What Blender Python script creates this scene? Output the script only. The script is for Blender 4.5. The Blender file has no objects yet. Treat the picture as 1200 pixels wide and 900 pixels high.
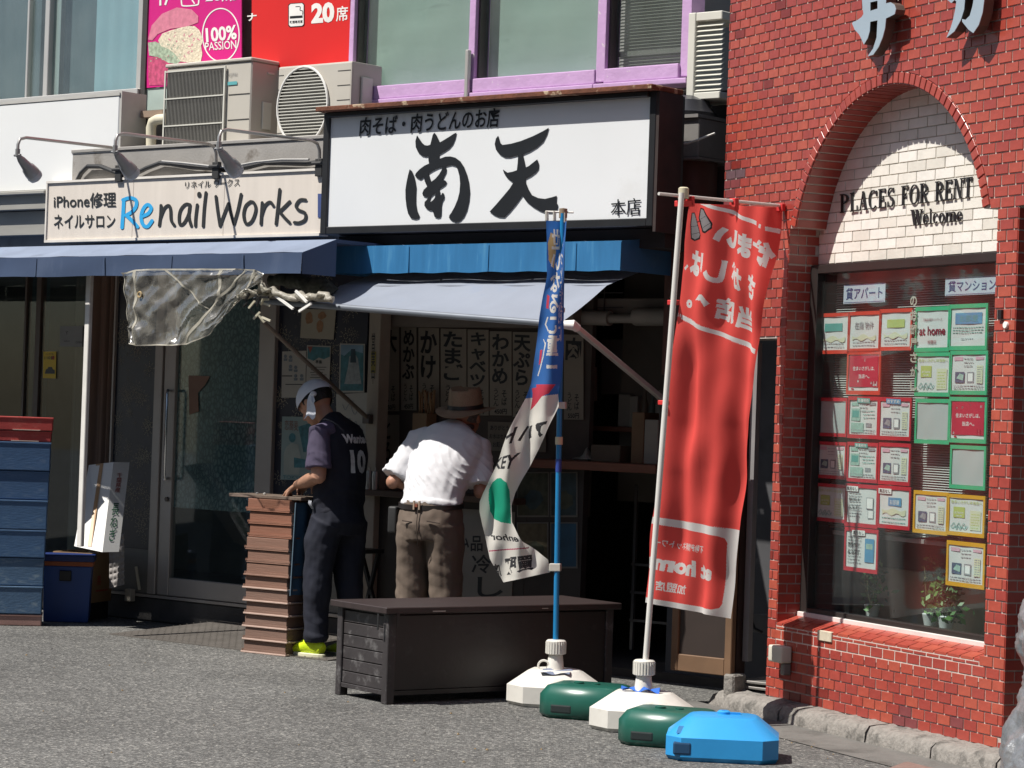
import bpy, bmesh, math, random
import numpy as np
from mathutils import Vector, Matrix, noise as mnoise
from mathutils.bvhtree import BVHTree
from mathutils.geometry import tessellate_polygon
random.seed(7)
SC = bpy.context.scene
COL = SC.collection
# ------------------------------------------------------------------ camera
FPX, CAMZ = 3000.0, 1.52
ROLL = math.atan(0.034); PITCH = math.atan(33/3000)
Rt0, Fw, Up0 = Vector((1,0,0)), Vector((0,math.cos(PITCH),math.sin(PITCH))), Vector((0,-math.sin(PITCH),math.cos(PITCH)))
Rt = Rt0*math.cos(ROLL)+Up0*math.sin(ROLL)
Up = Up0*math.cos(ROLL)-Rt0*math.sin(ROLL)
CP = Vector((0,0,CAMZ))
cam = bpy.data.cameras.new('camera'); cam.sensor_width = 36; cam.lens = 36*FPX/1200; cam.clip_end = 500; cam.clip_start = .1
co = bpy.data.objects.new('camera', cam); COL.objects.link(co)
Mc = Matrix((Rt, Up, -Fw)).transposed().to_4x4(); Mc.translation = CP; co.matrix_world = Mc
SC.camera = co
# ------------------------------------------------------------------ light
SUN_AZ = Vector((.93,.36,0)).normalized(); SUN_EL = math.radians(56.5)
ldir = Vector((SUN_AZ.x*math.cos(SUN_EL), SUN_AZ.y*math.cos(SUN_EL), -math.sin(SUN_EL)))
sl = bpy.data.lights.new('sun','SUN'); sl.energy = 5.0; sl.angle = math.radians(.53); sl.color = (1,.955,.89)
so = bpy.data.objects.new('sun', sl); COL.objects.link(so)
so.rotation_euler = ldir.to_track_quat('-Z','Y').to_euler()
W = bpy.data.worlds.new('World'); SC.world = W; W.use_nodes = True
wn = W.node_tree; bg = wn.nodes['Background']
sky = wn.nodes.new('ShaderNodeTexSky'); sky.sky_type = 'NISHITA'; sky.sun_disc = False
sky.sun_elevation = SUN_EL; sky.sun_rotation = math.atan2(-SUN_AZ.x, -SUN_AZ.y)
wn.links.new(sky.outputs[0], bg.inputs[0]); bg.inputs[1].default_value = .068
SC.view_settings.view_transform = 'Standard'; SC.view_settings.look = 'None'; SC.view_settings.gamma = 1
SC.view_settings.exposure = .42
SC.cycles.max_bounces = 8; SC.cycles.transparent_max_bounces = 16
SC.cycles.caustics_reflective = False; SC.cycles.caustics_refractive = False
# ------------------------------------------------------------------ frames
def ray(px, py):
    return (Rt*((px-600)/FPX) - Up*((py-450)/FPX) + Fw)
def on_z(px, py, z=0.0):
    r = ray(px,py); return CP + r*((z-CAMZ)/r.z)
class Frame:
    def __init__(s, o, ang):
        s.o = Vector((o[0],o[1],0)); a = math.radians(ang); s.ang = -a
        s.ux = Vector((math.cos(a),-math.sin(a),0)); s.uy = Vector((math.sin(a),math.cos(a),0))
        s.M = Matrix.Translation(s.o) @ Matrix.Rotation(-a,4,'Z')
        s.I = s.M.inverted()
    def at(s, px, py, d=0.0):           # pixel -> local (x, z) on the plane y = -d
        r = ray(px,py); n = s.uy
        t = ((s.o - n*d - CP).dot(n))/r.dot(n)
        p = s.I @ (CP + r*t); return p.x, p.z
    def w(s, x, y, z): return s.M @ Vector((x,y,z))
    def quad(s, c, d):                  # four pixel corners TL TR BR BL -> (u,v) map; v downward
        q = [s.at(a,b,d) for a,b in c]
        def f(u,v,e=0):
            x = (q[0][0]*(1-u)+q[1][0]*u)*(1-v)+(q[3][0]*(1-u)+q[2][0]*u)*v
            z = (q[0][1]*(1-u)+q[1][1]*u)*(1-v)+(q[3][1]*(1-u)+q[2][1]*u)*v
            return (x,-d-e,z)
        return f
WF = Frame((0,0),0)
SF = Frame(CP.xy + (ray(190,450)*17.6).xy, 39.8)        # shop facade: x along, y inward
_b = on_z(897,815,.10); BF = Frame((_b.x,_b.y), 65.8)   # brick facade
# ------------------------------------------------------------------ materials
MATS = {}
def nd(nt, t, **k):
    n = nt.nodes.new(t)
    for a,b in k.items(): setattr(n,a,b)
    return n
def M(name, col, rough=.6, metal=0, var=.12, sc=6, bump=0, bsc=60, spec=.5, col2=None, c2=.5, w2=.12, sc2=3, coat=0, stretch=None, trans=0):
    """procedural principled: base colour varied by noise, an optional second colour in noise patches, bump"""
    if name in MATS: return MATS[name]
    m = bpy.data.materials.new(name); m.use_nodes = True; nt = m.node_tree; b = nt.nodes['Principled BSDF']
    b.inputs['Roughness'].default_value = rough; b.inputs['Metallic'].default_value = metal
    b.inputs['Specular IOR Level'].default_value = spec; b.inputs['Coat Weight'].default_value = coat
    tc = nd(nt,'ShaderNodeTexCoord'); mp = nd(nt,'ShaderNodeMapping'); nt.links.new(tc.outputs['Object'], mp.inputs[0])
    if stretch: mp.inputs['Scale'].default_value = stretch
    n1 = nd(nt,'ShaderNodeTexNoise'); n1.inputs['Scale'].default_value = sc; n1.inputs['Detail'].default_value = 6
    nt.links.new(mp.outputs[0], n1.inputs['Vector'])
    r1 = nd(nt,'ShaderNodeMapRange'); r1.inputs[1].default_value=.25; r1.inputs[2].default_value=.75
    r1.inputs[3].default_value = 1-var; r1.inputs[4].default_value = 1+var
    nt.links.new(n1.outputs[0], r1.inputs[0])
    mx = nd(nt,'ShaderNodeMix', data_type='RGBA', blend_type='MULTIPLY'); mx.inputs[0].default_value = 1
    mx.inputs[6].default_value = (*col,1); nt.links.new(r1.outputs[0], mx.inputs[7])
    out = mx.outputs[2]
    if col2:
        n2 = nd(nt,'ShaderNodeTexNoise'); n2.inputs['Scale'].default_value = sc2; n2.inputs['Detail'].default_value = 8; n2.inputs['Roughness'].default_value=.65
        nt.links.new(mp.outputs[0], n2.inputs['Vector'])
        r2 = nd(nt,'ShaderNodeMapRange'); r2.inputs[1].default_value=c2; r2.inputs[2].default_value=c2+w2
        nt.links.new(n2.outputs[0], r2.inputs[0])
        m2 = nd(nt,'ShaderNodeMix', data_type='RGBA'); nt.links.new(r2.outputs[0], m2.inputs[0])
        nt.links.new(out, m2.inputs[6]); m2.inputs[7].default_value = (*col2,1); out = m2.outputs[2]
    nt.links.new(out, b.inputs['Base Color'])
    if bump:
        n3 = nd(nt,'ShaderNodeTexNoise'); n3.inputs['Scale'].default_value = bsc; n3.inputs['Detail'].default_value = 5
        nt.links.new(mp.outputs[0], n3.inputs['Vector'])
        bp = nd(nt,'ShaderNodeBump'); bp.inputs['Strength'].default_value = bump; bp.inputs['Distance'].default_value = .01
        nt.links.new(n3.outputs[0], bp.inputs['Height']); nt.links.new(bp.outputs[0], b.inputs['Normal'])
    if trans:
        tl = nd(nt,'ShaderNodeBsdfTranslucent'); nt.links.new(out, tl.inputs[0])
        ms = nd(nt,'ShaderNodeMixShader'); ms.inputs[0].default_value = trans
        nt.links.new(b.outputs[0], ms.inputs[1]); nt.links.new(tl.outputs[0], ms.inputs[2])
        nt.links.new(ms.outputs[0], nt.nodes['Material Output'].inputs[0])
    MATS[name] = m; return m
def glass(name, tint=(.9,.95,.95), refl=1.0, dirt=0.05, dcol=(.5,.5,.48), dscale=4, rough=.02):
    """thin sheet: transparent + fresnel gloss + a film of dirt"""
    if name in MATS: return MATS[name]
    m = bpy.data.materials.new(name); m.use_nodes = True; nt = m.node_tree; nt.nodes.clear()
    o = nd(nt,'ShaderNodeOutputMaterial'); tr = nd(nt,'ShaderNodeBsdfTransparent'); tr.inputs[0].default_value=(*tint,1)
    gl = nd(nt,'ShaderNodeBsdfGlossy'); gl.inputs['Roughness'].default_value = rough
    ge=nd(nt,'ShaderNodeNewGeometry'); dp=nd(nt,'ShaderNodeVectorMath',operation='DOT_PRODUCT'); nt.links.new(ge.outputs['Incoming'],dp.inputs[0]); nt.links.new(ge.outputs['Normal'],dp.inputs[1])
    ab=nd(nt,'ShaderNodeMath',operation='ABSOLUTE'); nt.links.new(dp.outputs['Value'],ab.inputs[0]); om=nd(nt,'ShaderNodeMath',operation='SUBTRACT'); om.inputs[0].default_value=1; nt.links.new(ab.outputs[0],om.inputs[1])
    pw=nd(nt,'ShaderNodeMath',operation='POWER'); pw.inputs[1].default_value=5; nt.links.new(om.outputs[0],pw.inputs[0])
    fr=nd(nt,'ShaderNodeMath',operation='MULTIPLY_ADD'); fr.inputs[1].default_value=.94; fr.inputs[2].default_value=.06; nt.links.new(pw.outputs[0],fr.inputs[0])
    mu = nd(nt,'ShaderNodeMath', operation='MULTIPLY'); mu.inputs[1].default_value = refl; nt.links.new(fr.outputs[0], mu.inputs[0])
    a = nd(nt,'ShaderNodeMixShader'); nt.links.new(mu.outputs[0],a.inputs[0]); nt.links.new(tr.outputs[0],a.inputs[1]); nt.links.new(gl.outputs[0],a.inputs[2])
    df = nd(nt,'ShaderNodeBsdfDiffuse'); df.inputs[0].default_value=(*dcol,1)
    tc = nd(nt,'ShaderNodeTexCoord'); no = nd(nt,'ShaderNodeTexNoise'); no.inputs['Scale'].default_value=dscale; no.inputs['Detail'].default_value=8
    nt.links.new(tc.outputs['Object'],no.inputs['Vector'])
    mr = nd(nt,'ShaderNodeMapRange'); mr.inputs[1].default_value=.3; mr.inputs[2].default_value=.75; mr.inputs[3].default_value=dirt*.5; mr.inputs[4].default_value=dirt*1.6
    nt.links.new(no.outputs[0],mr.inputs[0])
    b = nd(nt,'ShaderNodeMixShader'); nt.links.new(mr.outputs[0],b.inputs[0]); nt.links.new(a.outputs[0],b.inputs[1]); nt.links.new(df.outputs[0],b.inputs[2])
    nt.links.new(b.outputs[0],o.inputs[0]); MATS[name]=m; return m
# ------------------------------------------------------------------ mesh builder
class MB:
    def __init__(s): s.v=[]; s.f=[]; s.m=[]; s.marks=[]
    def add(s, vs, fs, m=0):
        n=len(s.v); s.v += [tuple(v) for v in vs]
        for f in fs: s.f.append([n+i for i in f]); s.m.append(m)
        return s
    def box(s, x0,x1,y0,y1,z0,z1, m=0):
        return s.add([(x0,y0,z0),(x1,y0,z0),(x1,y1,z0),(x0,y1,z0),(x0,y0,z1),(x1,y0,z1),(x1,y1,z1),(x0,y1,z1)],
              [(0,3,2,1),(4,5,6,7),(0,1,5,4),(1,2,6,5),(2,3,7,6),(3,0,4,7)], m)
    def bar(s, a, b, w, h, m=0, up=(0,0,1)):
        a=Vector(a); b=Vector(b); d=(b-a).normalized(); u=Vector(up)
        r=d.cross(u)
        if r.length<1e-4: r=Vector((1,0,0))
        r.normalize(); u=r.cross(d)
        r=r*w/2; u=u*h/2
        vs=[a-r-u,a+r-u,a+r+u,a-r+u,b-r-u,b+r-u,b+r+u,b-r+u]
        return s.add(vs,[(0,1,2,3),(7,6,5,4),(0,4,5,1),(1,5,6,2),(2,6,7,3),(3,7,4,0)],m)
    def quad(s,a,b,c,d,m=0): return s.add([a,b,c,d],[(0,1,2,3)],m)
    def tube(s, pts, r, seg=8, m=0, cap=True, rs=None, ell=1):
        pts=[Vector(p) for p in pts]; n=len(pts); rings=[]
        t0=(pts[1]-pts[0]).normalized(); up=Vector((0,0,1)) if abs(t0.z)<.9 else Vector((0,1,0))
        u=t0.cross(up).normalized()
        vs=[]
        for i,p in enumerate(pts):
            t=((pts[min(i+1,n-1)]-pts[max(i-1,0)])).normalized()
            u=(u-t*u.dot(t)).normalized(); w=t.cross(u)
            rr = rs[i] if rs else r
            for k in range(seg):
                a=2*math.pi*k/seg; vs.append(p+u*rr*math.cos(a)+w*rr*ell*math.sin(a))
        fs=[]
        for i in range(n-1):
            for k in range(seg):
                k2=(k+1)%seg; fs.append((i*seg+k,i*seg+k2,(i+1)*seg+k2,(i+1)*seg+k))
        if cap: fs += [tuple(range(seg))[::-1], tuple((n-1)*seg+k for k in range(seg))]
        return s.add(vs,fs,m)
    def lathe(s, prof, c=(0,0,0), seg=16, m=0, sx=1, sy=1):
        vs=[];fs=[];n=len(prof)
        for r,z in prof:
            for k in range(seg):
                a=2*math.pi*k/seg; vs.append((c[0]+r*sx*math.cos(a),c[1]+r*sy*math.sin(a),c[2]+z))
        for i in range(n-1):
            for k in range(seg):
                k2=(k+1)%seg; fs.append((i*seg+k,i*seg+k2,(i+1)*seg+k2,(i+1)*seg+k))
        if prof[0][0]>1e-4: fs.append(tuple(range(seg))[::-1])
        if prof[-1][0]>1e-4: fs.append(tuple((n-1)*seg+k for k in range(seg)))
        return s.add(vs,fs,m)
    def grid(s, fn, nu, nv, m=0):
        vs=[fn(i/nu,j/nv) for j in range(nv+1) for i in range(nu+1)]
        fs=[(j*(nu+1)+i,j*(nu+1)+i+1,(j+1)*(nu+1)+i+1,(j+1)*(nu+1)+i) for j in range(nv) for i in range(nu)]
        return s.add(vs,fs,m)
    def prism(s, loops, fn, h, m=0):
        """2-D loops (outer first, then holes) mapped by fn(x,y,e); e = 0 front, h = how far back it is extruded"""
        tri = tessellate_polygon([[Vector((a,b,0)) for a,b in lp] for lp in loops])
        flat=[p for lp in loops for p in lp]; n=len(flat)
        vs=[fn(a,b,h) for a,b in flat]; fs=[tuple(t) for t in tri]
        if h:
            vs += [fn(a,b,0) for a,b in flat]; fs += [tuple(n+i for i in t[::-1]) for t in tri]
            k=0
            for lp in loops:
                L=len(lp)
                for i in range(L): fs.append((k+i,k+(i+1)%L,n+k+(i+1)%L,n+k+i))
                k+=L
        return s.add(vs,fs,m)
    def mesh(s, name, mats, off=(0,0,0), smooth=False, bevel=0, seg=1):
        me=bpy.data.meshes.new(name); ox,oy,oz=off
        me.from_pydata([(a-ox,b-oy,c-oz) for a,b,c in s.v],[],s.f)
        if not isinstance(mats,(list,tuple)): mats=[mats]
        for q in mats: me.materials.append(q)
        me.polygons.foreach_set('material_index', s.m)
        bm=bmesh.new(); bm.from_mesh(me); bmesh.ops.recalc_face_normals(bm, faces=bm.faces)
        if bevel:
            es=[e for e in bm.edges if e.is_manifold and e.calc_face_angle(0)>.5]
            bmesh.ops.bevel(bm, geom=es, offset=bevel, segments=seg, affect='EDGES', profile=.6, clamp_overlap=True)
        bm.to_mesh(me); bm.free()
        if smooth:
            me.polygons.foreach_set('use_smooth',[True]*len(me.polygons))
            try: me.set_sharp_from_angle(angle=math.radians(40 if smooth is True else smooth))
            except Exception: pass
        me.update(); return me
BASE = {}
def thing(name, label, cat, fr, base, group=None, kind=None):
    o=bpy.data.objects.new(name,None); COL.objects.link(o); o.empty_display_size=.2
    o.matrix_world = fr.M @ Matrix.Translation(Vector(base)); BASE[o.name]=tuple(base)
    if kind: o['kind']=kind
    if label: o['label']=label
    if cat: o['category']=cat
    if group: o['group']=group
    return o
def part(name, mb, mat, parent, smooth=False, bevel=0, seg=1, label=None, kind=None):
    off = BASE[parent.name]
    if isinstance(mb,MB) and name in('lettering','seam','valve_cover'):
        cuts=[]
        if name=='lettering' and len(mb.marks)>1: cuts=[(0,0)]*(mb.marks[0]!=(0,0))+mb.marks
        elif name!='lettering' and len(mb.v)>8 and len(mb.v)%8==0 and len(mb.f)*8==len(mb.v)*6 and all(max(f)//8==min(f)//8 for f in mb.f): cuts=[(i*8,i*6) for i in range(len(mb.v)//8)]
        if cuts:
            cuts.append((len(mb.v),len(mb.f)))
            for (v0,f0),(v1,f1) in zip(cuts,cuts[1:]):
                if f1<=f0: continue
                q=MB(); q.v=mb.v[v0:v1]; q.f=[[i-v0 for i in f] for f in mb.f[f0:f1]]; q.m=mb.m[f0:f1]
                o=part(name,q,mat,parent,smooth,bevel,seg,label,kind)
            return o
    me = mb if isinstance(mb,bpy.types.Mesh) else mb.mesh(name,mat,off,smooth,bevel,seg)
    o=bpy.data.objects.new(name,me); COL.objects.link(o); o.parent=parent; BASE[o.name]=off
    if label: o['label']=label
    if kind: o['kind']=kind
    return o
def solo(name, label, cat, fr, base, mb, mat, smooth=False, bevel=0, seg=1, group=None, kind=None):
    me=mb.mesh(name,mat,base,smooth,bevel,seg); o=bpy.data.objects.new(name,me); COL.objects.link(o)
    o.matrix_world = fr.M @ Matrix.Translation(Vector(base)); BASE[o.name]=tuple(base)
    if kind: o['kind']=kind
    if label: o['label']=label
    if cat: o['category']=cat
    if group: o['group']=group
    return o
# ------------------------------------------------------------------ lettering
_tc = {}
def text2d(s, bold=0.0, vertical=False, res=3, shear=0, sp=1.0):
    """glyph outlines normalised to 0..1 in x (right) and y (down)"""
    key=(s,bold,vertical,res,shear,sp)
    if key in _tc: return _tc[key]
    c=bpy.data.curves.new('t','FONT'); c.body = '\n'.join(s) if vertical else s
    c.offset=bold; c.resolution_u=res; c.fill_mode='FRONT'; c.shear=shear; c.space_character=sp
    c.space_line=.95; c.align_x='CENTER' if vertical else 'LEFT'
    o=bpy.data.objects.new('t',c); COL.objects.link(o)
    dg=bpy.context.evaluated_depsgraph_get(); me=bpy.data.meshes.new_from_object(o.evaluated_get(dg))
    vs=[(v.co.x,v.co.y) for v in me.vertices]; fs=[tuple(p.vertices) for p in me.polygons]
    bpy.data.objects.remove(o); bpy.data.curves.remove(c); bpy.data.meshes.remove(me)
    if not vs: _tc[key]=([],[]); return _tc[key]
    x0=min(v[0] for v in vs); x1=max(v[0] for v in vs); y0=min(v[1] for v in vs); y1=max(v[1] for v in vs)
    _tc[key]=([((x-x0)/(x1-x0),(y1-y)/(y1-y0)) for x,y in vs],fs); return _tc[key]
def put_text(mb, s, fn, e=.002, m=0, box=(0,0,1,1), mirror=False, **k):
    """text into the unit box of fn(u,v,e)"""
    vs,fs=text2d(s,**k); a,b,c,d=box; mb.marks.append((len(mb.v),len(mb.f)))
    mb.add([fn(a+(c-a)*((1-x) if mirror else x), b+(d-b)*y, e) for x,y in vs], fs, m)
def fine_text(mb, s, fn, e=.002, m=0, box=(0,0,1,1), mirror=False, n=6, **k):
    """the same, cut finely enough to follow a curved cloth"""
    vs,fs=text2d(s,**k); a,b,c,d=box
    if not vs: return
    bm=bmesh.new(); bv=[bm.verts.new((a+(c-a)*((1-x) if mirror else x), b+(d-b)*y,0)) for x,y in vs]
    for f in fs:
        try: bm.faces.new([bv[i] for i in f])
        except ValueError: pass
    for ax,lo,hi in ((0,a,c),(1,b,d)):
        for i in range(1,n):
            p=[0,0,0]; p[ax]=lo+(hi-lo)*i/n; q=[0,0,0]; q[ax]=1
            bmesh.ops.bisect_plane(bm, geom=bm.verts[:]+bm.edges[:]+bm.faces[:], plane_co=p, plane_no=q)
    bm.verts.index_update()
    mb.add([fn(v.co.x,v.co.y,e) for v in bm.verts],[[v.index for v in f.verts] for f in bm.faces],m); bm.free()
def strokes(mb, lines, fn, w, e=.002, m=0, step=.00012, cap=True, asp=1.0):
    """brush strokes: polylines in fn's (u,v); w = half width in v units (asp = v/u size ratio)"""
    k=0
    for ln in lines:
        ww = w
        if isinstance(ln[0],(int,float)): ww=ln[0]; ln=ln[1:]
        pts=[Vector((p[0]/asp,p[1])) for p in ln]
        # smooth by Catmull-Rom
        if len(pts)>2:
            q=[]
            for i in range(len(pts)-1):
                p0=pts[max(i-1,0)];p1=pts[i];p2=pts[i+1];p3=pts[min(i+2,len(pts)-1)]
                for j in range(4):
                    t=j/4; q.append(.5*((2*p1)+(p2-p0)*t+(2*p0-5*p1+4*p2-p3)*t*t+(3*p1-p0-3*p2+p3)*t**3))
            q.append(pts[-1]); pts=q
        ee=e+k*step; k+=1
        L=[];R=[]
        for i,p in enumerate(pts):
            t=(pts[min(i+1,len(pts)-1)]-pts[max(i-1,0)]); t=t.normalized() if t.length>1e-9 else Vector((1,0)); n=Vector((-t.y,t.x))*ww
            L.append(p+n);R.append(p-n)
        vs=[fn(p.x*asp,p.y,ee) for p in L]+[fn(p.x*asp,p.y,ee) for p in R]; n=len(L)
        mb.add(vs,[(i,i+1,n+i+1,n+i) for i in range(n-1)],m)
        if cap:
            for p in (pts[0],pts[-1]):
                ee+=step/2
                mb.add([fn((p.x+ww*math.cos(a*math.pi/5))*asp,p.y+ww*math.sin(a*math.pi/5),ee) for a in range(10)],[tuple(range(10))],m)
def uvflat(x0,x1,y,z1,z0):
    return lambda u,v,e=0: (x0+(x1-x0)*u, y-e, z1+(z0-z1)*v)
def pxf(fr, d, zfold=None):             # (px, py, e) -> local point on the plane y = -d (or on a height field over it)
    def f(px,py,e=0):
        x,z = fr.at(px,py,d); y = -d-e
        if zfold: y += zfold(x,z)
        return (x,y,z)
    return f
def qf(f, c):                           # unit square -> pixel quad TL TR BR BL -> f
    def g(u,v,e=0):
        x=(c[0][0]*(1-u)+c[1][0]*u)*(1-v)+(c[3][0]*(1-u)+c[2][0]*u)*v
        y=(c[0][1]*(1-u)+c[1][1]*u)*(1-v)+(c[3][1]*(1-u)+c[2][1]*u)*v
        return f(x,y,e)
    return g
# ================================================================== GROUND
def ground_mat():
    m=bpy.data.materials.new('asphalt'); m.use_nodes=True; nt=m.node_tree; b=nt.nodes['Principled BSDF']; L=nt.links.new
    tc=nd(nt,'ShaderNodeTexCoord')
    vo=nd(nt,'ShaderNodeTexVoronoi'); vo.inputs['Scale'].default_value=95; L(tc.outputs['Object'],vo.inputs['Vector'])
    sep=nd(nt,'ShaderNodeSeparateColor'); L(vo.outputs['Color'],sep.inputs[0])
    cr=nd(nt,'ShaderNodeValToRGB'); e=cr.color_ramp.elements
    e[0].position=0; e[0].color=(.05,.049,.047,1); e[1].position=1; e[1].color=(.30,.29,.26,1)
    for p,c in ((.3,.075),(.6,.105),(.8,.15),(.92,.20)):
        q=e.new(p); q.color=(c,c*.985,c*.93,1)
    L(sep.outputs[0],cr.inputs[0])
    no=nd(nt,'ShaderNodeTexNoise'); no.inputs['Scale'].default_value=.9; no.inputs['Detail'].default_value=7; L(tc.outputs['Object'],no.inputs['Vector'])
    mr=nd(nt,'ShaderNodeMapRange'); mr.inputs[1].default_value=.3; mr.inputs[2].default_value=.7; mr.inputs[3].default_value=.78; mr.inputs[4].default_value=1.2; L(no.outputs[0],mr.inputs[0])
    n2=nd(nt,'ShaderNodeTexNoise'); n2.inputs['Scale'].default_value=14; n2.inputs['Detail'].default_value=5; L(tc.outputs['Object'],n2.inputs['Vector'])
    m2=nd(nt,'ShaderNodeMapRange'); m2.inputs[1].default_value=.3; m2.inputs[2].default_value=.7; m2.inputs[3].default_value=.85; m2.inputs[4].default_value=1.15; L(n2.outputs[0],m2.inputs[0])
    mm=nd(nt,'ShaderNodeMath',operation='MULTIPLY'); L(mr.outputs[0],mm.inputs[0]); L(m2.outputs[0],mm.inputs[1])
    mx=nd(nt,'ShaderNodeMix',data_type='RGBA',blend_type='MULTIPLY'); mx.inputs[0].default_value=1; L(cr.outputs[0],mx.inputs[6]); L(mm.outputs[0],mx.inputs[7])
    L(mx.outputs[2],b.inputs['Base Color']); b.inputs['Roughness'].default_value=.85
    bp=nd(nt,'ShaderNodeBump'); bp.inputs['Strength'].default_value=.55; bp.inputs['Distance'].default_value=.006
    L(vo.outputs['Distance'],bp.inputs['Height']); L(bp.outputs[0],b.inputs['Normal'])
    return m
g=MB(); N=24
g.grid(lambda u,v:(-60+120*u,-60+120*v,0),N,N)
solo('road',None,None,WF,(0,0,0),g,ground_mat(),kind='structure')
# ================================================================== BRICK BUILDING
BR_COL=[(.36,.062,.042),(.34,.056,.039),(.375,.069,.045),(.30,.048,.037),(.35,.058,.040),(.385,.078,.048),(.315,.052,.040),(.345,.060,.044),(.13,.075,.085),(.20,.050,.052),(.19,.026,.020)]
BRM=[M('glazed_brick_%d'%i,c,rough=.30,var=.14,sc=22,bump=.10,bsc=45,spec=.5,col2=tuple(q*.6 for q in c),c2=.62,w2=.2,sc2=9) for i,c in enumerate(BR_COL)]
MORT=M('mortar',(.52,.45,.40),rough=.9,var=.2,sc=14,bump=.3,bsc=80,col2=(.30,.24,.22),c2=.55,w2=.15,sc2=5)
WTILE=[M('white_tile_%d'%i,c,rough=.45,var=.08,sc=14,bump=.12,bsc=50,col2=(.5,.46,.40),c2=.66,w2=.2,sc2=6) for i,c in enumerate([(.72,.69,.62),(.66,.63,.56),(.76,.73,.67)])]
bb=thing('brick_building','red glazed brick building with an arched shop window full of flyers','building',BF,(0,0,0))
T0,T1,TP=.085,1.93,2.088; ZS,ZSP=.478,2.515; AC,AZ,AR,RW=.985,2.31,.857,.052; REC=.18
ZL=1.95; TT=-.62; PIT,CH=.1065,.0502
AC2=2*((T1+TP)/2)-AC
a0=math.asin((ZSP-AZ)/AR)
def arc(cx,n=28): return [(cx+AR*math.cos(math.pi-a0-(math.pi-2*a0)*i/n), AZ+AR*math.sin(math.pi-a0-(math.pi-2*a0)*i/n)) for i in range(n+1)]
win=[(T0,ZS),(T0,ZSP)]+arc(AC)+[(T1,ZSP),(T1,ZS)]
T2a,T2b=TP,2*(AC2)-TP+.0; door2=[(T2a,.14),(T2a,ZSP)]+arc(AC2)+[(T2b,ZSP),(T2b,.14)]
outer=[(0,0),(0,ZL),(TT,ZL),(TT,6.2),(5.2,6.2),(5.2,0)]
g=MB(); g.prism([outer,win,door2],lambda a,b,e:(a,.004+e*REC,b),1)
part('wall',g,MORT,bb)
g=MB(); g.box(TT,5.2,1.2,1.3,0,6.2); g.box(-.004,.10,REC+.006,1.2,0,ZL-.004); g.box(TT+.004,-.006,REC+.006,1.2,ZL+.01,6.19)
g.box(T1+.02,TP-.004,REC+.006,1.19,.0,ZSP+.7); g.box(T2a+.0,T2b,.9,.95,0,3.6)
part('inner_wall',g,M('dark_wall',(.10,.085,.08),rough=.9,var=.2),bb)
# --- individual bricks
bricks=[]   # (poly in (t,z) | None, placement, score)
def clip(poly, px_, pz_, nx, nz):       # keep the side n points to
    out=[]
    for i in range(len(poly)):
        a,b=poly[i],poly[(i+1)%len(poly)]; da=(a[0]-px_)*nx+(a[1]-pz_)*nz; db=(b[0]-px_)*nx+(b[1]-pz_)*nz
        if da>=0: out.append(a)
        if da*db<0: t=da/(da-db); out.append((a[0]+(b[0]-a[0])*t,a[1]+(b[1]-a[1])*t))
    return out
def parea(p): return abs(sum(p[i][0]*p[(i+1)%len(p)][1]-p[(i+1)%len(p)][0]*p[i][1] for i in range(len(p))))/2
J=.0072
def front_bricks():
    row=0; z=.10
    while z<4.6:
        zb,zt=z+J/2,z+CH-J/2
        t=TT-.2-(PIT/2 if row%2 else 0)
        while t<3.4:
            p=[(t+J/2,zb),(t+PIT-J/2,zb),(t+PIT-J/2,zt),(t+J/2,zt)]
            full=True
            segs=[(TT if zt>ZL+.02 else 0,3.4)]
            polys=[p]
            lo=TT if zb>ZL-.01 else 0.0
            def cutx(ps,x,s):
                r=[]
                for q in ps:
                    c=clip(q,x,0,s,0)
                    if len(c)>2 and parea(c)>2e-4: r.append(c)
                return r
            polys=cutx(polys,lo+.001,1)
            res=[]
            for q in polys:
                for c_,rect in ((AC,(T0,T1,ZS)),(AC2,(T2a,T2b,.14))):
                    if not q: break
                    cx=sum(a for a,b in q)/len(q); cz=sum(b for a,b in q)/len(q)
                    if cz<ZSP and zt>rect[2]+.004:
                        if zb<rect[2]: 
                            if rect[0]<cx<rect[1]: q=clip(q,0,rect[2]-.012,0,-1)
                        elif q and max(a for a,b in q)>rect[0] and min(a for a,b in q)<rect[1]:
                            l=clip(q,rect[0]-.001,0,-1,0); r=clip(q,rect[1]+.001,0,1,0)
                            l=l if len(l)>2 and parea(l)>1.5e-4 else []; r=r if len(r)>2 and parea(r)>1.5e-4 else []
                            q=l or r
                    elif cz>=ZSP:
                        Ro=AR+RW+.004
                        ds=[math.hypot(a-c_,b-AZ) for a,b in q]
                        if max(ds)<Ro: q=[]
                        elif min(ds)<Ro or math.hypot(cx-c_,cz-AZ)<Ro:
                            an=math.atan2(cz-AZ,cx-c_); nx,nz=math.cos(an),math.sin(an)
                            q=clip(q,c_+Ro*nx,AZ+Ro*nz,nx,nz)
                            if len(q)<3 or parea(q)<1.5e-4: q=[]
                if q and len(q)>2:
                    # split pier bricks read as part bricks there
                    bricks.append(('f',q))
            t+=PIT
        z+=CH; row+=1
front_bricks()
def visible_px(p):
    r=(p-CP); d=r.dot(Fw); return 600+FPX*r.dot(Rt)/d, 450-FPX*r.dot(Up)/d, d
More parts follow.
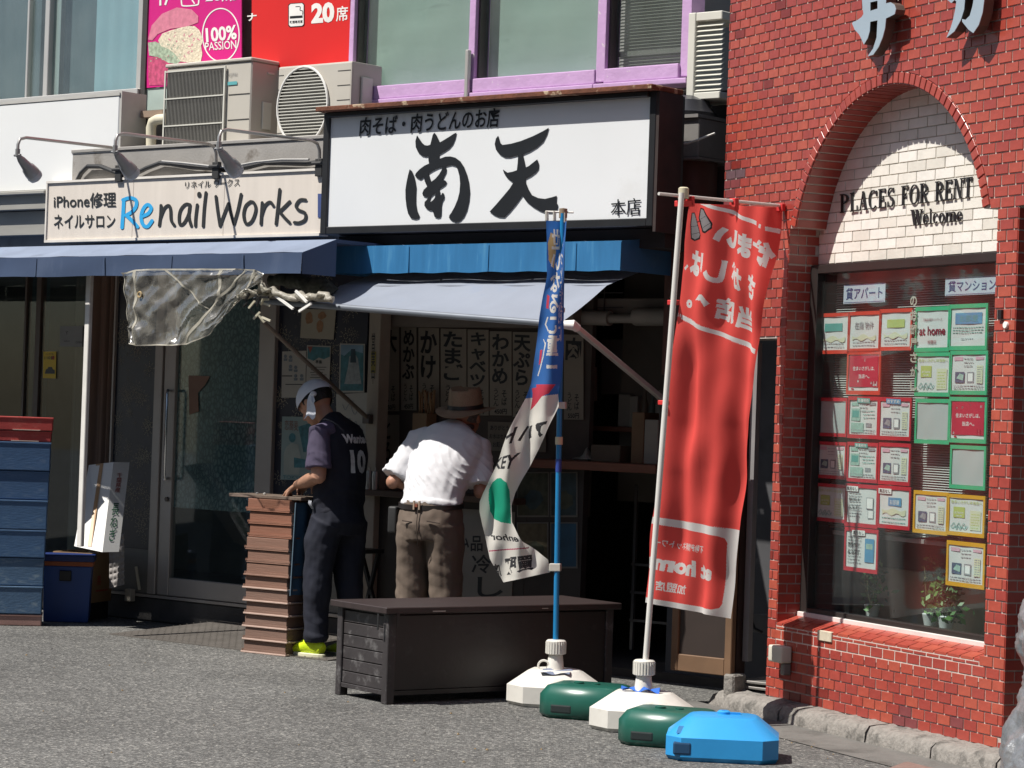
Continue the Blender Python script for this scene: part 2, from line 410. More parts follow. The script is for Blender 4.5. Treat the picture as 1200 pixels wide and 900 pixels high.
def bmeshpoly(q, th, map_, off=.0):
    g=MB(); n=len(q); cx=sum(a for a,b in q)/n; cz=sum(b for a,b in q)/n
    k=.0016
    inner=[]
    for a,b in q:
        dx,dz=cx-a,cz-b; L=math.hypot(dx,dz); inner.append((a+dx/L*k*1.4,b+dz/L*k*1.4))
    vs=[map_(a,b,-off+.006) for a,b in q]+[map_(a,b,-off-th+.0016) for a,b in q]+[map_(a,b,-off-th) for a,b in inner]
    fs=[]
    for i in range(n):
        j=(i+1)%n; fs.append((i,j,n+j,n+i)); fs.append((n+i,n+j,2*n+j,2*n+i))
    fs.append(tuple(range(2*n,3*n)))
    return g.add(vs,fs)
mf=lambda a,b,y:(a,y,b)
allb=[]   # (mb, base centre world, area score)
for _,q in bricks:
    cx=sum(a for a,b in q)/len(q); cz=sum(b for a,b in q)/len(q)
    th=.0012+random.uniform(-.0006,.001)
    mi=random.choice(range(8)); so_=mnoise.noise(Vector((cx*2.2,cz*2.2,9)))
    if cx<-.25 and 2.35<cz<3.0 and random.random()<(-.25-cx)*2.6*(1-abs(cz-2.68)*2): mi=random.choice((8,9,9))
    elif cx<.1 and so_>.0 and random.random()<.22: mi=random.choice((3,6,10))
    elif so_>.3 and random.random()<.2: mi=random.choice((3,6,3))
    elif so_<-.3 and random.random()<.4: mi=random.choice((2,5,5))
    if cz<.22 and random.random()<.5: mi=random.choice((3,10,6,9))
    allb.append([bmeshpoly(q,th,mf),(cx,0,cz),parea(q),mi])
# ring of soldier bricks round each arch
for c_ in (AC,AC2):
    nb=48
    for i in range(nb):
        s0=math.pi-a0-(math.pi-2*a0)*(i+.09)/nb; s1=math.pi-a0-(math.pi-2*a0)*(i+.91)/nb
        q=[(c_+r*math.cos(a),AZ+r*math.sin(a)) for r,a in ((AR+.001,s0),(AR+.001,s1),(AR+RW,s1),(AR+RW,s0))]
        cx=sum(a for a,b in q)/4; cz=sum(b for a,b in q)/4
        allb.append([bmeshpoly(q,.006,mf),(cx,0,cz),parea(q)*1.3,random.choice((1,1,3,0,7))])
    # intrados: bricks laid through the depth
    for i in range(nb):
        s0=math.pi-a0-(math.pi-2*a0)*(i+.09)/nb; s1=math.pi-a0-(math.pi-2*a0)*(i+.91)/nb
        r0,r1=AR-.004,AR+.006; g=MB()
        P=lambda r,a,y:(c_+r*math.cos(a),y,AZ+r*math.sin(a))
        g.add([P(r0,s0,.002),P(r0,s1,.002),P(r0,s1,REC-.002),P(r0,s0,REC-.002),P(r1,s0,.002),P(r1,s1,.002),P(r1,s1,REC-.002),P(r1,s0,REC-.002)],
              [(0,1,2,3),(0,4,5,1),(1,5,6,2),(2,6,7,3),(3,7,4,0)])
        allb.append([g,P(r0,(s0+s1)/2,.05),.002,random.choice((1,3,0,6))])
# jamb bricks (left side of window, side of the pier beyond), sill bricks
for (tx,dep,z0,z1) in ((T0,.135,ZS+.01,2.325),(T0,REC,2.335,ZSP),(TP,1.0,.15,ZSP)):
    z=z0;row=0
    while z<z1-.02:
        y=.003-(.05 if row%2 else 0)
        while y<dep:
            ya,yb=max(y,.003),min(y+PIT-J,dep)
            if yb-ya>.02:
                g=MB(); zt=min(z+CH-J,z1); g.add([(tx+.004,ya,z),(tx+.004,yb,z),(tx+.004,yb,zt),(tx+.004,ya,zt),(tx-.004,ya,z),(tx-.004,yb,z),(tx-.004,yb,zt),(tx-.004,ya,zt)],
                    [(0,1,2,3),(0,4,5,1),(1,5,6,2),(2,6,7,3),(3,7,4,0)])
                allb.append([g,(tx,(ya+yb)/2,z),(yb-ya)*CH*.9,random.choice((1,3,0,6,4))])
            y+=PIT
        z+=CH; row+=1
SLP=.035
for r_ in range(2):
    t=T0+.01+(.05 if r_%2 else 0)-.05
    while t<T1:
        ta,tb=max(t,T0+.004),min(t+PIT-J,T1-.004); y0=.0+r_*.062; y1=y0+.057
        if tb-ta>.02:
            zz=lambda y: ZS+.006+y*SLP/.11
            g=MB(); g.add([(ta,y0,zz(y0)),(tb,y0,zz(y0)),(tb,y1,zz(y1)),(ta,y1,zz(y1)),(ta,y0,zz(y0)-.012),(tb,y0,zz(y0)-.012),(tb,y1,zz(y1)-.012),(ta,y1,zz(y1)-.012)],
                [(0,1,2,3),(0,4,5,1),(1,5,6,2),(2,6,7,3),(3,7,4,0)])
            allb.append([g,((ta+tb)/2,y0,ZS),(tb-ta)*.05*.8,random.choice((0,2,5,4))])
        t+=PIT
g=MB(); g.add([(T0,.001,ZS-.004),(T1,.001,ZS-.004),(T1,.2,ZS+.058),(T0,.2,ZS+.058),(T0,.001,ZS-.1),(T1,.001,ZS-.1),(T1,.2,ZS-.1),(T0,.2,ZS-.1)],[(0,1,2,3),(4,7,6,5),(0,4,5,1),(1,5,6,2),(2,6,7,3),(3,7,4,0)])
part('sill',g,MORT,bb)
g=MB(); g.box(T0+.002,T1-.002,.118,.1345,ZS+.035,ZS+.066); part('sill_edge',g,M('white_sill',(.62,.58,.55),rough=.5),bb,bevel=.003)
for it in allb:
    px_,py_,d_=visible_px(BF.w(*it[1])); ok=(-15<px_<1215 and -15<py_<915)
    cov=(px_<925 and py_>225 and px_<905)  # behind the banner
    it.append((it[2]/d_/d_) if ok and not cov else 0)
order=sorted(range(len(allb)),key=lambda i:-allb[i][4])
top=set(order[:300])
rest=MB()
shared={}
for i,it in enumerate(allb):
    g,c,ar,mi=it[:4]
    if i in top:
        if len(g.v)==12 and abs(ar-(PIT-J)*(CH-J))<1e-6:
            if mi not in shared: shared[mi]=g.mesh('brick',BRM[mi],c)
            me=shared[mi]
        else: me=g.mesh('brick',BRM[mi],c)
        o=bpy.data.objects.new('brick',me); COL.objects.link(o); o.parent=bb; o.location=c
    else:
        n=len(rest.v); rest.v+=g.v
        for f in g.f: rest.f.append([n+k for k in f]); rest.m.append(mi)
part('brickwork',rest,BRM,bb,kind='stuff')
# white tiled panel under the arch
PB=2.335
g=MB(); pan=[(T0+.002,PB),(T0+.002,ZSP)]+[(AC+(AR+.03)*math.cos(math.pi-a0-(math.pi-2*a0)*i/28),AZ+(AR+.03)*math.sin(math.pi-a0-(math.pi-2*a0)*i/28)) for i in range(29)]+[(T1-.002,ZSP),(T1-.002,PB)]
g.prism([pan],lambda a,b,e:(a,REC+.004+e*.09,b),1); part('tympanum',g,M('panel_joint',(.50,.47,.42),rough=.9,var=.15),bb)
z=PB+.002;row=0;TPI,TCH=.163,.0525
while z<3.2:
    t=T0-(.0815 if row%2 else 0)
    while t<T1:
        a,b=max(t+.003,T0+.003),min(t+TPI-.003,T1-.003); zb,zt=z+.0025,z+TCH-.0025
        if b-a>.02:
            q=[(a,zb),(b,zb),(b,zt),(a,zt)]
            ok=True
            if zt>ZSP:
                Ro=AR+.02; ds=[math.hypot(p[0]-AC,p[1]-AZ) for p in q]
                if min(ds)>Ro: ok=False
                elif max(ds)>Ro:
                    an=math.atan2((zb+zt)/2-AZ,(a+b)/2-AC); nx,nz=math.cos(an),math.sin(an)
                    q=clip(q,AC+Ro*nx,AZ+Ro*nz,-nx,-nz); ok=len(q)>2 and parea(q)>2e-4
            if ok:
                me=bmeshpoly(q,.004+random.uniform(-.0008,.001),lambda a,b,y:(a,y+REC+.003,b)).mesh('tile',random.choice(WTILE),(0,0,0))
                o=bpy.data.objects.new('tile',me); COL.objects.link(o); o.parent=bb
        t+=TPI
    z+=TCH; row+=1
# lettering of the panel: slab-serif strokes
BLK=M('black_letter',(.012,.012,.013),rough=.45)
def serif_glyph(ch):
    th,tn=.17,.06   # thick, thin (glyph box 0..1, y down)
    V=lambda x,a=0,b=1,w=th:[(x-w/2,a),(x+w/2,a),(x+w/2,b),(x-w/2,b)]
    H=lambda y,a,b,w=tn:[(a,y-w/2),(b,y-w/2),(b,y+w/2),(a,y+w/2)]
    S=lambda x,y,w=.36:[(x-w/2,y-.03),(x+w/2,y-.03),(x+w/2,y+.03),(x-w/2,y+.03)]
    def bowl(cx,cy,rx,ry,a,b,n=12,t1=th,t2=tn):
        o=[];i=[]
        for k in range(n+1):
            g_=a+(b-a)*k/n; w=t2+(t1-t2)*abs(math.cos(g_))**1.3
            o.append((cx+rx*math.cos(g_),cy+ry*math.sin(g_))); i.append((cx+(rx-w)*math.cos(g_),cy+(ry-t2)*math.sin(g_)))
        return o+i[::-1]
    D=lambda x0,y0,x1,y1,w:[(x0-w/2,y0),(x0+w/2,y0),(x1+w/2,y1),(x1-w/2,y1)]
    h=math.pi/2
    G={'P':[V(.25),S(.25,.03),S(.25,.97),bowl(.35,.27,.55,.27,-h,h)],
       'R':[V(.25),S(.25,.03),S(.25,.97),bowl(.35,.26,.5,.26,-h,h),D(.5,.5,.82,1,th),S(.86,.97,.25)],
       'L':[V(.3),S(.3,.03),S(.3,.97),H(.97,.3,.92),V(.9,.7,1,.06)],
       'A':[D(.5,0,.2,1,tn),D(.5,0,.8,1,th),H(.65,.3,.75),S(.15,.97,.26),S(.82,.97,.34)],
       'C':[bowl(.52,.5,.45,.5,.25*math.pi,1.75*math.pi,18),V(.88,.06,.36,.06)],
       'E':[V(.25),S(.25,.03),S(.25,.97),H(.03,.25,.85),H(.5,.25,.65),H(.97,.25,.9),V(.84,0,.28,.06),V(.88,.7,1,.06),V(.64,.38,.62,.05)],
       'S':[bowl(.5,.26,.36,.26,.5*math.pi,1.8*math.pi,14,th*.7),bowl(.5,.74,.38,.26,-.5*math.pi,.8*math.pi,14,th),V(.83,.03,.3,.06),V(.16,.7,.97,.06)],
       'F':[V(.28),S(.28,.03),S(.28,.97),H(.03,.28,.86),H(.5,.28,.66),V(.85,0,.3,.06),V(.65,.38,.62,.05)],
       'O':[bowl(.5,.5,.47,.5,-h,h,12),bowl(.5,.5,.47,.5,h,3*h,12)],
       'N':[V(.18,0,1,tn),S(.18,.03,.3),S(.18,.97,.3),D(.22,0,.8,1,th),V(.84,0,1,tn),S(.84,.03,.3)],
       'T':[V(.5),S(.5,.97),H(.03,.08,.92),V(.1,0,.3,.06),V(.9,0,.3,.06)],
       'W':[D(.1,0,.32,1,th),D(.55,.1,.32,1,tn),D(.5,0,.72,1,th),D(.93,0,.72,1,tn),S(.12,.03,.3),S(.9,.03,.24),S(.5,.03,.25)],
       'l':[V(.5),S(.5,.97,.7),S(.38,.03,.3)],
       'e':[bowl(.5,.66,.42,.34,.2*math.pi,2*math.pi,16,th*1.1),H(.64,.15,.9)],
       'c':[bowl(.55,.66,.42,.34,.25*math.pi,1.75*math.pi,16,th*1.1)],
       'o':[bowl(.5,.66,.43,.34,-h,h,10),bowl(.5,.66,.43,.34,h,3*h,10)],
       'm':[V(.14,.34,1,.11),V(.5,.42,1,.11),V(.86,.42,1,.11),H(.37,.14,.86,.08),S(.12,.36,.2),S(.14,.97,.22),S(.5,.97,.22),S(.86,.97,.22)]}
    return G.get(ch,[])
def serif(mb,s,fn,widths,e,h):
    tot=sum(widths.get(c,1) for c in s); x=0; k=0
    for c in s:
        w=widths.get(c,1)
        for lp in serif_glyph(c):
            lp=[((x+a*w*.98)/tot,b) for a,b in lp]
            mb.prism([lp],lambda a,b,ee,k=k:fn(a,b,e+k*.00015-ee),h); k=(k+1)%7
        x+=w
pf=pxf(BF,-REC+.002)
wd={' ':.55,'W':1.5,'l':.5,'m':1.5,'o':.85,'e':.8,'c':.8,'L':.9,'E':.9,'F':.9,'S':.85}
tl=thing('panel_lettering','black raised serif letters PLACES FOR RENT Welcome on the white tiles','sign',BF,(1.2,REC,2.6))
_W=[(985,228),(1142,207),(1141,231),(985,250)]; _tot=sum(wd.get(c,1) for c in 'PLACES FOR RENT'); _x=0
for word in ('PLACES',' ','FOR',' ','RENT'):
    w_=sum(wd.get(c,1) for c in word); a,b=_x/_tot,(_x+w_)/_tot; _x+=w_
    if word==' ': continue
    mixp=lambda k,i,j:(_W[i][0]*(1-k)+_W[j][0]*k,_W[i][1]*(1-k)+_W[j][1]*k)
    g=MB(); serif(g,word,qf(pf,[mixp(a,0,1),mixp(b,0,1),mixp(b,3,2),mixp(a,3,2)]),wd,.009,.006); part('word',g,BLK,tl)
g=MB(); serif(g,'Welcome',qf(pf,[(1069,246),(1130,242),(1129,259),(1069,264.5)]),wd,.009,.006); part('word',g,BLK,tl)
# window: frame, glass, blind, room behind
FRM=M('dark_bronze',(.035,.03,.028),rough=.4,metal=.3)
w0=thing('shop_window','large shop window below the white tiled arch','window',BF,(1,REC+.1,ZS))
g=MB(); yf=.135
g.box(T0+.003,T0+.072,yf,yf+.05,ZS+.06,PB-.004); g.box(T1-.04,T1-.003,yf,yf+.07,ZS+.06,PB-.004); g.box(T0+.072,T1-.04,yf,yf+.05,ZS+.05,ZS+.09); g.box(T0+.072,T1-.04,yf,yf+.07,PB-.05,PB-.004)
part('frame',g,FRM,w0,bevel=.003)
g=MB(); g.box(T0+.035,T1-.035,yf+.03,yf+.036,ZS+.08,PB-.03); part('pane',g,glass('window_glass',refl=.8,dirt=.012,dscale=3),w0)
bl=thing('window_blind','grey horizontal venetian blind behind the arched shop window','blind',BF,(1,yf+.12,PB))
g=MB(); zb0=BF.at(1060,628,-.25)[1]; z=PB-.11
SLM=M('blind_slat',(.55,.53,.5),rough=.5)
while z>zb0: 
    g.add([(T0+.07,yf+.115,z-.003),(T1,yf+.115,z-.003),(T1,yf+.127,z+.004),(T0+.07,yf+.127,z+.004)],[(0,1,2,3)]); z-=.0118
part('slats',g,SLM,bl,kind='stuff')
g=MB(); g.box(T0+.10,T1+.02,yf+.10,yf+.14,PB-.10,PB-.03); g.box(T0+.12,T1+.02,yf+.11,yf+.13,zb0-.03,zb0-.008); part('rail',g,M('blind_rail',(.28,.26,.25),rough=.5),bl,bevel=.002)
g=MB(); g.box(T0-.6,T1+.3,1.1,1.15,0,3.2); g.box(T0-.6,T1+.3,yf+.075,1.15,ZS-.1,ZS+.0); g.box(T0-.6,T1+.3,yf+.075,1.15,PB+.05,PB+.1)
part('room_wall',g,M('office_wall',(.16,.15,.14),rough=.9,var=.2),w0)
g=MB(); g.box(T0-.1,T1+.1,.55,.60,ZS,ZS+.30); part('low_partition',g,M('cream_board',(.42,.38,.28),rough=.7,var=.1),w0)
# ================================================================== ACROSS THE STREET (unseen blocks added to keep low sky light off the street and darken reflections)
def plain_block(fr, label, w, dep, h, col):
    t=thing('added_street_block',label,'building',fr,(0,0,0),group='unseen blocks added to cut sky light')
    g=MB(); g.box(-w/2,w/2,0,dep,0,h); part('wall',g,M('far_wall_'+label[:5],tuple(q*.6 for q in col),rough=.9,var=.1,sc=1),t)
    for j in range(int(h//3)):
        for i in range(int(w//3)):
            x=-w/2+.8+i*3; z=.9+j*3; g=MB(); g.box(x,x+1.7,-.03,.0,z,z+1.4)
            part('window',g,M('far_glass',(.04,.05,.06),rough=.08,spec=.8),t)
plain_block(Frame((0,-9),180),'grey office block across the street from the noodle shop',34,6,11,(.22,.21,.2))
plain_block(Frame((-15,5),-70),'beige flats up the street on the left',20,6,11,(.25,.22,.18))
plain_block(Frame((16,0),70),'brown flats down the street on the right',16,6,12,(.2,.15,.12))
# ================================================================== KERB
_r=random.Random(8); g=MB()
for i in range(420):
    if i<260: x=_r.uniform(-.6,2.3); w_=BF.w(x,-.16-abs(_r.gauss(0,.16)),0)
    else: w_=Vector((_r.uniform(-3,1.6),_r.uniform(9.6,16),0))
    s_=_r.uniform(.003,.010); a=_r.random()*6; c_,d_=math.cos(a)*s_,math.sin(a)*s_
    g.add([(w_.x-c_,w_.y-d_,.001),(w_.x+d_,w_.y-c_,.001),(w_.x+c_,w_.y+d_,.001),(w_.x-d_*.6,w_.y+c_,.001),(w_.x,w_.y,.001+s_*.9)],[(0,1,4),(1,2,4),(2,3,4),(3,0,4)],_r.randrange(3))
solo('grit','small stones and dead leaf bits scattered along the kerb and road','grit',WF,(1,12,0),g,[M('pale_stone',(.26,.25,.22),rough=.9),M('dark_stone',(.09,.085,.08),rough=.9),M('dry_leaf',(.22,.15,.07),rough=.8)],kind='stuff')
KM=M('kerb_granite',(.22,.205,.185),rough=.85,var=.25,sc=40,bump=.7,bsc=70,col2=(.10,.095,.085),c2=.52,w2=.12,sc2=11)
kx=[BF.at(x,y,.13)[0] for x,y in ((836,830),(912,850),(1014,868),(1091,885),(1168,893))]+[3.2,4.2]
kb=thing('kerb',None,None,BF,(1,-.07,0),kind='structure')
for a,b in zip(kx,kx[1:]):
    g=MB(); prof=[(-.135,0),(-.128,.062),(-.105,.088),(-.07,.097),(0,.104)]; n=14
    vs=[];fs=[]
    for i in range(n+1):
        x=a+.006+(b-a-.012)*i/n
        for k,(y,z) in enumerate(prof):
            j=.005 if k else 0; vs.append((x,y+random.uniform(-j,j),z+random.uniform(-j,j)*(k>0)))
    for i in range(n):
        for k in range(4): fs.append((i*5+k,(i+1)*5+k,(i+1)*5+k+1,i*5+k+1))
    fs.append((0,1,2,3,4)); fs.append(tuple(n*5+k for k in range(5)))
    g.add(vs,fs); part('kerb_stone',g,KM,kb,smooth=50)
g=MB()
for i in range(3):
    g.add([(random.uniform(-1,1)*.004+q[0],q[1],q[2]) for q in [(kx[0]-.15,-.09,0),(kx[0]-.02,-.10,0),(kx[0]-.02,.1,0),(kx[0]-.15,.1,0),(kx[0]-.14,-.06,.06),(kx[0]-.03,-.08,.08),(kx[0]-.03,.1,.09),(kx[0]-.13,.1,.07)]],[(4,5,6,7),(0,1,5,4),(1,2,6,5),(2,3,7,6),(3,0,4,7)]); break
part('kerb_stone',g,KM,kb,bevel=.012,seg=2)
# low gutter strip of concrete by the kerb
g=MB(); g.grid(lambda u,v:(kx[0]-.2+(4.4-kx[0])*u,-.42+.29*v,.004+.01*v),30,4)
solo('gutter',None,None,BF,(1,-.3,0),g,M('gutter_concrete',(.14,.135,.125),rough=.9,var=.2,sc=8,bump=.4,bsc=60,col2=(.08,.077,.07),c2=.5,w2=.15,sc2=4),kind='structure')
g=MB(); P_=[on_z(x,y,.009) for x,y in ((1010,912),(1060,893),(1120,886),(1200,896),(1290,912),(1290,1000),(960,1000))]; g.add([tuple(q) for q in P_],[tuple(range(7))]); solo('paving',None,None,WF,tuple(P_[0]),g,M('red_paving',(.20,.13,.11),rough=.9,var=.2,sc=30,bump=.3),kind='structure')
# ================================================================== SHOP BUILDING
sb=thing('shop_building','two storey shop building with lilac window frames above the noodle shop','building',SF,(1,0,0))
GREY=M('grey_render',(.33,.31,.29),rough=.85,var=.18,sc=3,bump=.2,bsc=40,col2=(.16,.15,.14),c2=.55,w2=.2,sc2=2.5)
SHUT=M('shutter_box',(.34,.33,.30),rough=.6,var=.12,sc=3,stretch=(1,1,6),metal=.2)
DARK=M('dark_void',(.02,.019,.018),rough=.9)
s_at=lambda x,y,d=0: SF.at(x,y,d)
XE=s_at(790,500,0)[0]; X2=s_at(430,500,0)[0]; UD=.35
g=MB()
g.box(-4,XE+.02,-UD+.01,.4,2.45,2.9)                # lintel zone behind signs
g.box(-4,XE+.02,.01,.4,2.9,8)
part('upper_wall',g,GREY,sb)
# left white fascia board
WP=M('white_enamel',(.74,.75,.74),rough=.35,var=.03,sc=1.5,col2=(.62,.62,.60),c2=.62,w2=.3,sc2=1.2)
xa,zt=s_at(140,112,.50); _,zb=s_at(70,222,.50)
t=thing('blank_sign_board','blank white sign board at the upper left above the grey shutter box','sign',SF,(-1.5,-.5,zb))
g=MB(); g.box(-4,xa,-.50,-.28,zb,zt); part('board_face',g,WP,t,bevel=.006)
g=MB(); g.box(-4,xa+.006,-.505,-.275,zt+.001,zt+.02); g.box(xa+.001,xa+.02,-.495,-.275,zb,zt+.03); part('trim',g,M('grey_trim',(.45,.44,.41),rough=.5),t)
g=MB(); z2=s_at(30,246,.5)[1]; z3=s_at(30,276,.45)[1]
g.box(-4,s_at(57,230,.5)[0],-.52,-.34,z2,zb-.004); g.box(-4,s_at(57,230,.5)[0]+.02,-.56,-.34,zb-.03,zb-.006); g.box(-4,s_at(57,230,.5)[0],-.46,-.33,z3,z2-.004); g.box(-4,s_at(57,230,.5)[0]+.02,-.5,-.34,z2+.005,z2+.05)
part('shutter_housing',g,SHUT,sb,bevel=.004)
# upper-left windows
AL=M('aluminium',(.62,.60,.57),rough=.35,metal=.5,var=.06)
ALD=M('dark_aluminium',(.10,.09,.085),rough=.4,metal=.5)
d0=.14
def win_rect(pl,pt,pr,pb,d): # px corners -> x0,x1,z0,z1
    a=s_at(pl,pb,d); b=s_at(pr,pt,d); return a[0],b[0],a[1],b[1]
ZT=4.6
wA=s_at(-40,117,d0); wl=s_at(55,117,d0)[0]; wr=s_at(165,112,d0)[0]; wz=s_at(110,112,d0)[1]
w=thing('upper_window','big window upstairs at the far left, curtain coloured with reflected sky','window',SF,((wl+wr)/2,-d0,wz))
CURT=M('sky_tint_curtain',(.34,.49,.54),rough=.8,var=.03,sc=2,stretch=(3,1,.3)); CURD=M('grey_curtain',(.10,.13,.14),rough=.8,var=.12,sc=3,stretch=(6,1,.3)); CURW=M('pale_curtain',(.40,.44,.42),rough=.8,var=.08,stretch=(9,1,.3))  # blue of the first curtain also stands for sky mirrored in the pane
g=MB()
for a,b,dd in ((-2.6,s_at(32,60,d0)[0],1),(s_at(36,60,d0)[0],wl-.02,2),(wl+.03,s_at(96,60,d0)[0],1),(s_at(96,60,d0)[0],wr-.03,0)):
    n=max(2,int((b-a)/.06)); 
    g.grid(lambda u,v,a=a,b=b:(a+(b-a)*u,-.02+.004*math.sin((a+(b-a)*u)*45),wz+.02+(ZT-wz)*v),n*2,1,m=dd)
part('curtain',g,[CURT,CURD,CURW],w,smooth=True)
g=MB(); g.box(-2.6,wr-.02,-d0+.02,-d0+.026,wz+.03,ZT); part('pane',g,glass('upper_glass',refl=1.3,dirt=.05,dcol=(.45,.5,.5)),w)
g=MB(); g.box(wl-.03,wl+.02,-d0-.02,-d0+.05,wz+.02,ZT); g.box(wr-.035,wr+.02,-d0-.02,-d0+.05,wz+.02,ZT); g.box(s_at(33,60,d0)[0]-.012,s_at(33,60,d0)[0]+.012,-d0-.01,-d0+.04,wz+.02,ZT); g.box(-2.6,wr+.02,-d0-.05,-d0+.05,wz-.04,wz+.019)
part('frame',g,AL,w,bevel=.004)
g=MB(); g.box(wr+.022,wr+.07,-d0-.03,-d0+.06,wz-.7,ZT); part('downpipe',g,ALD,w)
# poster windows
PINK=M('magenta_print',(.60,.012,.20),rough=.45,var=.06,sc=3); REDP=M('red_print',(.62,.018,.016),rough=.45,var=.05,sc=3)
WHT=M('white_print',(.78,.77,.73),rough=.5); PBUN=M('pink_bun',(.62,.20,.28),rough=.6,var=.2,sc=25); PCAB=M('cream_cabbage',(.68,.60,.45),rough=.7,var=.25,sc=50,bump=.5); PGRN=M('green_leaf_print',(.34,.42,.30),rough=.7,var=.5,sc=40); PPAT=M('pink_patty',(.50,.07,.16),rough=.6,var=.45,sc=35)
dq=.16; f=pxf(SF,dq)
t=thing('pink_poster','magenta burger poster reading 100% PASSION on the upstairs window','poster',SF,(*[s_at(228,102,dq)[0]],-dq,s_at(228,102,dq)[1]))
g=MB(); g.prism([[(172,-120),(283,-120),(283,94),(172,103)]],lambda a,b,e:f(a,b,-e),.008); part('sheet',g,PINK,t)
def blob(cx,cy,rx,ry,n=26,jit=0,a0=0,a1=2*math.pi,rot=0):
    r=random.Random(int(cx*7+cy)); o=[]
    for i in range(n):
        a=a0+(a1-a0)*i/(n if a1-a0>6.2 else n-1); k=1+r.uniform(-jit,jit); x,y=rx*math.cos(a)*k,ry*math.sin(a)*k
        o.append((cx+x*math.cos(rot)-y*math.sin(rot),cy+x*math.sin(rot)+y*math.cos(rot)))
    return o
def decal(mb,poly,f,e,m=0): mb.prism([poly],lambda a,b,ee,e=e:f(a,b,e),0,m)
g=MB()
CC=lambda pts:[(x/4,y/4) for x,y in pts]
decal(g,CC([(695,340),(780,300),(800,330),(770,398),(700,400)]),f,.002,3)
decal(g,CC([(695,270),(760,262),(930,290),(940,296),(775,305),(775,390),(740,400),(695,330)]),f,.0022,3)
decal(g,CC([(695,185),(712,120),(760,65),(830,35),(900,45),(930,75),(930,105),(880,125),(800,135),(740,160),(715,190)]),f,.0024,0)
lv=[(695,200),(730,195),(770,215),(800,225),(860,280),(830,300),(790,295),(750,270),(700,260)]
decal(g,CC(lv),f,.0026,2)
decal(g,[(x+random.uniform(-.8,.8),y+random.uniform(-.8,.8)) for x,y in CC([(745,190),(760,160),(800,140),(850,130),(880,120),(915,125),(935,140),(945,170),(955,190),(945,215),(950,250),(940,285),(900,292),(850,285),(820,250),(790,225),(760,215)])],f,.0028,1)
for i in range(90):
    x=random.uniform(192,235);y=random.uniform(34,70)
    if 36+abs(x-212)*.15<y: decal(g,blob(x,y,random.uniform(.6,2.2),random.uniform(.3,.8),6,.3,rot=random.uniform(0,3)),f,.003+i*1e-5,1 if i%3 else 0)
for i in range(30):
    x=random.uniform(174,212);y=random.uniform(50,72); decal(g,blob(x,y,random.uniform(.8,2),random.uniform(.4,1),6,.3,rot=random.uniform(0,3)),f,.0032+i*1e-5,2)
part('burger_picture',g,[PBUN,PCAB,PGRN,PPAT],t)
g=MB()
circ=[blob(259,41,21.5,31,40)[i] for i in range(40)]; strokes(g,[[.7]+circ+[circ[0]]],f,.7,.002)
put_text(g,'100%',qf(f,[(241,33),(277,29),(278,46),(242,50)]),.0025,bold=.03); put_text(g,'PASSION',qf(f,[(240.5,50),(277,47),(277.5,57),(241,59.5)]),.0025,bold=.01)
put_text(g,'17',qf(f,[(187,-8),(200,-9),(200,6),(187,7)]),.0025,bold=.03); put_text(g,'20席',qf(f,[(241,-12),(278,-14),(278,1),(241,3)]),.0025,bold=.01)
strokes(g,[[.8,(213,-10),(213,4),(216,7),(230,6),(233,3),(233,-10)]],f,.8,.002); strokes(g,[[.8,(220,-8),(228,4)]],f,.8,.002)
part('lettering',g,WHT,t)
t=thing('red_poster','red poster with smoking sign and 20席 on the upstairs window','poster',SF,(s_at(352,78,dq)[0],-dq,s_at(352,78,dq)[1]))
g=MB(); g.prism([[(295,-120),(410,-120),(410,78),(295,84)]],lambda a,b,e:f(a,b,-e),.008); part('sheet',g,REDP,t)
g=MB(); put_text(g,'20',qf(f,[(365,4),(392,2),(392,26),(365,28)]),.002,bold=.05); put_text(g,'席',qf(f,[(394,7.5),(408,6.5),(408,24),(394,25.5)]),.002,bold=.012)
put_text(g,'ナ',qf(f,[(290,16),(301,15),(301,24),(290,25)]),.002,bold=.03)
part('lettering',g,WHT,t)
g=MB(); rr=[(338,6),(340,4),(355,3),(357,5),(357,29),(355,31),(340,32),(338,30)]; decal(g,rr,f,.002,1); decal(g,[(x+(347.5-x)*.1,y+(17.5-y)*.06) for x,y in rr],f,.0024,0)
decal(g,[(340,19),(355,18),(355,21),(340,22)],f,.0028,1); strokes(g,[[.45,(347,8),(352,8),(352,12),(355,13),(355,17)]],f,.4,.0028,m=1)
put_text(g,'喫煙専用室',qf(f,[(340,24.5),(355,23.5),(355,27),(340,28)]),.003,m=1,bold=.02); part('smoking_sign',g,[WHT,BLK],t)
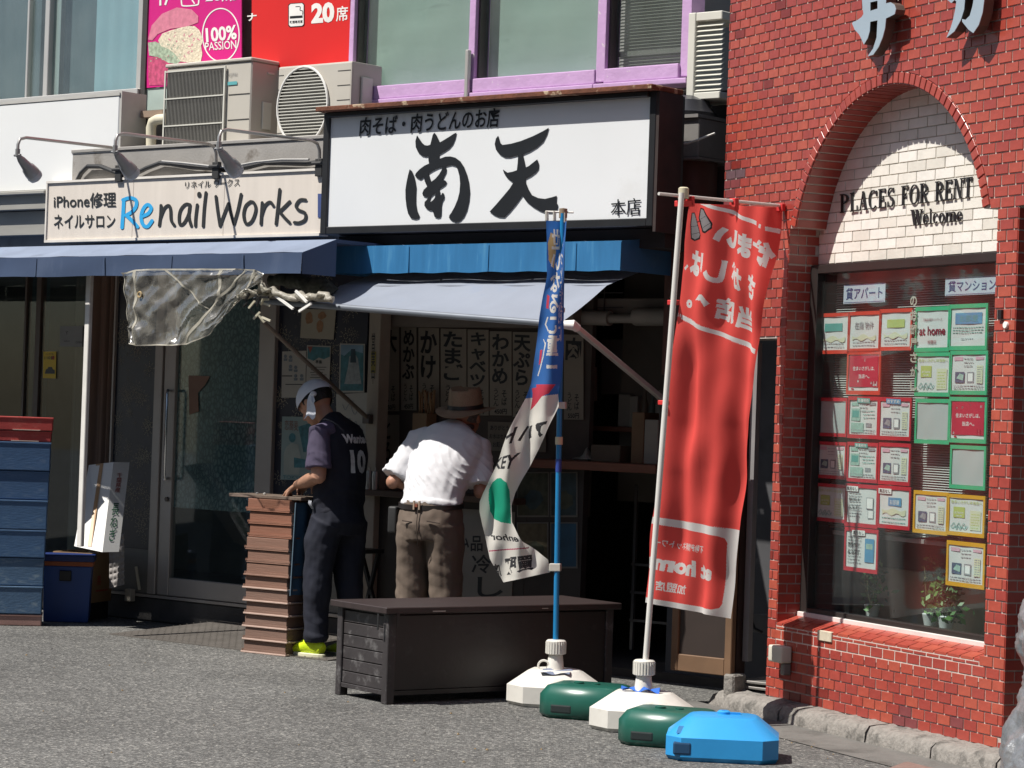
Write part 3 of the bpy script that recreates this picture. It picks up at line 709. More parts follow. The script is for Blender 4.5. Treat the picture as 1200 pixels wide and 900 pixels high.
# lilac windows
LIL=M('lilac_paint',(.52,.33,.56),rough=.6,var=.08,sc=8,bump=.25,bsc=30,col2=(.66,.62,.60),c2=.64,w2=.03,sc2=16)
GRN=M('dusty_green_blind',(.40,.48,.41),rough=.8,var=.10,sc=1.5,stretch=(1,1,5),col2=(.28,.33,.29),c2=.6,w2=.15,sc2=3)
BRN=M('brown_blind',(.19,.175,.14),rough=.8,var=.1)
pz=s_at(620,104,.14)[1]
lw=[(416,424,550,556),(556,566,700,706),(706,719,806,815)]
for i,(f0,a,b,f1) in enumerate(lw):
    x0=s_at(a,60,.12)[0]; x1=s_at(b,60,.12)[0]
    w=thing('lilac_window',['lilac framed upstairs window next to the red poster','lilac framed upstairs window in the middle over the noodle shop sign','lilac framed upstairs window with dark slatted blind beside the louvre'][i],'window',SF,((x0+x1)/2,-.12,pz),group='lilac framed windows upstairs')
    g=MB(); xl=s_at(f0,60,.14)[0]; xr=s_at(f1,60,.14)[0]
    g.box(xl+.002,x0,-.20,-.06,pz,ZT); 
    if i==2: g.box(x1,xr,-.19,-.06,pz,ZT)
    g.box(x0+.001,xr if i<2 else x1,-.21,-.06,pz-.01,pz+.075); g.box(xl+.003,xr,-.225,-.06,pz-.045,pz-.012); 
    part('frame',g,LIL,w,bevel=.006,seg=2)
    g=MB(); g.box(x0-.005,x0+.014,-.17,-.09,pz+.076,ZT); part('track',g,ALD,w)
    g=MB(); g.box(x0+.015,x1-.001,-.115,-.109,pz+.076,ZT); part('pane',g,glass('upper_glass2',refl=1.0,dirt=.08,dcol=(.42,.46,.42),dscale=2.5),w)
    g=MB()
    if i<2: g.box(x0,x1,-.06,-.05,pz+.05,ZT)
    else:
        z=pz+.09
        while z<ZT: g.add([(x0,-.07,z),(x1,-.07,z),(x1,-.05,z+.012),(x0,-.05,z+.012)],[(0,1,2,3)]); z+=.019
        g.box(x0,x1,-.075,-.045,pz+.16,pz+.19)
    part('blind',g,GRN if i<2 else BRN,w)
g=MB(); g.box(s_at(550,60,.2)[0],s_at(557,60,.2)[0]-.02,-.24,-.21,pz-.05,pz+.25); part('vent_pipe',g,AL,sb,bevel=.004)
# louvre unit at the right end of the upstairs wall
xl,zl=s_at(806,118,.25); xr=s_at(845,118,.25)[0]; zu=s_at(820,15,.25)[1]
t=thing('louvre_unit','cream louvred outdoor unit between the lilac window and the brick wall','louvre',SF,((xl+xr)/2,-.25,zl))
CRM=M('cream_metal',(.62,.61,.54),rough=.45,var=.06,col2=(.40,.38,.32),c2=.66,w2=.12,sc2=4)
g=MB(); g.box(xl,xl+.05,-.27,-.0,zl,zu); g.box(xl+.051,xr,-.268,-.0,zu-.05,zu-.001); g.box(xl+.051,xr,-.268,0,zl,zl+.04); part('case',g,CRM,t,bevel=.004)
z=zl+.05
while z<zu-.06:
    g=MB(); g.add([(xl+.052,-.262,z),(xr,-.262,z),(xr,-.235,z+.018),(xl+.052,-.235,z+.018),(xl+.052,-.258,z-.003),(xr,-.258,z-.003),(xr,-.231,z+.015),(xl+.052,-.231,z+.015)],[(0,1,2,3),(7,6,5,4),(0,4,5,1),(1,5,6,2),(2,6,7,3),(3,7,4,0)]); part('slat',g,CRM,t); z+=.028
# ---------------- parapet, conduit, pipe, air conditioners
PAR=M('parapet_metal',(.30,.285,.265),rough=.7,var=.15,sc=4,bump=.15,col2=(.14,.12,.10),c2=.58,w2=.12,sc2=4)
xp0,zp1=s_at(85,180,.5); xp1=s_at(382,168,.5)[0]; zp0=s_at(200,212,.5)[1]
t=thing('parapet','grey weathered parapet between the air conditioners and the nail salon sign','parapet',SF,(.5,-.5,zp0))
g=MB(); g.box(xp0,xp1,-.5,-.30,zp0-.12,zp1-.0); part('panel_face',g,PAR,t,bevel=.004)
g=MB(); g.box(xp0-.005,xp1,-.51,-.29,zp1+.001,zp1+.025); part('coping',g,PAR,t,bevel=.004)
g=MB(); f=pxf(SF,.53); g.tube([f(x,y) for x,y in ((90,213),(95,203),(103,195),(118,195),(131,200),(138,203),(160,203),(172,197),(188,191),(200,192),(225,196),(248,197),(262,199),(290,196),(310,191),(330,191),(360,192),(372,190))],.016,8)
part('conduit',g,M('black_conduit',(.03,.03,.03),rough=.5),t,smooth=True)
g=MB(); f2=pxf(SF,.56); g.tube([f2(x,y) for x,y in ((190,189),(215,191),(250,195),(268,196),(300,190),(330,187),(362,187))],.008,6); part('cable',g,M('grey_cable',(.35,.34,.32),rough=.5),t,smooth=True)
g=MB(); f3=pxf(SF,.36); g.tube([f3(x,y) for x,y in ((177,178),(177,150),(179,143),(185,140),(196,139))],.035,12); part('pvc_pipe',g,M('pvc_cream',(.62,.58,.45),rough=.45),sb,smooth=True)
g=MB(); a=s_at(170,131,.3); b=s_at(192,137,.3); g.box(a[0],b[0]+.03,-.34,-.15,b[1],a[1]); part('sill_board',g,M('old_wood',(.26,.19,.14),rough=.8,var=.2),sb)
a=s_at(172,104,.15); b=s_at(193,128,.15); g=MB(); g.box(a[0],b[0]+.2,-.15,-.14,b[1],a[1]); part('window_strip',g,M('pale_green_glass',(.38,.46,.42),rough=.3),sb)
ACM=M('ac_beige',(.50,.47,.41),rough=.5,var=.06,sc=3,col2=(.32,.29,.24),c2=.62,w2=.2,sc2=3); ACG=M('ac_grille',(.30,.29,.26),rough=.5,metal=.3); ACD=M('ac_dark',(.05,.048,.045),rough=.8)
def ac_box(label,pl,pr,pt,pb,d,dep):
    x0,z1=s_at(pl,pt,d); x1,z0=s_at(pr,pb,d)
    t=thing('air_conditioner',label,'air conditioner',SF,((x0+x1)/2,-d,z0),group='outdoor units on the ledge')
    return t,x0,x1,z0,z1
t,x0,x1,z0,z1=ac_box('tall beige outdoor unit with rectangular wire grille beside the pink poster',193,289,76,178,.42,.3)
g=MB(); xg=x0+(x1-x0)*.72
g.box(x0,x1,-.40,-.12,z0,z1-.02); part('case',g,ACM,t,bevel=.008)
g=MB(); g.box(x0-.006,x1+.008,-.412,-.11,z1-.019,z1+.004); part('lid',g,ACM,t,bevel=.006)
g=MB(); g.box(x0+.012,xg-.01,-.404,-.401,z0+.02,z1-.05); part('fan_shadow',g,ACD,t)
g=MB()
for i in range(42): x=x0+.014+(xg-x0-.03)*i/41; g.bar((x,-.415,z0+.02),(x,-.415,z1-.05),.0035,.004,up=(0,1,0))
part('grille_wires',g,ACG,t,kind='stuff')
for i in range(4): 
    z=z0+.02+(z1-z0-.07)*i/3; g=MB(); g.bar((x0+.008,-.418,z),(xg-.006,-.418,z),.008,.008); part('grille_bar',g,CRM,t)
for x in (x0+.008,xg-.004): g=MB(); g.bar((x,-.416,z0+.01),(x,-.416,z1-.04),.012,.01,up=(0,1,0)); part('grille_bar',g,CRM,t)
g=MB(); fA=pxf(SF,.403); put_text(g,'FUJITSU',qf(fA,[(267,86),(278,85),(278,90),(267,91)]),.001); part('lettering',g,M('grey_print',(.2,.2,.2)),t)
g=MB(); decal(g,[(267,96),(278,95),(278,99),(267,100)],fA,.002); part('badge',g,M('teal_print',(.10,.36,.38)),t)
g=MB()
for z in (z0+(z1-z0)*.35,z0+(z1-z0)*.62): g.box(xg+.02,x1-.01,-.403,-.4005,z,z+.005)
part('seam',g,ACD,t)
g=MB(); g.box(x1+.0005,x1+.014,-.30,-.22,z0+.16,z0+.34); g.box(x1+.0005,x1+.01,-.26,-.20,z1-.09,z1-.075); part('valve_cover',g,CRM,t,bevel=.003)
t,x0,x1,z0,z1=ac_box('lower beige outdoor unit with round white fan ring left of the noodle sign',324,407,78,162,.42,.3)
g=MB(); g.box(x0,x1,-.40,-.12,z0,z1); part('case',g,ACM,t,bevel=.012,seg=2)
cx,cz=s_at(354.5,124,.41); R_=s_at(384,124,.41)[0]-cx
g=MB(); g.add([(cx+R_*math.cos(a*math.pi/16),-.402,cz+R_*1.12*math.sin(a*math.pi/16)) for a in range(32)],[tuple(range(32))]); part('fan_shadow',g,ACD,t)
g=MB(); g.tube([(cx+R_*math.cos(a*math.pi/16),-.412,cz+R_*1.12*math.sin(a*math.pi/16)) for a in range(33)],.008,6,cap=False); part('fan_ring',g,WHT,t,smooth=True)
g=MB()
for i in range(24):
    z=cz-R_*1.1+R_*2.2*(i+.5)/24; hw=R_*math.sqrt(max(0,1-((z-cz)/(R_*1.12))**2)); g.bar((cx-hw,-.412,z),(cx+hw,-.412,z),.005,.006)
part('grille_wires',g,CRM,t,kind='stuff')
g=MB()
for k in range(5): z=z0+(z1-z0)*(.12+.19*k); g.box(x0+.005,x0+.05,-.402,-.4005,z,z+.004); g.box(x1-.12,x1-.01,-.402,-.4005,z,z+.004)
part('seam',g,ACD,t)
g=MB(); g.box(x1+.0005,x1+.018,-.32,-.22,z0+.12,z1-.09); part('valve_cover',g,CRM,t,bevel=.005)
# ---------------- nail salon sign
NS=[(57,213.5),(376,199.5),(375.7,277),(55,283)]
fs=pxf(SF,.553); dN=.55
x0,z1=s_at(57,213.5,dN); x1=s_at(378,199.5,dN)[0]; z0=s_at(55,283,dN)[1]
SGN=M('sign_cream',(.66,.60,.53),rough=.5,var=.06,sc=3,stretch=(5,1,.5),col2=(.52,.42,.34),c2=.62,w2=.25,sc2=2)
t=thing('nail_salon_sign','cream sign reading Re nail Works with blue and black handwriting','sign',SF,((x0+x1)/2,-dN,z0))
npan=3
for i in range(npan):
    g=MB(); g.box(x0+(x1-x0)*i/npan+.002,x0+(x1-x0)*(i+1)/npan-.002,-dN,-dN+.06,z0+.01,z1-.01); part('panel',g,SGN,t)
g=MB(); g.box(x0-.012,x1,-dN-.012,-dN+.07,z0-.008,z0+.009); g.box(x0-.012,x1,-dN-.012,-dN+.07,z1-.009,z1+.006); g.box(x0-.012,x0+.001,-dN-.011,-dN+.069,z0+.01,z1-.01); part('frame',g,M('pale_frame',(.70,.66,.60),rough=.5),t)
C4=lambda x,y:(50+x/6.667,195+y/6.667); C5=lambda x,y:(210+x/6.667,195+y/6.667)
BLU=M('sky_blue_print',(.03,.36,.70),rough=.45); g=MB()
c4=lambda *p:[C4(*q) for q in p]; c5=lambda *p:[C5(*q) for q in p]
strokes(g,[c4((634,262),(630,340),(620,478)),c4((628,262),(680,246),(728,262),(730,310),(700,352),(652,382)),c4((655,382),(700,425),(742,472)),
   c4((772,392),(825,368),(848,325),(820,298),(785,335),(770,400),(785,455),(820,470),(855,425))],fs,2.1,.001); part('lettering',g,BLU,t)
g=MB(); CH_=M('charcoal_print',(.022,.024,.025),rough=.5)
strokes(g,[c4((925,305),(922,380),(912,462)),c4((918,410),(950,330),(985,305),(1000,340),(1005,420),(1030,462)),
   c5((85,300),(50,296),(12,340),(0,400),(8,455),(40,440),(75,370),(85,300)),c5((85,300),(76,390),(95,465)),c5((142,300),(130,400),(128,465)),
   c5((210,205),(196,330),(188,468)),c5((288,235),(302,350),(320,465)),c5((320,465),(350,380),(386,290)),c5((386,290),(405,370),(428,452)),c5((428,452),(460,340),(485,218)),
   c5((558,275),(520,310),(505,380),(525,448),(570,425),(600,340),(585,285),(558,275)),c5((650,283),(645,360),(640,450)),c5((642,390),(670,310),(710,278),(738,308)),
   c5((787,180),(772,320),(758,450)),c5((865,275),(820,320),(785,352)),c5((785,352),(825,400),(865,440)),c5((990,262),(945,262),(915,305),(935,340),(985,365),(985,415),(940,440),(902,438))],fs,1.8,.001)
strokes(g,[c5((157,214),(157,228))],fs,2.4,.001)
put_text(g,'iPhone修理',qf(fs,[(63,227.5),(136,224.5),(136,243),(63,244.5)]),.001,bold=.012); put_text(g,'ネイルサロン',qf(fs,[(63,251.5),(135,251),(135,267),(63,268)]),.001,bold=.012)
put_text(g,'リネイル ワークス',qf(fs,[(217,213),(281,209),(281,218),(217,221)]),.001,bold=.008); part('lettering',g,CH_,t)
g=MB(); decal(g,[(372.5,227),(377,227),(377,255),(372.5,255)],fs,.001); part('side_mark',g,M('navy_print',(.05,.08,.22)),t)
# arm lamps
ST=M('galvanised_steel',(.42,.41,.39),rough=.35,metal=.75,var=.1); LB=M('lamp_body',(.30,.30,.30),rough=.35,metal=.4,var=.1)
for i,(bx,by,tx,ty) in enumerate(((139,190,18,183),(253,186,142,177),(374,182,262,173))):
    xb,zb=s_at(bx,by,.57); L=.86; zt_=s_at(bx,by-16,.57)[1]
    t=thing('arm_lamp',['spotlight on a bent steel arm at the left end of the nail salon sign','spotlight on a bent steel arm above the word Re','spotlight on a bent steel arm at the right end of the nail salon sign'][i],'lamp',SF,(xb,-.55,zb),group='arm lamps over the nail salon sign')
    g=MB(); g.tube([(xb,-.56,zb-.10),(xb,-.57,zt_-.05),(xb,-.59,zt_-.015),(xb,-.64,zt_),(xb,-.55-L+.05,zt_-.01),(xb,-.55-L,zt_-.025),(xb,-.55-L-.015,zt_-.06),(xb,-.55-L-.015,zt_-.13)],.0105,8); part('arm',g,ST,t,smooth=True)
    g=MB(); g.box(xb-.03,xb+.03,-.575,-.545,zb-.13,zb-.02); g.tube([(xb-.05,-.58,zb-.05),(xb+.05,-.58,zb-.05)],.012,6); part('bracket',g,M('black_iron',(.03,.03,.03),rough=.6),t,bevel=.003)
    y0=-.55-L-.015; z0_=zt_-.13
    A=Vector((xb,y0,z0_)); D=Vector((.0,.77,-.63)).normalized()*.8
    g=MB(); g.tube([A+Vector((0,0,.04)),A,A+D*.03],.016,8); g.tube([A+Vector((-.03,0,.0)),A+Vector((.03,0,0))],.009,6); part('knuckle',g,LB,t,smooth=True)
    g=MB(); g.tube([A+D*.02,A+D*.05,A+D*.13,A+D*.145,A+D*.20,A+D*.215],.03,14,rs=[.018,.026,.036,.044,.05,.050]); HO=part('housing',g,LB,t,smooth=True)
    g=MB(); g.tube([A+D*.212,A+D*.235,A+D*.262,A+D*.28],.05,14,rs=[.046,.052,.045,.02]); part('bulb',g,M('lamp_glass',(.45,.45,.45),rough=.15),HO,smooth=True)
# ---------------- noodle shop sign
dS=.82; fS=pxf(SF,dS-.012)
x0=s_at(377,200,dS)[0]; x1=s_at(767,180,dS)[0]; z1=s_at(376,133,dS)[1]; z0=s_at(560,270,dS)[1]
t=thing('noodle_shop_sign','big white box sign with brush letters 南天 in a black frame','sign',SF,((x0+x1)/2,-dS,z0))
BKM=M('black_frame',(.018,.019,.021),rough=.4,var=.2,sc=6,col2=(.12,.08,.06),c2=.70,w2=.04,sc2=14)
g=MB(); fw=.05
g.box(x0,x0+fw,-dS,-.55,z0,z1); g.box(x1-fw*.9,x1,-dS,-.55,z0,z1); g.box(x0+fw,x1-fw*.9,-dS+.002,-.55,z0,z0+.045); g.box(x0+fw,x1-fw*.9,-dS-.02,-.55,z1-.03,z1)
part('frame',g,BKM,t,bevel=.004)
SW=M('sign_white',(.70,.72,.73),rough=.35,var=.03,sc=1.5,col2=(.62,.63,.62),c2=.6,w2=.25,sc2=1.5)
g=MB(); g.box(x0+fw,x1-fw*.9,-dS+.016,-dS+.04,z0+.045,z1-.03); part('face',g,SW,t)
RUST=M('rusty_steel',(.13,.045,.022),rough=.9,var=.35,sc=14,bump=.5,col2=(.40,.30,.20),c2=.56,w2=.05,sc2=11)
g=MB(); g.box(x0-.0,x1+.022,-dS-.075,-.60,z1+.001,z1+.030); part('rusty_top',g,RUST,t,bevel=.004)
g=MB(); g.box(x1+.001,x1+.02,-dS+.004,-.60,z0-.03,z1-.001); part('side_plate',g,M('dark_rust_plate',(.030,.018,.016),rough=.7,var=.4,sc=7),t)
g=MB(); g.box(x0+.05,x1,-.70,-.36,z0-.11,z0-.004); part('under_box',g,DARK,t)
A_=[(200,130),(187,175),(190,225),(210,268),(240,295),(270,302),(292,298),(293,330),(298,358),(260,375),(220,405),(192,435),(183,455),(200,475),(225,488),(240,480),(255,465),(262,500),(275,530),(282,545),(255,570),(243,600),(250,622),(275,630),(298,622),(285,645),(262,670),(260,700),(275,722),(300,738),(325,740),(335,765),(342,790),(365,800),(388,795),(396,770),(398,700),(405,665),(420,640),(421,620),(415,600),(405,595),(398,612),(387,615),(385,585),(378,565),(405,548),(430,530),(440,510),(428,495),(405,490),(420,460),(437,425),(438,400),(428,385),(440,378),(480,370),(515,380),(530,405),(545,460),(550,520),(545,590),(530,650),(505,710),(480,755),(462,780),(460,800),(480,820),(515,832),(550,822),(580,790),(605,735),(622,660),(628,590),(620,510),(605,450),(580,385),(550,340),(510,310),(470,300),(430,302),(395,315),(378,322),(380,285),(420,262),(460,235),(490,200),(510,150),(518,108),(500,115),(470,135),(430,160),(385,187),(372,160),(355,125),(340,108),(328,125),(318,165),(308,205),(285,212),(260,208),(240,190),(220,160)]
H1=[(293,438),(330,415),(370,395),(405,385),(400,410),(380,445),(350,480),(315,507),(305,480)]; H2=[(350,597),(330,610),(310,630),(302,655),(310,670),(330,655),(345,635)]
B_=[(140,405),(158,420),(175,460),(185,500),(193,550),(190,620),(190,680),(200,740),(220,785),(212,803),(185,810),(150,800),(128,765),(115,710),(107,640),(106,570),(115,510),(128,450)]
T_=[(165,133),(148,155),(138,200),(148,245),(180,285),(220,308),(260,308),(328,290),(325,350),(318,412),(280,425),(240,432),(205,407),(215,440),(240,475),(270,500),(290,510),(260,560),(210,620),(150,690),(97,748),(130,775),(170,792),(215,795),(260,750),(310,690),(362,618),(400,670),(450,710),(500,740),(540,755),(590,758),(625,755),(645,730),(650,695),(637,670),(640,620),(600,632),(545,645),(490,638),(440,615),(410,565),(388,510),(388,482),(430,460),(470,430),(493,400),(495,360),(482,325),(450,350),(415,378),(388,390),(378,340),(365,285),(420,262),(480,225),(530,180),(560,120),(575,68),(530,95),(450,135),(350,175),(270,197),(200,207),(182,190)]
Q=lambda L,ox:[(ox+x/6.927,140+y/6.927) for x,y in L]
INK=M('ink_black',(.014,.016,.019),rough=.4)
for loops in ([Q(A_,460),Q(H1,460),Q(H2,460)],[Q(B_,460)]):
    g=MB(); g.prism(loops,lambda a,b,e:fS(a,b,.002-e),.003); part('brush_letter',g,INK,t)
g=MB(); g.prism([Q(T_,560)],lambda a,b,e:fS(a,b,.002-e),.003); part('brush_letter',g,INK,t)
g=MB(); put_text(g,'肉そば・肉うどんのお店',qf(fS,[(421,138),(586,126),(586,149),(421,160)]),.002,bold=.018,shear=.12); put_text(g,'本店',qf(fS,[(716,234),(751,231.5),(751,251.5),(716,253.5)]),.002,bold=.004)
part('lettering',g,INK,t)
# ---------------- awnings
def canopy(name,label,xa,xb,y0,y1,zb_,zt_,zv0,mats,n=40,end=True,wob=.006):
    t=thing(name,label,'awning',SF,((xa+xb)/2,-y1,zv0))
    r=random.Random(4)
    g=MB(); g.grid(lambda u,v:(xa+(xb-xa)*u,-(y0+(y1-y0)*v),zb_+(zt_-zb_)*v-math.sin(math.pi*v)*.012+.004*math.sin(u*60)*v),n,6,m=0)
    g.grid(lambda u,v:(xa+(xb-xa)*u,-(y1+.004+wob*math.sin(u*31+v*2)*v),zt_-(zt_-zv0)*v+.003*math.sin(u*47)*v),n,4,m=1)
    part('cover',g,mats,t,smooth=True)
    for x in (xa,xb): g=MB(); g.prism([[(-y0,zb_),(-y1,zt_),(-y1,zv0),(-y0,zv0)]],lambda a,b,e,x=x:(x+e-.002,a,b),.004); part('end_cloth',g,mats[1],t)
    g=MB(); g.box(xa,xb,-y0,-.33,zb_-.02,zb_); part('light_stop_flap',g,mats[1],t)  # flap added behind the awning to block sun leaking past it
    for k in range(1,int((xb-xa)/.62)+1):
        x=xa+k*.62+r.uniform(-.03,.03)
        if x<xb-.05: g=MB(); g.add([(x,-y1-.0085,zt_-.004),(x+.012,-y1-.0085,zt_-.004),(x+.012,-y1-.0085-wob,zv0+.004),(x,-y1-.0085-wob,zv0+.004)],[(0,1,2,3)]); part('cloth_joint',g,mats[1],t)
    g=MB(); g.tube([(xa,-y1+.018,zv0+.03),(xb,-y1+.018,zv0+.03)],.010,8)
    for k in range(4): x=xa+.05+(xb-xa-.1)*k/3; g.tube([(x,-y0,zv0+.05),(x,-y1+.02,zv0+.04)],.010,6)
    part('frame_tube',g,ST,t); return t
NB=M('navy_canvas',(.036,.062,.125),rough=.8,var=.10,sc=4,bump=.15,bsc=20,col2=(.09,.12,.19),c2=.55,w2=.3,sc2=2,stretch=(1,1,.4))
NBT=M('pale_canvas_top',(.19,.23,.31),rough=.85,var=.12,sc=5,col2=(.12,.14,.19),c2=.6,w2=.2,sc2=3)  # top canvas in a paler colour than the front
xa=-3.4; xb,_=s_at(354,311,1.4); zt_=s_at(200,298.5,1.4)[1]; zv=s_at(200,322.5,1.4)[1]; zb_=s_at(200,285,1.12)[1]
canopy('nail_salon_awning','navy canvas awning with paler top over the nail salon front',xa,xb,1.12,1.4,zb_,zt_,zv,[NBT,NB])
BB_=M('blue_vinyl',(.030,.155,.33),rough=.45,var=.16,sc=3,stretch=(5,1,.6),bump=.1,bsc=12,col2=(.07,.23,.40),c2=.54,w2=.2,sc2=3)
BBT=M('blue_vinyl_top',(.22,.27,.42),rough=.6,var=.2,sc=9,col2=(.30,.20,.24),c2=.56,w2=.2,sc2=7)
xa2=s_at(391,305,.86)[0]; xb2=s_at(728,297,.86)[0]; z_t=s_at(560,285.5,.86)[1]; z_v=s_at(560,319,.86)[1]; z_b=s_at(560,279,.45)[1]+.0
canopy('noodle_shop_awning','bright blue vinyl awning below the big white noodle shop sign',xa2,xb2,.40,.86,z_t+.05,z_t,z_v,[BBT,BB_],wob=.002)
# small cloth awning with its roller bar and arms
CL=M('grey_blue_cloth',(.27,.30,.36),rough=.85,var=.06,sc=4,bump=.08,trans=.18,col2=(.22,.27,.37),c2=.6,w2=.2,sc2=2)
bl_=s_at(398,335,.88); br_=s_at(711,334.5,.88); fl_=s_at(358,357,1.32); fr_=s_at(655,380,1.32)
P3=lambda q,d:Vector((q[0],-d,q[1]))
A,B,C,D=P3(bl_,.88),P3(br_,.88),P3(fr_,1.32),P3(fl_,1.32)
t=thing('cloth_awning','faded grey blue cloth awning sagging over the noodle shop window','awning',SF,tuple((C+D)/2))
g=MB(); g.grid(lambda u,v:tuple((A*(1-u)+B*u)*(1-v)+(D*(1-u)+C*u)*v+Vector((0,0,-.03*math.sin(math.pi*v)*(1-.6*u)+.004*math.sin(u*25+v*3)))),30,10)
g.grid(lambda u,v:tuple((A*(1-u)+B*u)+Vector((0,.36*v,.11*v+.03*math.sin(u*19)*v*(1-v))) ),20,4)  # hidden flap added to close a sun leak behind the cloth
part('cloth',g,CL,t,smooth=True)
E0=P3(s_at(298,352,1.32),1.32)
g=MB(); g.tube([tuple(E0),tuple(D+(C-D)*.3),tuple(C)],.019,10); part('front_bar',g,M('grey_bar',(.20,.22,.25),rough=.4,metal=.4),t,smooth=True)
elb=P3(s_at(672,381,1.28),1.28); wall=P3(s_at(778,469,.45),.45)
g=MB(); g.tube([tuple(C+Vector((-.02,0,0))),tuple(elb),tuple(elb+(wall-elb)*.04)],.02,10,rs=[.018,.030,.024]); part('elbow',g,M('white_plastic',(.72,.70,.66),rough=.4),t,smooth=True)
g=MB(); g.bar(tuple(elb),tuple(wall),.035,.028); part('arm',g,AL,t,bevel=.004)
pb=P3(s_at(432,491,.06),.06); pt_=P3(s_at(309,378,1.18),1.18)
g=MB(); g.tube([tuple(pt_),tuple(pb)],.014,8); part('arm',g,M('brown_rod',(.20,.17,.14),rough=.5),t,smooth=True)
g=MB(); g.box(pb.x-.03,pb.x+.03,-.09,-.03,pb.z-.03,pb.z+.03); part('wall_bracket',g,ALD,t,bevel=.004)
# clear vinyl sheet hanging from the navy awning
VN=glass('clear_vinyl',tint=(.90,.90,.86),refl=2.6,dirt=.11,dcol=(.80,.77,.68),dscale=9,rough=.16)
def _vbump():
    nt=VN.node_tree; gl=[n for n in nt.nodes if n.type=='BSDF_GLOSSY'][0]; df=[n for n in nt.nodes if n.type=='BSDF_DIFFUSE'][0]
    tc=nd(nt,'ShaderNodeTexCoord'); no=nd(nt,'ShaderNodeTexNoise'); no.inputs['Scale'].default_value=5; no.inputs['Detail'].default_value=3; no.inputs['Distortion'].default_value=1.5
    nt.links.new(tc.outputs['Object'],no.inputs['Vector']); bp=nd(nt,'ShaderNodeBump'); bp.inputs['Strength'].default_value=.4; bp.inputs['Distance'].default_value=.04
    nt.links.new(no.outputs[0],bp.inputs['Height']); nt.links.new(bp.outputs[0],gl.inputs['Normal']); nt.links.new(bp.outputs[0],df.inputs['Normal'])
_vbump()
tp=[(147,320),(160,316),(190,315),(220,315),(250,315),(280,315),(300,316),(312,322)]
bt=[(160,403),(168,406),(190,405),(215,406),(228,404),(252,394),(272,374),(290,352)]
def vin(u,v,e=0):
    k=u*7; i=min(int(k),6); r=k-i
    tx=tp[i][0]*(1-r)+tp[i+1][0]*r; ty=tp[i][1]*(1-r)+tp[i+1][1]*r; bx=bt[i][0]*(1-r)+bt[i+1][0]*r; by=bt[i][1]*(1-r)+bt[i+1][1]*r
    px_=tx+(bx-tx)*v; py_=ty+(by-ty)*v; x,z=s_at(px_,py_,1.44)
    fold=.5+.5*mnoise.noise(Vector((u*5+v*2.2,v*1.6-u*1.5,3.1)))+.22*mnoise.noise(Vector((u*13-v*4,v*5+u*3,7.7)))
    rd=lambda k,sx,sy,o:(1-abs(mnoise.noise(Vector((u*sx+v*1.5,v*sy-u,o))))*k)
    crease=.022*max(0,rd(6,4,1.2,1))**2+.006*max(0,rd(7,7,3,5))**2+.008*mnoise.noise(Vector((u*16,v*7,2)))
    return (x,-1.435-.10*max(fold,0)*(.15+v)-crease,z)
t=thing('vinyl_sheet','crumpled clear vinyl weather sheet hanging from the navy awning','sheet',SF,(1.3,-1.34,1.8))
g=MB(); g.grid(vin,90,44); part('sheet',g,VN,t,smooth=True)
STRIPM=M('vinyl_strip_and_crease',(.62,.59,.50),rough=.3,var=.2,sc=30,trans=.5)
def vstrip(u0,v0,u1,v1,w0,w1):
    g=MB(); g.grid(lambda a,b:(lambda q:(q[0],q[1]-.006,q[2]))(vin(u0+(u1-u0)*b+(a-.5)*(w0+(w1-w0)*b),v0+(v1-v0)*b)),3,26); part('strip_and_crease_light',g,STRIPM,t,smooth=True)
for q_ in ((.13,.0,.13,1,.035,.03),(.78,.02,.52,1,.012,.03),(.30,.0,.62,.55,.02,.006),(.86,.0,.93,.9,.03,.012),(.62,.0,.68,.45,.025,.01),(.0,.0,.0,1,.008,.008)): vstrip(*q_)  # upright ones are real strips; the slanting ones paint bright lines along folds
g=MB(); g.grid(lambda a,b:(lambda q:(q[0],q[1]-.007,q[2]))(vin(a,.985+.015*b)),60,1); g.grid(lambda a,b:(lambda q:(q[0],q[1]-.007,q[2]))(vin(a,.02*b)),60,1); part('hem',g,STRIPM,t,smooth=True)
q_=vin(.17,.33); g=MB(); g.tube([(q_[0]+.016*math.cos(a*math.pi/8),q_[1]-.014,q_[2]+.016*math.sin(a*math.pi/8)) for a in range(17)],.006,6); part('eyelet',g,M('tan_eyelet',(.40,.30,.16),rough=.5),t,smooth=True)
MILK=M('milky_vinyl_roll',(.50,.47,.40),rough=.25,var=.3,sc=30,bump=1.0,bsc=45,trans=.4,col2=(.30,.27,.22),c2=.55,w2=.2,sc2=14)
def roll(pts,r0,d,jit,seg=10,seed=1):
    rr=random.Random(seed); P=[]; R=[]
    for i in range(len(pts)-1):
        for k in range(5):
            u=k/5; x,z=s_at(pts[i][0]*(1-u)+pts[i+1][0]*u,pts[i][1]*(1-u)+pts[i+1][1]*u,d); P.append((x,-d+rr.uniform(-.02,.02),z+rr.uniform(-.014,.014))); R.append(r0*rr.uniform(1-jit,1+jit))
    g=MB(); g.tube(P,r0,seg,rs=R,ell=.8); return g
part('rolled_edge',roll([(286,348),(310,343),(335,346),(365,350),(392,352)],.026,1.36,.25,12),MILK,t,smooth=180)
part('gathered_fold',roll([(300,318),(302,332),(312,343)],.022,1.40,.3,12,4),MILK,t,smooth=180)
part('second_fold',roll([(290,342),(315,338),(342,350),(372,345),(395,350)],.020,1.38,.3,12,8),MILK,t,smooth=180)
part('net_bundle',roll([(318,330),(345,330),(378,336),(392,345)],.050,1.02,.25,12,3),M('dark_net',(.07,.075,.06),rough=.9,var=.5,sc=30,bump=.8),t,smooth=70)
g=MB(); rr=random.Random(5)
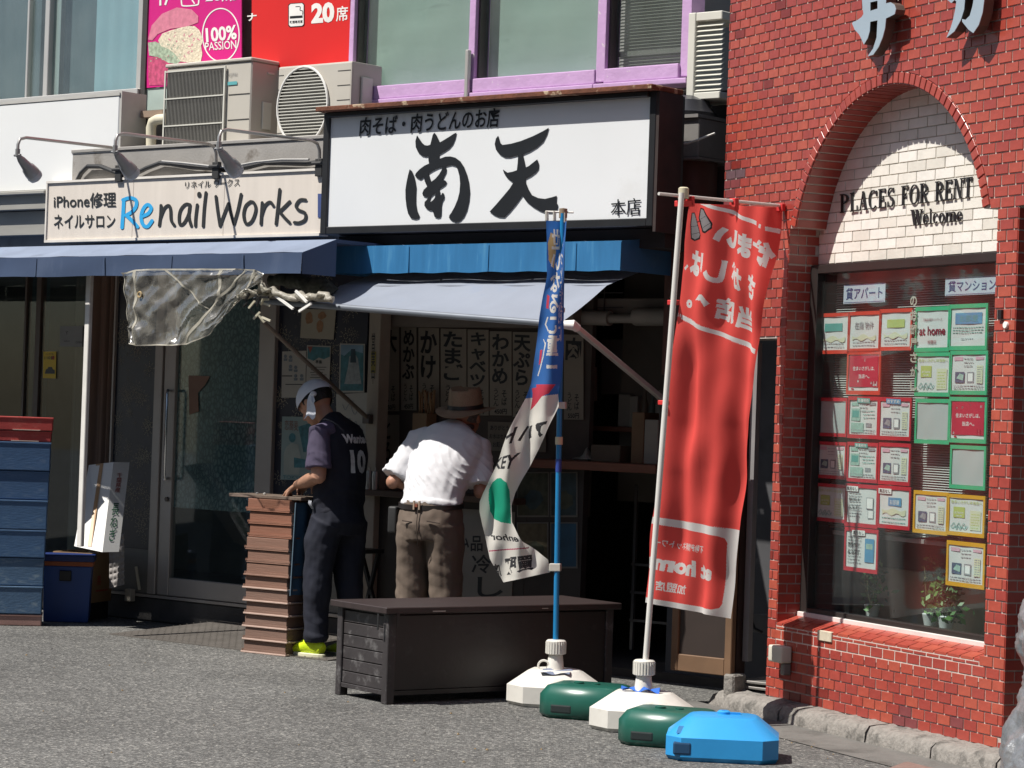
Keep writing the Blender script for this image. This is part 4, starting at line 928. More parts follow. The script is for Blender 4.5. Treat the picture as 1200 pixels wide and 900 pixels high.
for i in range(13):
    x,z=s_at(rr.uniform(289,318),rr.uniform(348,378),1.37); a=rr.uniform(-1,1.2); g.bar((x-.03*math.cos(a),-1.38-rr.uniform(0,.04),z-.03*math.sin(a)),(x+.03*math.cos(a),-1.38-rr.uniform(0,.04),z+.03*math.sin(a)),.010,.012,m=i%2)
part('clothes_pegs',g,[M('cream_peg',(.66,.62,.48),rough=.5),BLK],t,kind='stuff')
for (a,b,c_,e_) in ((322,345,345,362),(348,361,341,354),(352,366,365,356)):
    g=MB(); x,z=s_at(a,c_,1.39); x2,z2_=s_at(b,e_,1.39); g.bar((x,-1.4,z),(x2,-1.4,z2_),.012,.014); part('peg',g,WHT,t)
# ================================================================== STOREFRONT OF THE NAIL SALON (y = 0 plane)
GL=glass('shop_glass',refl=.6,dirt=.02,dcol=(.2,.21,.2))
STF=M('door_aluminium',(.40,.37,.34),rough=.45,metal=.25,var=.1,sc=4,col2=(.28,.24,.2),c2=.6,w2=.2,sc2=3)
CONC=M('dark_concrete',(.06,.057,.055),rough=.9,var=.25,sc=7,bump=.3,bsc=50)
stp=thing('shop_step',None,None,SF,(0,-.1,0),kind='structure')
g=MB(); g.box(-4,s_at(435,690)[0],-.03,.5,0,.165); part('step',g,CONC,stp,bevel=.01)
g=MB(); g.box(-4,X2,-.04,.02,.166,.185); part('sill_track',g,STF,stp)
# interior of the salon: dim room
g=MB(); g.box(-9,X2,2.4,2.5,0,2.6); g.box(-9,X2,.02,2.5,.10,.14); g.box(-9,X2,.02,2.4,2.45,2.5); g.box(-4.4,-4.3,.0,2.4,.14,2.5); g.box(-4,XE,.3,2.5,2.46,2.55); g.box(X2-.22,X2-.16,.30,2.5,0,2.5)
part('salon_room',g,M('salon_wall',(.10,.105,.10),rough=.9,var=.15),sb)
# left glass front
zg0=.19; ZG=2.44
xgl=s_at(97,500)[0]
w=thing('salon_window','dark glass shop window at the far left behind the blue crates','window',SF,(-1.3,0,zg0))
g=MB(); g.box(-3.2,xgl,-.02,-.014,zg0,ZG); part('pane',g,GL,w)
g=MB(); 
for x,wd_ in ((s_at(48,400)[0],.05),(s_at(33,400)[0],.02)): g.box(x-wd_/2,x+wd_/2,-.035,.015,zg0,ZG)
part('mullion',g,M('brown_mullion',(.10,.075,.06),rough=.5),w)
g=MB(); xa=s_at(72,400)[0]; g.grid(lambda u,v:(xa+(xgl-xa)*u,.12+.01*math.sin(u*40),zg0+(ZG-zg0)*v),30,1); part('grey_curtain',g,M('grey_blind_cloth',(.17,.17,.15),rough=.8,var=.06),w,smooth=True)
g=MB(); xa,xb=s_at(24,400)[0],s_at(46,400)[0]; g.grid(lambda u,v:(xa+(xb-xa)*u,.08+.018*math.sin(u*38),zg0+(ZG-zg0)*v),40,1); part('side_curtain',g,M('teal_curtain',(.10,.16,.17),rough=.7,var=.1),w,smooth=True)
f=pxf(SF,.025)
t=thing('yellow_sticker','small yellow warning sticker with a car picture on the dark salon window','sticker',SF,f(58,443))
g=MB(); decal(g,[(51,412),(66,412),(65.5,443.5),(50.5,443)],f,.001); part('sheet',g,M('yellow_print',(.72,.50,.02),rough=.5),t)
g=MB(); put_text(g,'こども',qf(f,[(54,413.5),(63,413.5),(63,416),(54,416)]),.002); put_text(g,'110番',qf(f,[(52.5,417),(64.5,417),(64.5,421.5),(52.5,421.5)]),.002,bold=.02,)
decal(g,[(53,437),(54,433),(56,432),(57,430),(61,430),(62,432.5),(64.5,434),(64.5,438),(53,438)],f,.002); part('lettering',g,BLK,t)
g=MB(); put_text(g,'番',qf(f,[(61,417),(64.5,417),(64.5,421.5),(61,421.5)]),.003); part('red_lettering',g,REDP,t)
t=thing('window_notice','pale paper notice on the grey blind of the dark salon window','notice',SF,f(84,406))
g=MB(); decal(g,[(70.5,382),(97,382),(96.5,406.5),(70,406)],f,.001); part('sheet',g,M('pale_paper_notice',(.34,.36,.36),rough=.7),t)
g=MB(); put_text(g,'Y',qf(f,[(77,388),(80,388),(80,392),(77,392)]),.002); put_text(g,'salon',qf(f,[(75,398.5),(82,398.5),(82,400.5),(75,400.5)]),.002); put_text(g,'OPEN',qf(f,[(89,400),(96,400),(96,402.5),(89,402.5)]),.002); part('lettering',g,CH_,t)
# sunlit white post, brown curtain, starry panel
xq=s_at(101,450,1.22)[0]; zq=s_at(90,640,1.22)[1]; t=thing('white_strip','slender white pole hanging from the navy awning beside the salon window','pole',SF,(xq,-1.22,zq))
g=MB(); g.box(xq-.022,xq+.022,-1.235,-1.205,zq,2.35); part('shaft',g,M('white_post_paint',(.72,.70,.66),rough=.4),t,bevel=.004)
xa=s_at(104,450)[0]; xb=s_at(136,450)[0]
t=thing('brown_curtain','brown pleated curtain beside the white post','curtain',SF,((xa+xb)/2,0,zg0))
g=MB(); g.grid(lambda u,v:(xa+(xb-xa)*u,.0+.03*math.sin(u*21)+.01*math.sin(u*50),zg0+(ZG-zg0)*v),60,1); part('cloth',g,M('brown_cloth',(.20,.135,.10),rough=.85,var=.15,stretch=(8,1,.3)),t,smooth=True)
g=MB(); g.box(xb-.012,xb+.004,-.03,.03,zg0,ZG); part('edge_strip',g,STF,t)
def starmat():
    m=M('starry_film',(.018,.020,.035),rough=.35,var=.1); nt=m.node_tree; b=nt.nodes['Principled BSDF']
    return m
STAR=starmat(); STP=M('star_print',(.30,.27,.20),rough=.6)
def starry(label,pl,pr,dd,seed,n):
    xa=s_at(pl,450)[0]; xb=s_at(pr,450)[0]
    t=thing('patterned_panel',label,'panel',SF,((xa+xb)/2,0,zg0),group='dark flower patterned panels')
    g=MB(); g.box(xa,xb,-.012,.01,zg0+.30,ZG); part('film',g,STAR,t)
    g=MB(); g.box(xa,xb,-.014,.012,zg0,zg0+.298); part('kick_panel',g,M('grey_kick',(.17,.165,.15),rough=.6),t)
    g=MB(); r=random.Random(seed)
    for i in range(n):
        x=r.uniform(xa+.03,xb-.03); z=r.uniform(zg0+.35,ZG-.05); R=r.choice((.012,.02,.03,.045,.05))
        k=8
        for j in range(k):
            a=j*math.pi/4+r.random()*.3; dx,dz=math.cos(a),math.sin(a); w_=R*.10
            for q in (.35,.75,1.0):
                px_,pz_=x+dx*R*q,z+dz*R*q
                if xa<px_<xb: g.add([(px_-w_,-.0135-i*1e-5,pz_),(px_,-.0135-i*1e-5,pz_-w_),(px_+w_,-.0135-i*1e-5,pz_),(px_,-.0135-i*1e-5,pz_+w_)],[(0,1,2,3)])
    part('flower_print',g,STP,t,kind='stuff'); return t
starry('dark navy panel with pale flower print left of the glass door',137,183,0,3,120)
starry('dark navy panel with pale flower print behind the posters',326,430,0,5,200)
# door
def filmmat():
    m=bpy.data.materials.new('leaf_pattern_film'); m.use_nodes=True; nt=m.node_tree; b=nt.nodes['Principled BSDF']; L=nt.links.new
    tc=nd(nt,'ShaderNodeTexCoord'); mp=nd(nt,'ShaderNodeMapping'); mp.inputs['Scale'].default_value=(14,1,9); mp.inputs['Rotation'].default_value=(0,.7,0); L(tc.outputs['Object'],mp.inputs[0])
    vo=nd(nt,'ShaderNodeTexVoronoi',feature='DISTANCE_TO_EDGE'); vo.inputs['Scale'].default_value=2.6; L(mp.outputs[0],vo.inputs['Vector'])
    cr=nd(nt,'ShaderNodeValToRGB'); e=cr.color_ramp.elements; e[0].position=.02; e[0].color=(.11,.17,.18,1); e[1].position=.25; e[1].color=(.30,.41,.41,1); L(vo.outputs['Distance'],cr.inputs[0])
    no=nd(nt,'ShaderNodeTexNoise'); no.inputs['Scale'].default_value=1.6; L(tc.outputs['Object'],no.inputs['Vector'])
    mx=nd(nt,'ShaderNodeMix',data_type='RGBA',blend_type='MULTIPLY'); mx.inputs[0].default_value=.7; L(cr.outputs[0],mx.inputs[6]); L(no.outputs[0],mx.inputs[7])
    L(mx.outputs[2],b.inputs['Base Color']); b.inputs['Roughness'].default_value=.12; b.inputs['Specular IOR Level'].default_value=.7
    return m
FILM=filmmat()
xd0=s_at(183.5,450,.02)[0]; xd1=s_at(326,450,.02)[0]; xs1=s_at(207,450,.02)[0]; xf0=s_at(305,450,.02)[0]; zr=s_at(240,681,.02)[1]
t=thing('glass_door','aluminium glass door with leaf patterned film and a bent pull handle','door',SF,((xd0+xd1)/2,0,.19))
g=MB(); xm=s_at(194,450,.02)[0]
g.box(xd0,xm-.012,-.045,.03,.19,ZG); g.box(xm,xs1,-.035,.02,.19,ZG); g.box(xf0,xd1-.02,-.045,.03,.19,ZG); g.box(xs1,xf0,-.03,.02,.19,zr); g.box(xs1,xf0,-.03,.02,ZG-.08,ZG)
part('frame',g,STF,t,bevel=.004)
zf=s_at(250,598,.02)[1]
g=MB(); g.box(xs1,xf0,-.006,.0,zf,ZG-.08); part('film',g,FILM,t)
g=MB(); g.box(xs1,xf0,-.012,-.007,zr,ZG-.08); part('pane',g,GL,t)
xh=s_at(199,500,.06)[0]; h0=s_at(198,561,.09)[1]; h1=s_at(198,458,.09)[1]
g=MB(); g.tube([(xh-.03,-.035,h1),(xh-.005,-.085,h1+.004),(xh,-.095,h1-.02),(xh,-.095,h0+.02),(xh-.005,-.085,h0-.004),(xh-.03,-.035,h0)],.010,8); part('handle',g,M('chrome',(.6,.6,.6),rough=.2,metal=1),t,smooth=True)
x,z=s_at(196,585,.04); g=MB(); g.tube([(x,-.04,z),(x,-.052,z)],.016,12); part('lock',g,M('bronze_lock',(.10,.08,.07),rough=.4,metal=.5),t,smooth=True)
f=pxf(SF,.014); g=MB(); decal(g,[(221,440),(246,441),(240,452),(232,460),(233,482),(222,486)],f,.001); part('tape_mark',g,M('brown_tape',(.20,.10,.06),rough=.5),t)
# posters beside the door
PAP=M('shade_paper',(.46,.44,.40),rough=.8,var=.05); PAP2=M('cream_paper',(.42,.39,.31),rough=.8,var=.06)
TEAL=M('teal_poster_print',(.05,.17,.20),rough=.6,var=.5,sc=22); TEAL2=M('dark_teal_print',(.02,.05,.07),rough=.6,var=.4,sc=30); ORG=M('ochre_print',(.34,.19,.10),rough=.7,var=.3,sc=30); GRP=M('grey_blue_print',(.18,.21,.24),rough=.7,var=.3,sc=30)
f=pxf(SF,.018)
def poster(label,poly,mat_,name='poster',ff=None,th=.001):
    ff=ff or f
    cx=sum(p[0] for p in poly)/len(poly); by=max(p[1] for p in poly)
    t=thing(name,label,name.split('_')[-1],SF,ff(cx,by)); g=MB(); g.prism([poly],lambda a,b,e:ff(a,b,.002-e),.0015); part('sheet',g,mat_,t); return t
t=poster('cream poster with three ochre shapes under the cloth awning',[(354,362),(394,363),(391,398),(352,396)],PAP2)
g=MB(); 
for cx,cy,rx,ry in ((362.5,373,4.5,7),(378,370,5,4.5),(375,382,4,7.5)): decal(g,blob(cx,cy,rx,ry,14,.15),f,.004)
part('printed_shapes',g,ORG,t)
t=poster('pale notice with small figures left of the decorated poster',[(331,412),(359,411),(358,466),(330,466)],PAP)
g=MB()
for cx,cy in ((335,419),(341,420),(341,431),(347,432),(347,442),(354,442)): decal(g,blob(cx,cy-1.5,2,2.2,10),f,.004); decal(g,[(cx-2.4,cy+1),(cx+2.4,cy+1),(cx+2,cy+4),(cx-2,cy+4)],f,.004)
part('figure_print',g,GRP,t); g=MB(); decal(g,[(331,440),(343,440),(343,441.2),(331,441.2)],f,.004); decal(g,[(335,450),(355,450),(355,451),(335,451)],f,.004); part('rule_lines',g,CH_,t)
t=poster('poster with blue bunting along its top beside the pale notice',[(360,404.5),(388,405.5),(386,452),(359,452)],PAP)
g=MB(); decal(g,[(361,406),(387,407),(387,418),(380,421),(374,419),(368,423),(361,420)],f,.004); part('bunting_print',g,TEAL,t)
g=MB(); decal(g,[(361,406),(367,406),(364,414)],f,.0045); part('red_corner',g,M('dull_red_print',(.28,.07,.05)),t)
g=MB(); put_text(g,'募集',qf(f,[(370,422),(378,422),(378,426.5),(370,426.5)]),.004,bold=.02)
for k in range(5): decal(g,[(364+k%2,430+k*3),(383-k%3*2,430+k*3),(383-k%3*2,430.7+k*3),(364+k%2,430.7+k*3)],f,.004)
part('lettering',g,CH_,t)
t=poster('dark blue scenic poster of a pale dress hanging below the awning',[(398.5,402.5),(428,403),(427,460),(397.5,460)],PAP)
g=MB(); decal(g,[(400,404),(426.5,404.5),(426,458),(399,458)],f,.004); decal(g,[(410,418),(416,414),(420,420),(422,436),(424,450),(404,450),(408,432)],f,.0045,1); decal(g,[(412,409),(417,409),(418,425),(411,425)],f,.005,2); decal(g,[(400,404),(426,404.5),(426,414),(412,410),(404,417),(400,415)],f,.0043,3)
part('picture',g,[TEAL,M('pale_dress_print',(.30,.34,.35),rough=.7,var=.3,sc=40),TEAL2,M('sky_print',(.20,.32,.42),rough=.7,var=.3,sc=9)],t)
t=poster('teal poster of a standing figure behind the man in the bandana',[(331,488),(372,489),(371,563),(329,562)],M('pale_teal_poster',(.26,.34,.33),rough=.7,var=.1))
g=MB(); decal(g,blob(343,513,4,5.5,14),f,.004); decal(g,[(336,524),(342,519),(350,521),(353,535),(351,556),(333,556),(333,532)],f,.0038,1); decal(g,[(345,536),(366,540),(366,548),(345,548)],f,.0042); decal(g,[(350,500),(366,495),(368,528),(356,530)],f,.0036,0)
put_text(g,'恋蕎麦',qf(f,[(334,492),(350,493),(350,505),(334,504)]),.004,m=2); put_text(g,'TOKYO',qf(f,[(332,557),(356,558),(356,562),(332,561)]),.004)
part('picture',g,[TEAL,M('pale_figure_print',(.36,.40,.36),rough=.7,var=.2),M('dull_brown_print',(.2,.10,.08))],t)
t=poster('white sheet with handwriting on the post side of the posters',[(394,462),(431,460),(430,562),(396,562)],M('whiteboard',(.42,.41,.37),rough=.5,var=.06),'whiteboard')
g=MB(); r=random.Random(3)
strokes(g,[[.35]+[(402+i*3,474+5*math.sin(i*1.7)+i*1.5) for i in range(9)],[.35]+[(405+i*2.5,492+4*math.sin(i*2.3)+i) for i in range(8)],[.5,(404,464),(405,468),(407,470)],[.6,(409,466),(411,472)],[.5,(413,470),(415,470)]],f,.35,.004); part('handwriting',g,GRP,t)
# post between the shops
xa=s_at(430,450,.05)[0]; xb=s_at(443.5,450,.05)[0]
t=thing('timber_post','cream post with faded yellow stickers between the two shops','post',SF,((xa+xb)/2,-.05,0))
g=MB(); g.box(xa,xb,-.05,.05,0,2.45); part('shaft',g,M('cream_post',(.38,.34,.28),rough=.8,var=.12,sc=5,col2=(.26,.22,.17),c2=.58,w2=.15),t,bevel=.004)
f5=pxf(SF,.052); g=MB(); decal(g,[(435,412),(441,412),(440,437),(434.5,437)],f5,.001); part('sticker',g,M('faded_yellow',(.30,.26,.06),rough=.7,var=.3,sc=30),t)
g=MB(); put_text(g,'一ROLEX',qf(f5,[(435.5,388),(440,388),(439.5,455),(435,455)]),.002,vertical=True,bold=.01) if False else put_text(g,'営業中',qf(f5,[(435.5,390),(440,390),(439.5,450),(435,450)]),.002,vertical=True,bold=.01); part('lettering',g,CH_,t)
# ================================================================== NOODLE SHOP INTERIOR
INT=M('near_black_wall',(.055,.048,.042),rough=.9,var=.3,sc=4); WOODD=M('dark_wood',(.075,.045,.03),rough=.6,var=.25,sc=5,stretch=(1,1,6)); WOODR=M('red_brown_wood',(.16,.06,.035),rough=.55,var=.2,sc=6,stretch=(1,1,6)); BEAM=M('grey_timber',(.20,.175,.15),rough=.85,var=.2,sc=5,stretch=(1,1,5))  # kitchen shell in one near-black tone
g=MB(); YI=.20
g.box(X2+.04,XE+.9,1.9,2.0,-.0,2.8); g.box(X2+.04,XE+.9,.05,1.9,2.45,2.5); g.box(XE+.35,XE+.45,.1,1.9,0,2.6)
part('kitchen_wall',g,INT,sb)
# menu wall behind the counter
xm0=s_at(444,430,-YI)[0]; xm1=s_at(684,430,-YI)[0]; zm0=s_at(520,545,-YI)[1]
g=MB(); g.box(X2-.15,xm1+.05,YI+.01,YI+.05,.9,2.45); part('menu_board',g,M('dark_brown_board',(.085,.07,.06),rough=.85,var=.2,sc=5),sb)  # board in a dark brown tone
fm=pxf(SF,-YI+.004)
MP=M('menu_paper',(.30,.27,.22),rough=.85,var=.10,sc=4,col2=(.22,.18,.13),c2=.6,w2=.2,sc2=4)
menus=[('大',448,468,383,482,450,'そば','450円','narrow pink edged menu strip at the left end of the menu row'),('めかぶ',470,488.5,383,481,480,'うどん','450円','menu strip reading めかぶ beside the narrow pink strip'),
('かけ',490.5,515,384,480,0,'そば','350円','menu strip reading かけ above the chopstick stand'),('たまご',516.5,547,385,482,0,'うどん','400円','menu strip reading たまご above the straw hat'),
('キャベツ',548,573,386,487,0,'そば','450円','menu strip reading キャベツ to the right of the straw hat'),('わかめ',574,600,388,487,0,'うどん','450円','menu strip reading わかめ left of the blue banner'),
('天ぷら',601,640,389,489,0,'うどん','450円','menu strip reading 天ぷら half hidden by the blue banner'),('肉',661,684,392,492,0,'そば','550円','menu strip reading 肉 just right of the blue pole')]
for s_,xa_,xb_,ya_,yb_,_,sub,pr,lab in menus:
    t=thing('menu_strip',lab,'menu',SF,fm((xa_+xb_)/2,yb_),group='paper menu strips on the back wall')
    g=MB(); g.prism([[(xa_+.1,ya_),(xb_-.2,ya_+.5),(xb_-.1,yb_),(xa_+.2,yb_-.4)]],lambda a,b,e:fm(a,b,.002-e),.0015); part('sheet',g,MP,t)
    g=MB(); w_=xb_-xa_; cx=(xa_+xb_)/2; h=yb_-ya_
    if s_=='天ぷら': cx=612; w_=26
    hh=.26*h if len(s_)==1 else (.58*h if len(s_)<4 else .62*h)
    put_text(g,s_,qf(fm,[(cx-w_*.38,ya_+3),(cx+w_*.42,ya_+4),(cx+w_*.36,ya_+5+hh),(cx-w_*.42,ya_+4+hh)]),.004,vertical=len(s_)>1,bold=.032)
    put_text(g,'そば',qf(fm,[(cx+w_*.05,ya_+h*.70),(cx+w_*.30,ya_+h*.70),(cx+w_*.28,ya_+h*.88),(cx+w_*.05,ya_+h*.88)]),.004,vertical=True,bold=.012)
    put_text(g,'うどん',qf(fm,[(cx-w_*.32,ya_+h*.68),(cx-w_*.08,ya_+h*.68),(cx-w_*.08,ya_+h*.89),(cx-w_*.32,ya_+h*.89)]),.004,vertical=True,bold=.012)
    put_text(g,pr,qf(fm,[(cx-w_*.28,ya_+h*.92),(cx+w_*.28,ya_+h*.92),(cx+w_*.28,ya_+h*.985),(cx-w_*.28,ya_+h*.985)]),.004,bold=.02)
    part('lettering',g,INK,t)
def sheet(label,poly,txts,mat_=MP,ff=fm,name='menu_sheet'):
    t=poster(label,poly,mat_,name,ff)
    g=MB()
    for s_,q,vert in txts: put_text(g,s_,qf(ff,q),.004,vertical=vert,bold=.014)
    part('lettering',g,INK,t); return t
sheet('lower menu sheet reading とろろ left of the man in the straw hat',[(445,486),(468,486),(468,580),(445,580)],[('とろろ',[(450,492),(458,492),(458,565),(450,565)],True)])
sheet('notice of small handwriting between the hat and the white banner',[(572,494),(640,496),(640,530),(572,528)],[('ありがとうございます',[(575,498),(620,499),(620,505),(575,504)],False),('お水はセルフサービスで',[(574,508),(620,509),(620,515),(574,514)],False),('お願いいたします。',[(578,518),(616,519),(616,525),(578,524)],False)],M('notice_paper',(.20,.175,.14),rough=.85))
# header beam, roller, wire grid over the opening on the right
g=MB(); a=s_at(444,372,-.1); b=s_at(600,383,-.1); g.box(X2+.01,xm1,.08,.16,a[1]-.06,2.45); part('header_beam',g,BEAM,sb)
a=s_at(664,350,-.3); b=s_at(800,372,-.3)
g=MB(); g.box(a[0],XE+.3,.26,.36,b[1],a[1]); part('header_beam',g,BEAM,sb,bevel=.006)
t=thing('ceiling_pipe','pale horizontal pipe cover under the beam right of the blue pole','pipe',SF,(*[s_at(720,378,-.2)[0]],.2,s_at(720,378,-.2)[1]))
g=MB(); p0=s_at(655,371,-.2); p1=s_at(715,378,-.2); p2=s_at(800,377,-.2); g.tube([(p0[0],.2,p0[1]),(p1[0],.2,p0[1]-.01)],.045,12); g.tube([(p1[0],.2,p0[1]-.012),(p1[0]+.3,.2,p0[1]-.012)],.028,10); g.tube([(p1[0]+.2,.19,p0[1]+.0),(p2[0]+.1,.19,p0[1]+.0)],.055,12); part('cover',g,M('grey_pvc',(.30,.28,.25),rough=.5),t,smooth=True)
g=MB()
for k in range(5): x=s_at(668+k*11,345,-.28)[0]; g.bar((x,.25,2.05),(x,.25,2.40),.006,.006,up=(0,1,0))
for k in range(4): g.bar((p0[0]-.1,.246,2.08+k*.09),(p0[0]+.45,.246,2.08+k*.09),.006,.006)
part('wire_grid',g,ALD,sb)
# counter with timber edge; shelves on the right with bottles and trays
zc=s_at(520,578,.0)[1]; zc2=s_at(700,541,.0)[1]
t=thing('serving_counter','dark counter the man in the straw hat leans on','counter',SF,(2.9,0,0))
xs=s_at(618,560)[0]
g=MB(); g.box(X2+.06,xs,-.12,YI,zc-.04,zc); part('counter_top',g,WOODD,t,bevel=.004)
g=MB(); g.box(X2+.08,xs,.0,.18,.16,zc-.042); part('front_panel',g,M('dark_front',(.035,.03,.027),rough=.7,var=.3),t)
t=thing('serving_hatch','red brown shelf edge over the posters right of the white banner','shelf',SF,(3.8,0,0))
g=MB(); g.box(xs+.004,XE-.02,-.14,.32,zc2-.05,zc2); part('counter_top',g,WOODR,t,bevel=.004)
xl2=s_at(683,600)[0]; g=MB(); g.box(xs+.004,xl2,.0,.05,.2,zc2-.052); part('front_panel',g,M('dark_front2',(.03,.024,.022),rough=.6,var=.3),t)
zs2=s_at(720,500,-.45)[1]
g=MB(); g.box(xl2-.3,XE+.3,.4,.7,zs2-.03,zs2); part('back_shelf',g,WOODR,t,bevel=.003)
g=MB(); g.box(xm1+.06,XE+.3,YI+.3,YI+.34,1.0,2.4); part('back_panel',g,M('brown_panel',(.10,.085,.07),rough=.8,var=.25,sc=3),t)
rr=random.Random(11)
fb=pxf(SF,-.5)
BOTM=[M('shelf_item_%d'%i,c,rough=.5,var=.1) for i,c in enumerate([(.24,.22,.19),(.12,.09,.06),(.17,.10,.05),(.30,.28,.24),(.08,.10,.09)])]
for i,(px_,w_,h_,k,lab) in enumerate(((735,.09,.20,0,'grey tin on the back shelf next to the red banner pole'),(746,.06,.19,3,'pale upright carton on the back shelf'),(755,.05,.24,1,'tall brown bottle on the back shelf'),(764,.05,.21,4,'dark green bottle on the back shelf'),(773,.06,.23,3,'pale bottle at the right end of the back shelf'))):
    x,z=s_at(px_,499,-.5); g=MB()
    if i in (0,1): g.box(x-w_/2,x+w_/2,.46,.54,zs2,zs2+h_); solo('tin' if i==0 else 'carton',lab,'container',SF,(x,.5,zs2),g,BOTM[k],bevel=.004)
    else: g.lathe([(w_/2,0),(w_/2,h_*.6),(w_*.22,h_*.75),(w_*.2,h_),(0,h_)],(x,.5,zs2),12); solo('bottle',lab,'bottle',SF,(x,.5,zs2),g,BOTM[k],smooth=True)
for i,(px_,py_,w_,h_,k,lab,nm) in enumerate(((690,535,.18,.09,3,'crumpled pale cloth on the serving hatch','cloth'),(715,536,.22,.10,1,'brown box on the serving hatch','box'),(752,538,.09,.30,2,'chopstick bundle box on the serving hatch','box'),(768,538,.10,.26,3,'stack of pale paper bowls by the banner','box'))):
    x,_z=s_at(px_,py_,-.1); g=MB()
    if nm=='cloth': g.grid(lambda u,v:(x-w_/2+w_*u,.05+.18*v,zc2+.01+h_*max(0,math.sin(math.pi*u))*math.sin(math.pi*v)*(.6+.4*math.sin(u*14+v*9))),12,10)
    else: g.box(x-w_/2,x+w_/2,.05,.2,zc2,zc2+h_)
    solo(nm,lab,nm,SF,(x,.1,zc2),g,BOTM[k],bevel=0 if nm=='cloth' else .004,smooth=nm=='cloth')
for i,(a,b,c_,d_,k,lab) in enumerate(((641,672,470,490,3,'price card 450 behind the blue pole'),(668,698,390,425,0,'pale green papers pinned above the back shelf'),(672,700,430,470,3,'pinned menu paper above the back shelf'),(705,738,398,462,0,'grey cabinet door above the back shelf'))):
    t=poster(lab,[(a,c_),(b,c_),(b,d_),(a,d_)],[M('green_grey_paper',(.20,.22,.18),rough=.8),M('grey_cab',(.11,.10,.09),rough=.6)][i==3] if k==0 else MP,'paper' if i!=3 else 'cabinet_door',pxf(SF,-.58))
    if i in (0,2):
        g=MB(); fx=pxf(SF,-.58+.003); put_text(g,'450円',qf(fx,[(a+4,(c_+d_)/2-3),(b-4,(c_+d_)/2-3),(b-4,(c_+d_)/2+3),(a+4,(c_+d_)/2+3)]),.003,bold=.01); part('lettering',g,INK,t)
# posters on the hatch front
fp=pxf(SF,.004)
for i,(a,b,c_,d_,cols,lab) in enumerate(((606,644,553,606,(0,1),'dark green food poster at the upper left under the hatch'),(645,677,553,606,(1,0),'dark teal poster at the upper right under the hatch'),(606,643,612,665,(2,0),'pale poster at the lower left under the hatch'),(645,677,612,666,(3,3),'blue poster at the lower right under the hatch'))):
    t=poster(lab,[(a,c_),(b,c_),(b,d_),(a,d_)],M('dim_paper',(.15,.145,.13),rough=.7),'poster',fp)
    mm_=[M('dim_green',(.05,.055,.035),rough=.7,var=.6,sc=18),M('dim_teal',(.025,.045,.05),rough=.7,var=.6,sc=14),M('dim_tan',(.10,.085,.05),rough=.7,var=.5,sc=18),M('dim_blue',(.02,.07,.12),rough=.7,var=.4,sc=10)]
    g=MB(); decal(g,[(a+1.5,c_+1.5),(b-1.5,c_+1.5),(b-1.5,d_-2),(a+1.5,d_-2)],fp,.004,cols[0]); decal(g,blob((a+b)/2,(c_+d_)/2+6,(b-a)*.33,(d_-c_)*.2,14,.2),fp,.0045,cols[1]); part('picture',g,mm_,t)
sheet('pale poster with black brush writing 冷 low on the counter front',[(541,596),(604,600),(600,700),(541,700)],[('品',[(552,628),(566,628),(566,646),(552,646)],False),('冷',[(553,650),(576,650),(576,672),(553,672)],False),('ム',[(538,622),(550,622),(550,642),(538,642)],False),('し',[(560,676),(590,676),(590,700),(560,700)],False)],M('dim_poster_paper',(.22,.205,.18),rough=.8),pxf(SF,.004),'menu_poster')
# chopstick stand, sauce pots on the counter
x,_z=s_at(496,500,-.10); t=thing('chopstick_stand','wooden chopstick box on a ledge below the かけ menu','stand',SF,(x,.10,s_at(496,505,-.1)[1]))
zz0=s_at(496,505,-.1)[1]; zz1=s_at(496,484,-.1)[1]; zz2=s_at(496,458,-.1)[1]
g=MB(); g.box(x-.06,x+.06,.06,.16,zz0,zz1); part('box',g,M('pale_wood_box',(.24,.16,.09),rough=.7),t,bevel=.004)
g=MB()
for i in range(16): a=rr.uniform(-.045,.045); g.bar((x+a,.09+rr.uniform(0,.05),zz1-.02),(x+a*1.3,.09+rr.uniform(0,.05),zz2+rr.uniform(-.02,.02)),.008,.008,up=(0,1,0))
part('chopsticks',g,M('chopstick_wood',(.30,.19,.10),rough=.7),t,kind='stuff')
x2_,_=s_at(423,520,-.02); g=MB(); t=thing('chopstick_bundle','bundle of disposable chopsticks behind the shoulder of the man in the bandana','chopsticks',SF,(x2_,.0,zc))
for i in range(14): a=rr.uniform(-.03,.03); g.bar((x2_+a,-.06-rr.uniform(0,.04),zc+.10),(x2_+a*1.5,-.06-rr.uniform(0,.04),zc+.36+rr.uniform(-.03,.03)),.007,.007,up=(0,1,0))
part('sticks',g,M('chopstick_wood',(.3,.19,.1)),t,kind='stuff'); g=MB(); g.box(x2_-.05,x2_+.05,-.12,-.04,zc,zc+.12); part('holder',g,WOODD,t,bevel=.003)
for i,px_ in enumerate((432,439.5)):
    x,_z=s_at(px_,580,.1); g=MB(); g.lathe([(.022,0),(.024,.09),(.020,.115),(.006,.12),(.006,.14),(0,.14)],(x,-.1,zc),12); solo('sauce_pot',['left steel sauce pot on the counter behind the bandana man','right steel sauce pot on the counter behind the bandana man'][i],'pot',SF,(x,-.1,zc),g,ST,smooth=True,group='steel pots on the counter')
g=MB(); x,_z=s_at(437,575,.1); g.box(x-.07,x+.11,-.16,-.02,zc+.001,zc+.02)
g2=MB(); x0_,z0_=s_at(425,625,.2); 
t=thing('folding_stool','dark folding stool legs behind the man in the bandana','stool',SF,(x0_,-.35,.165))
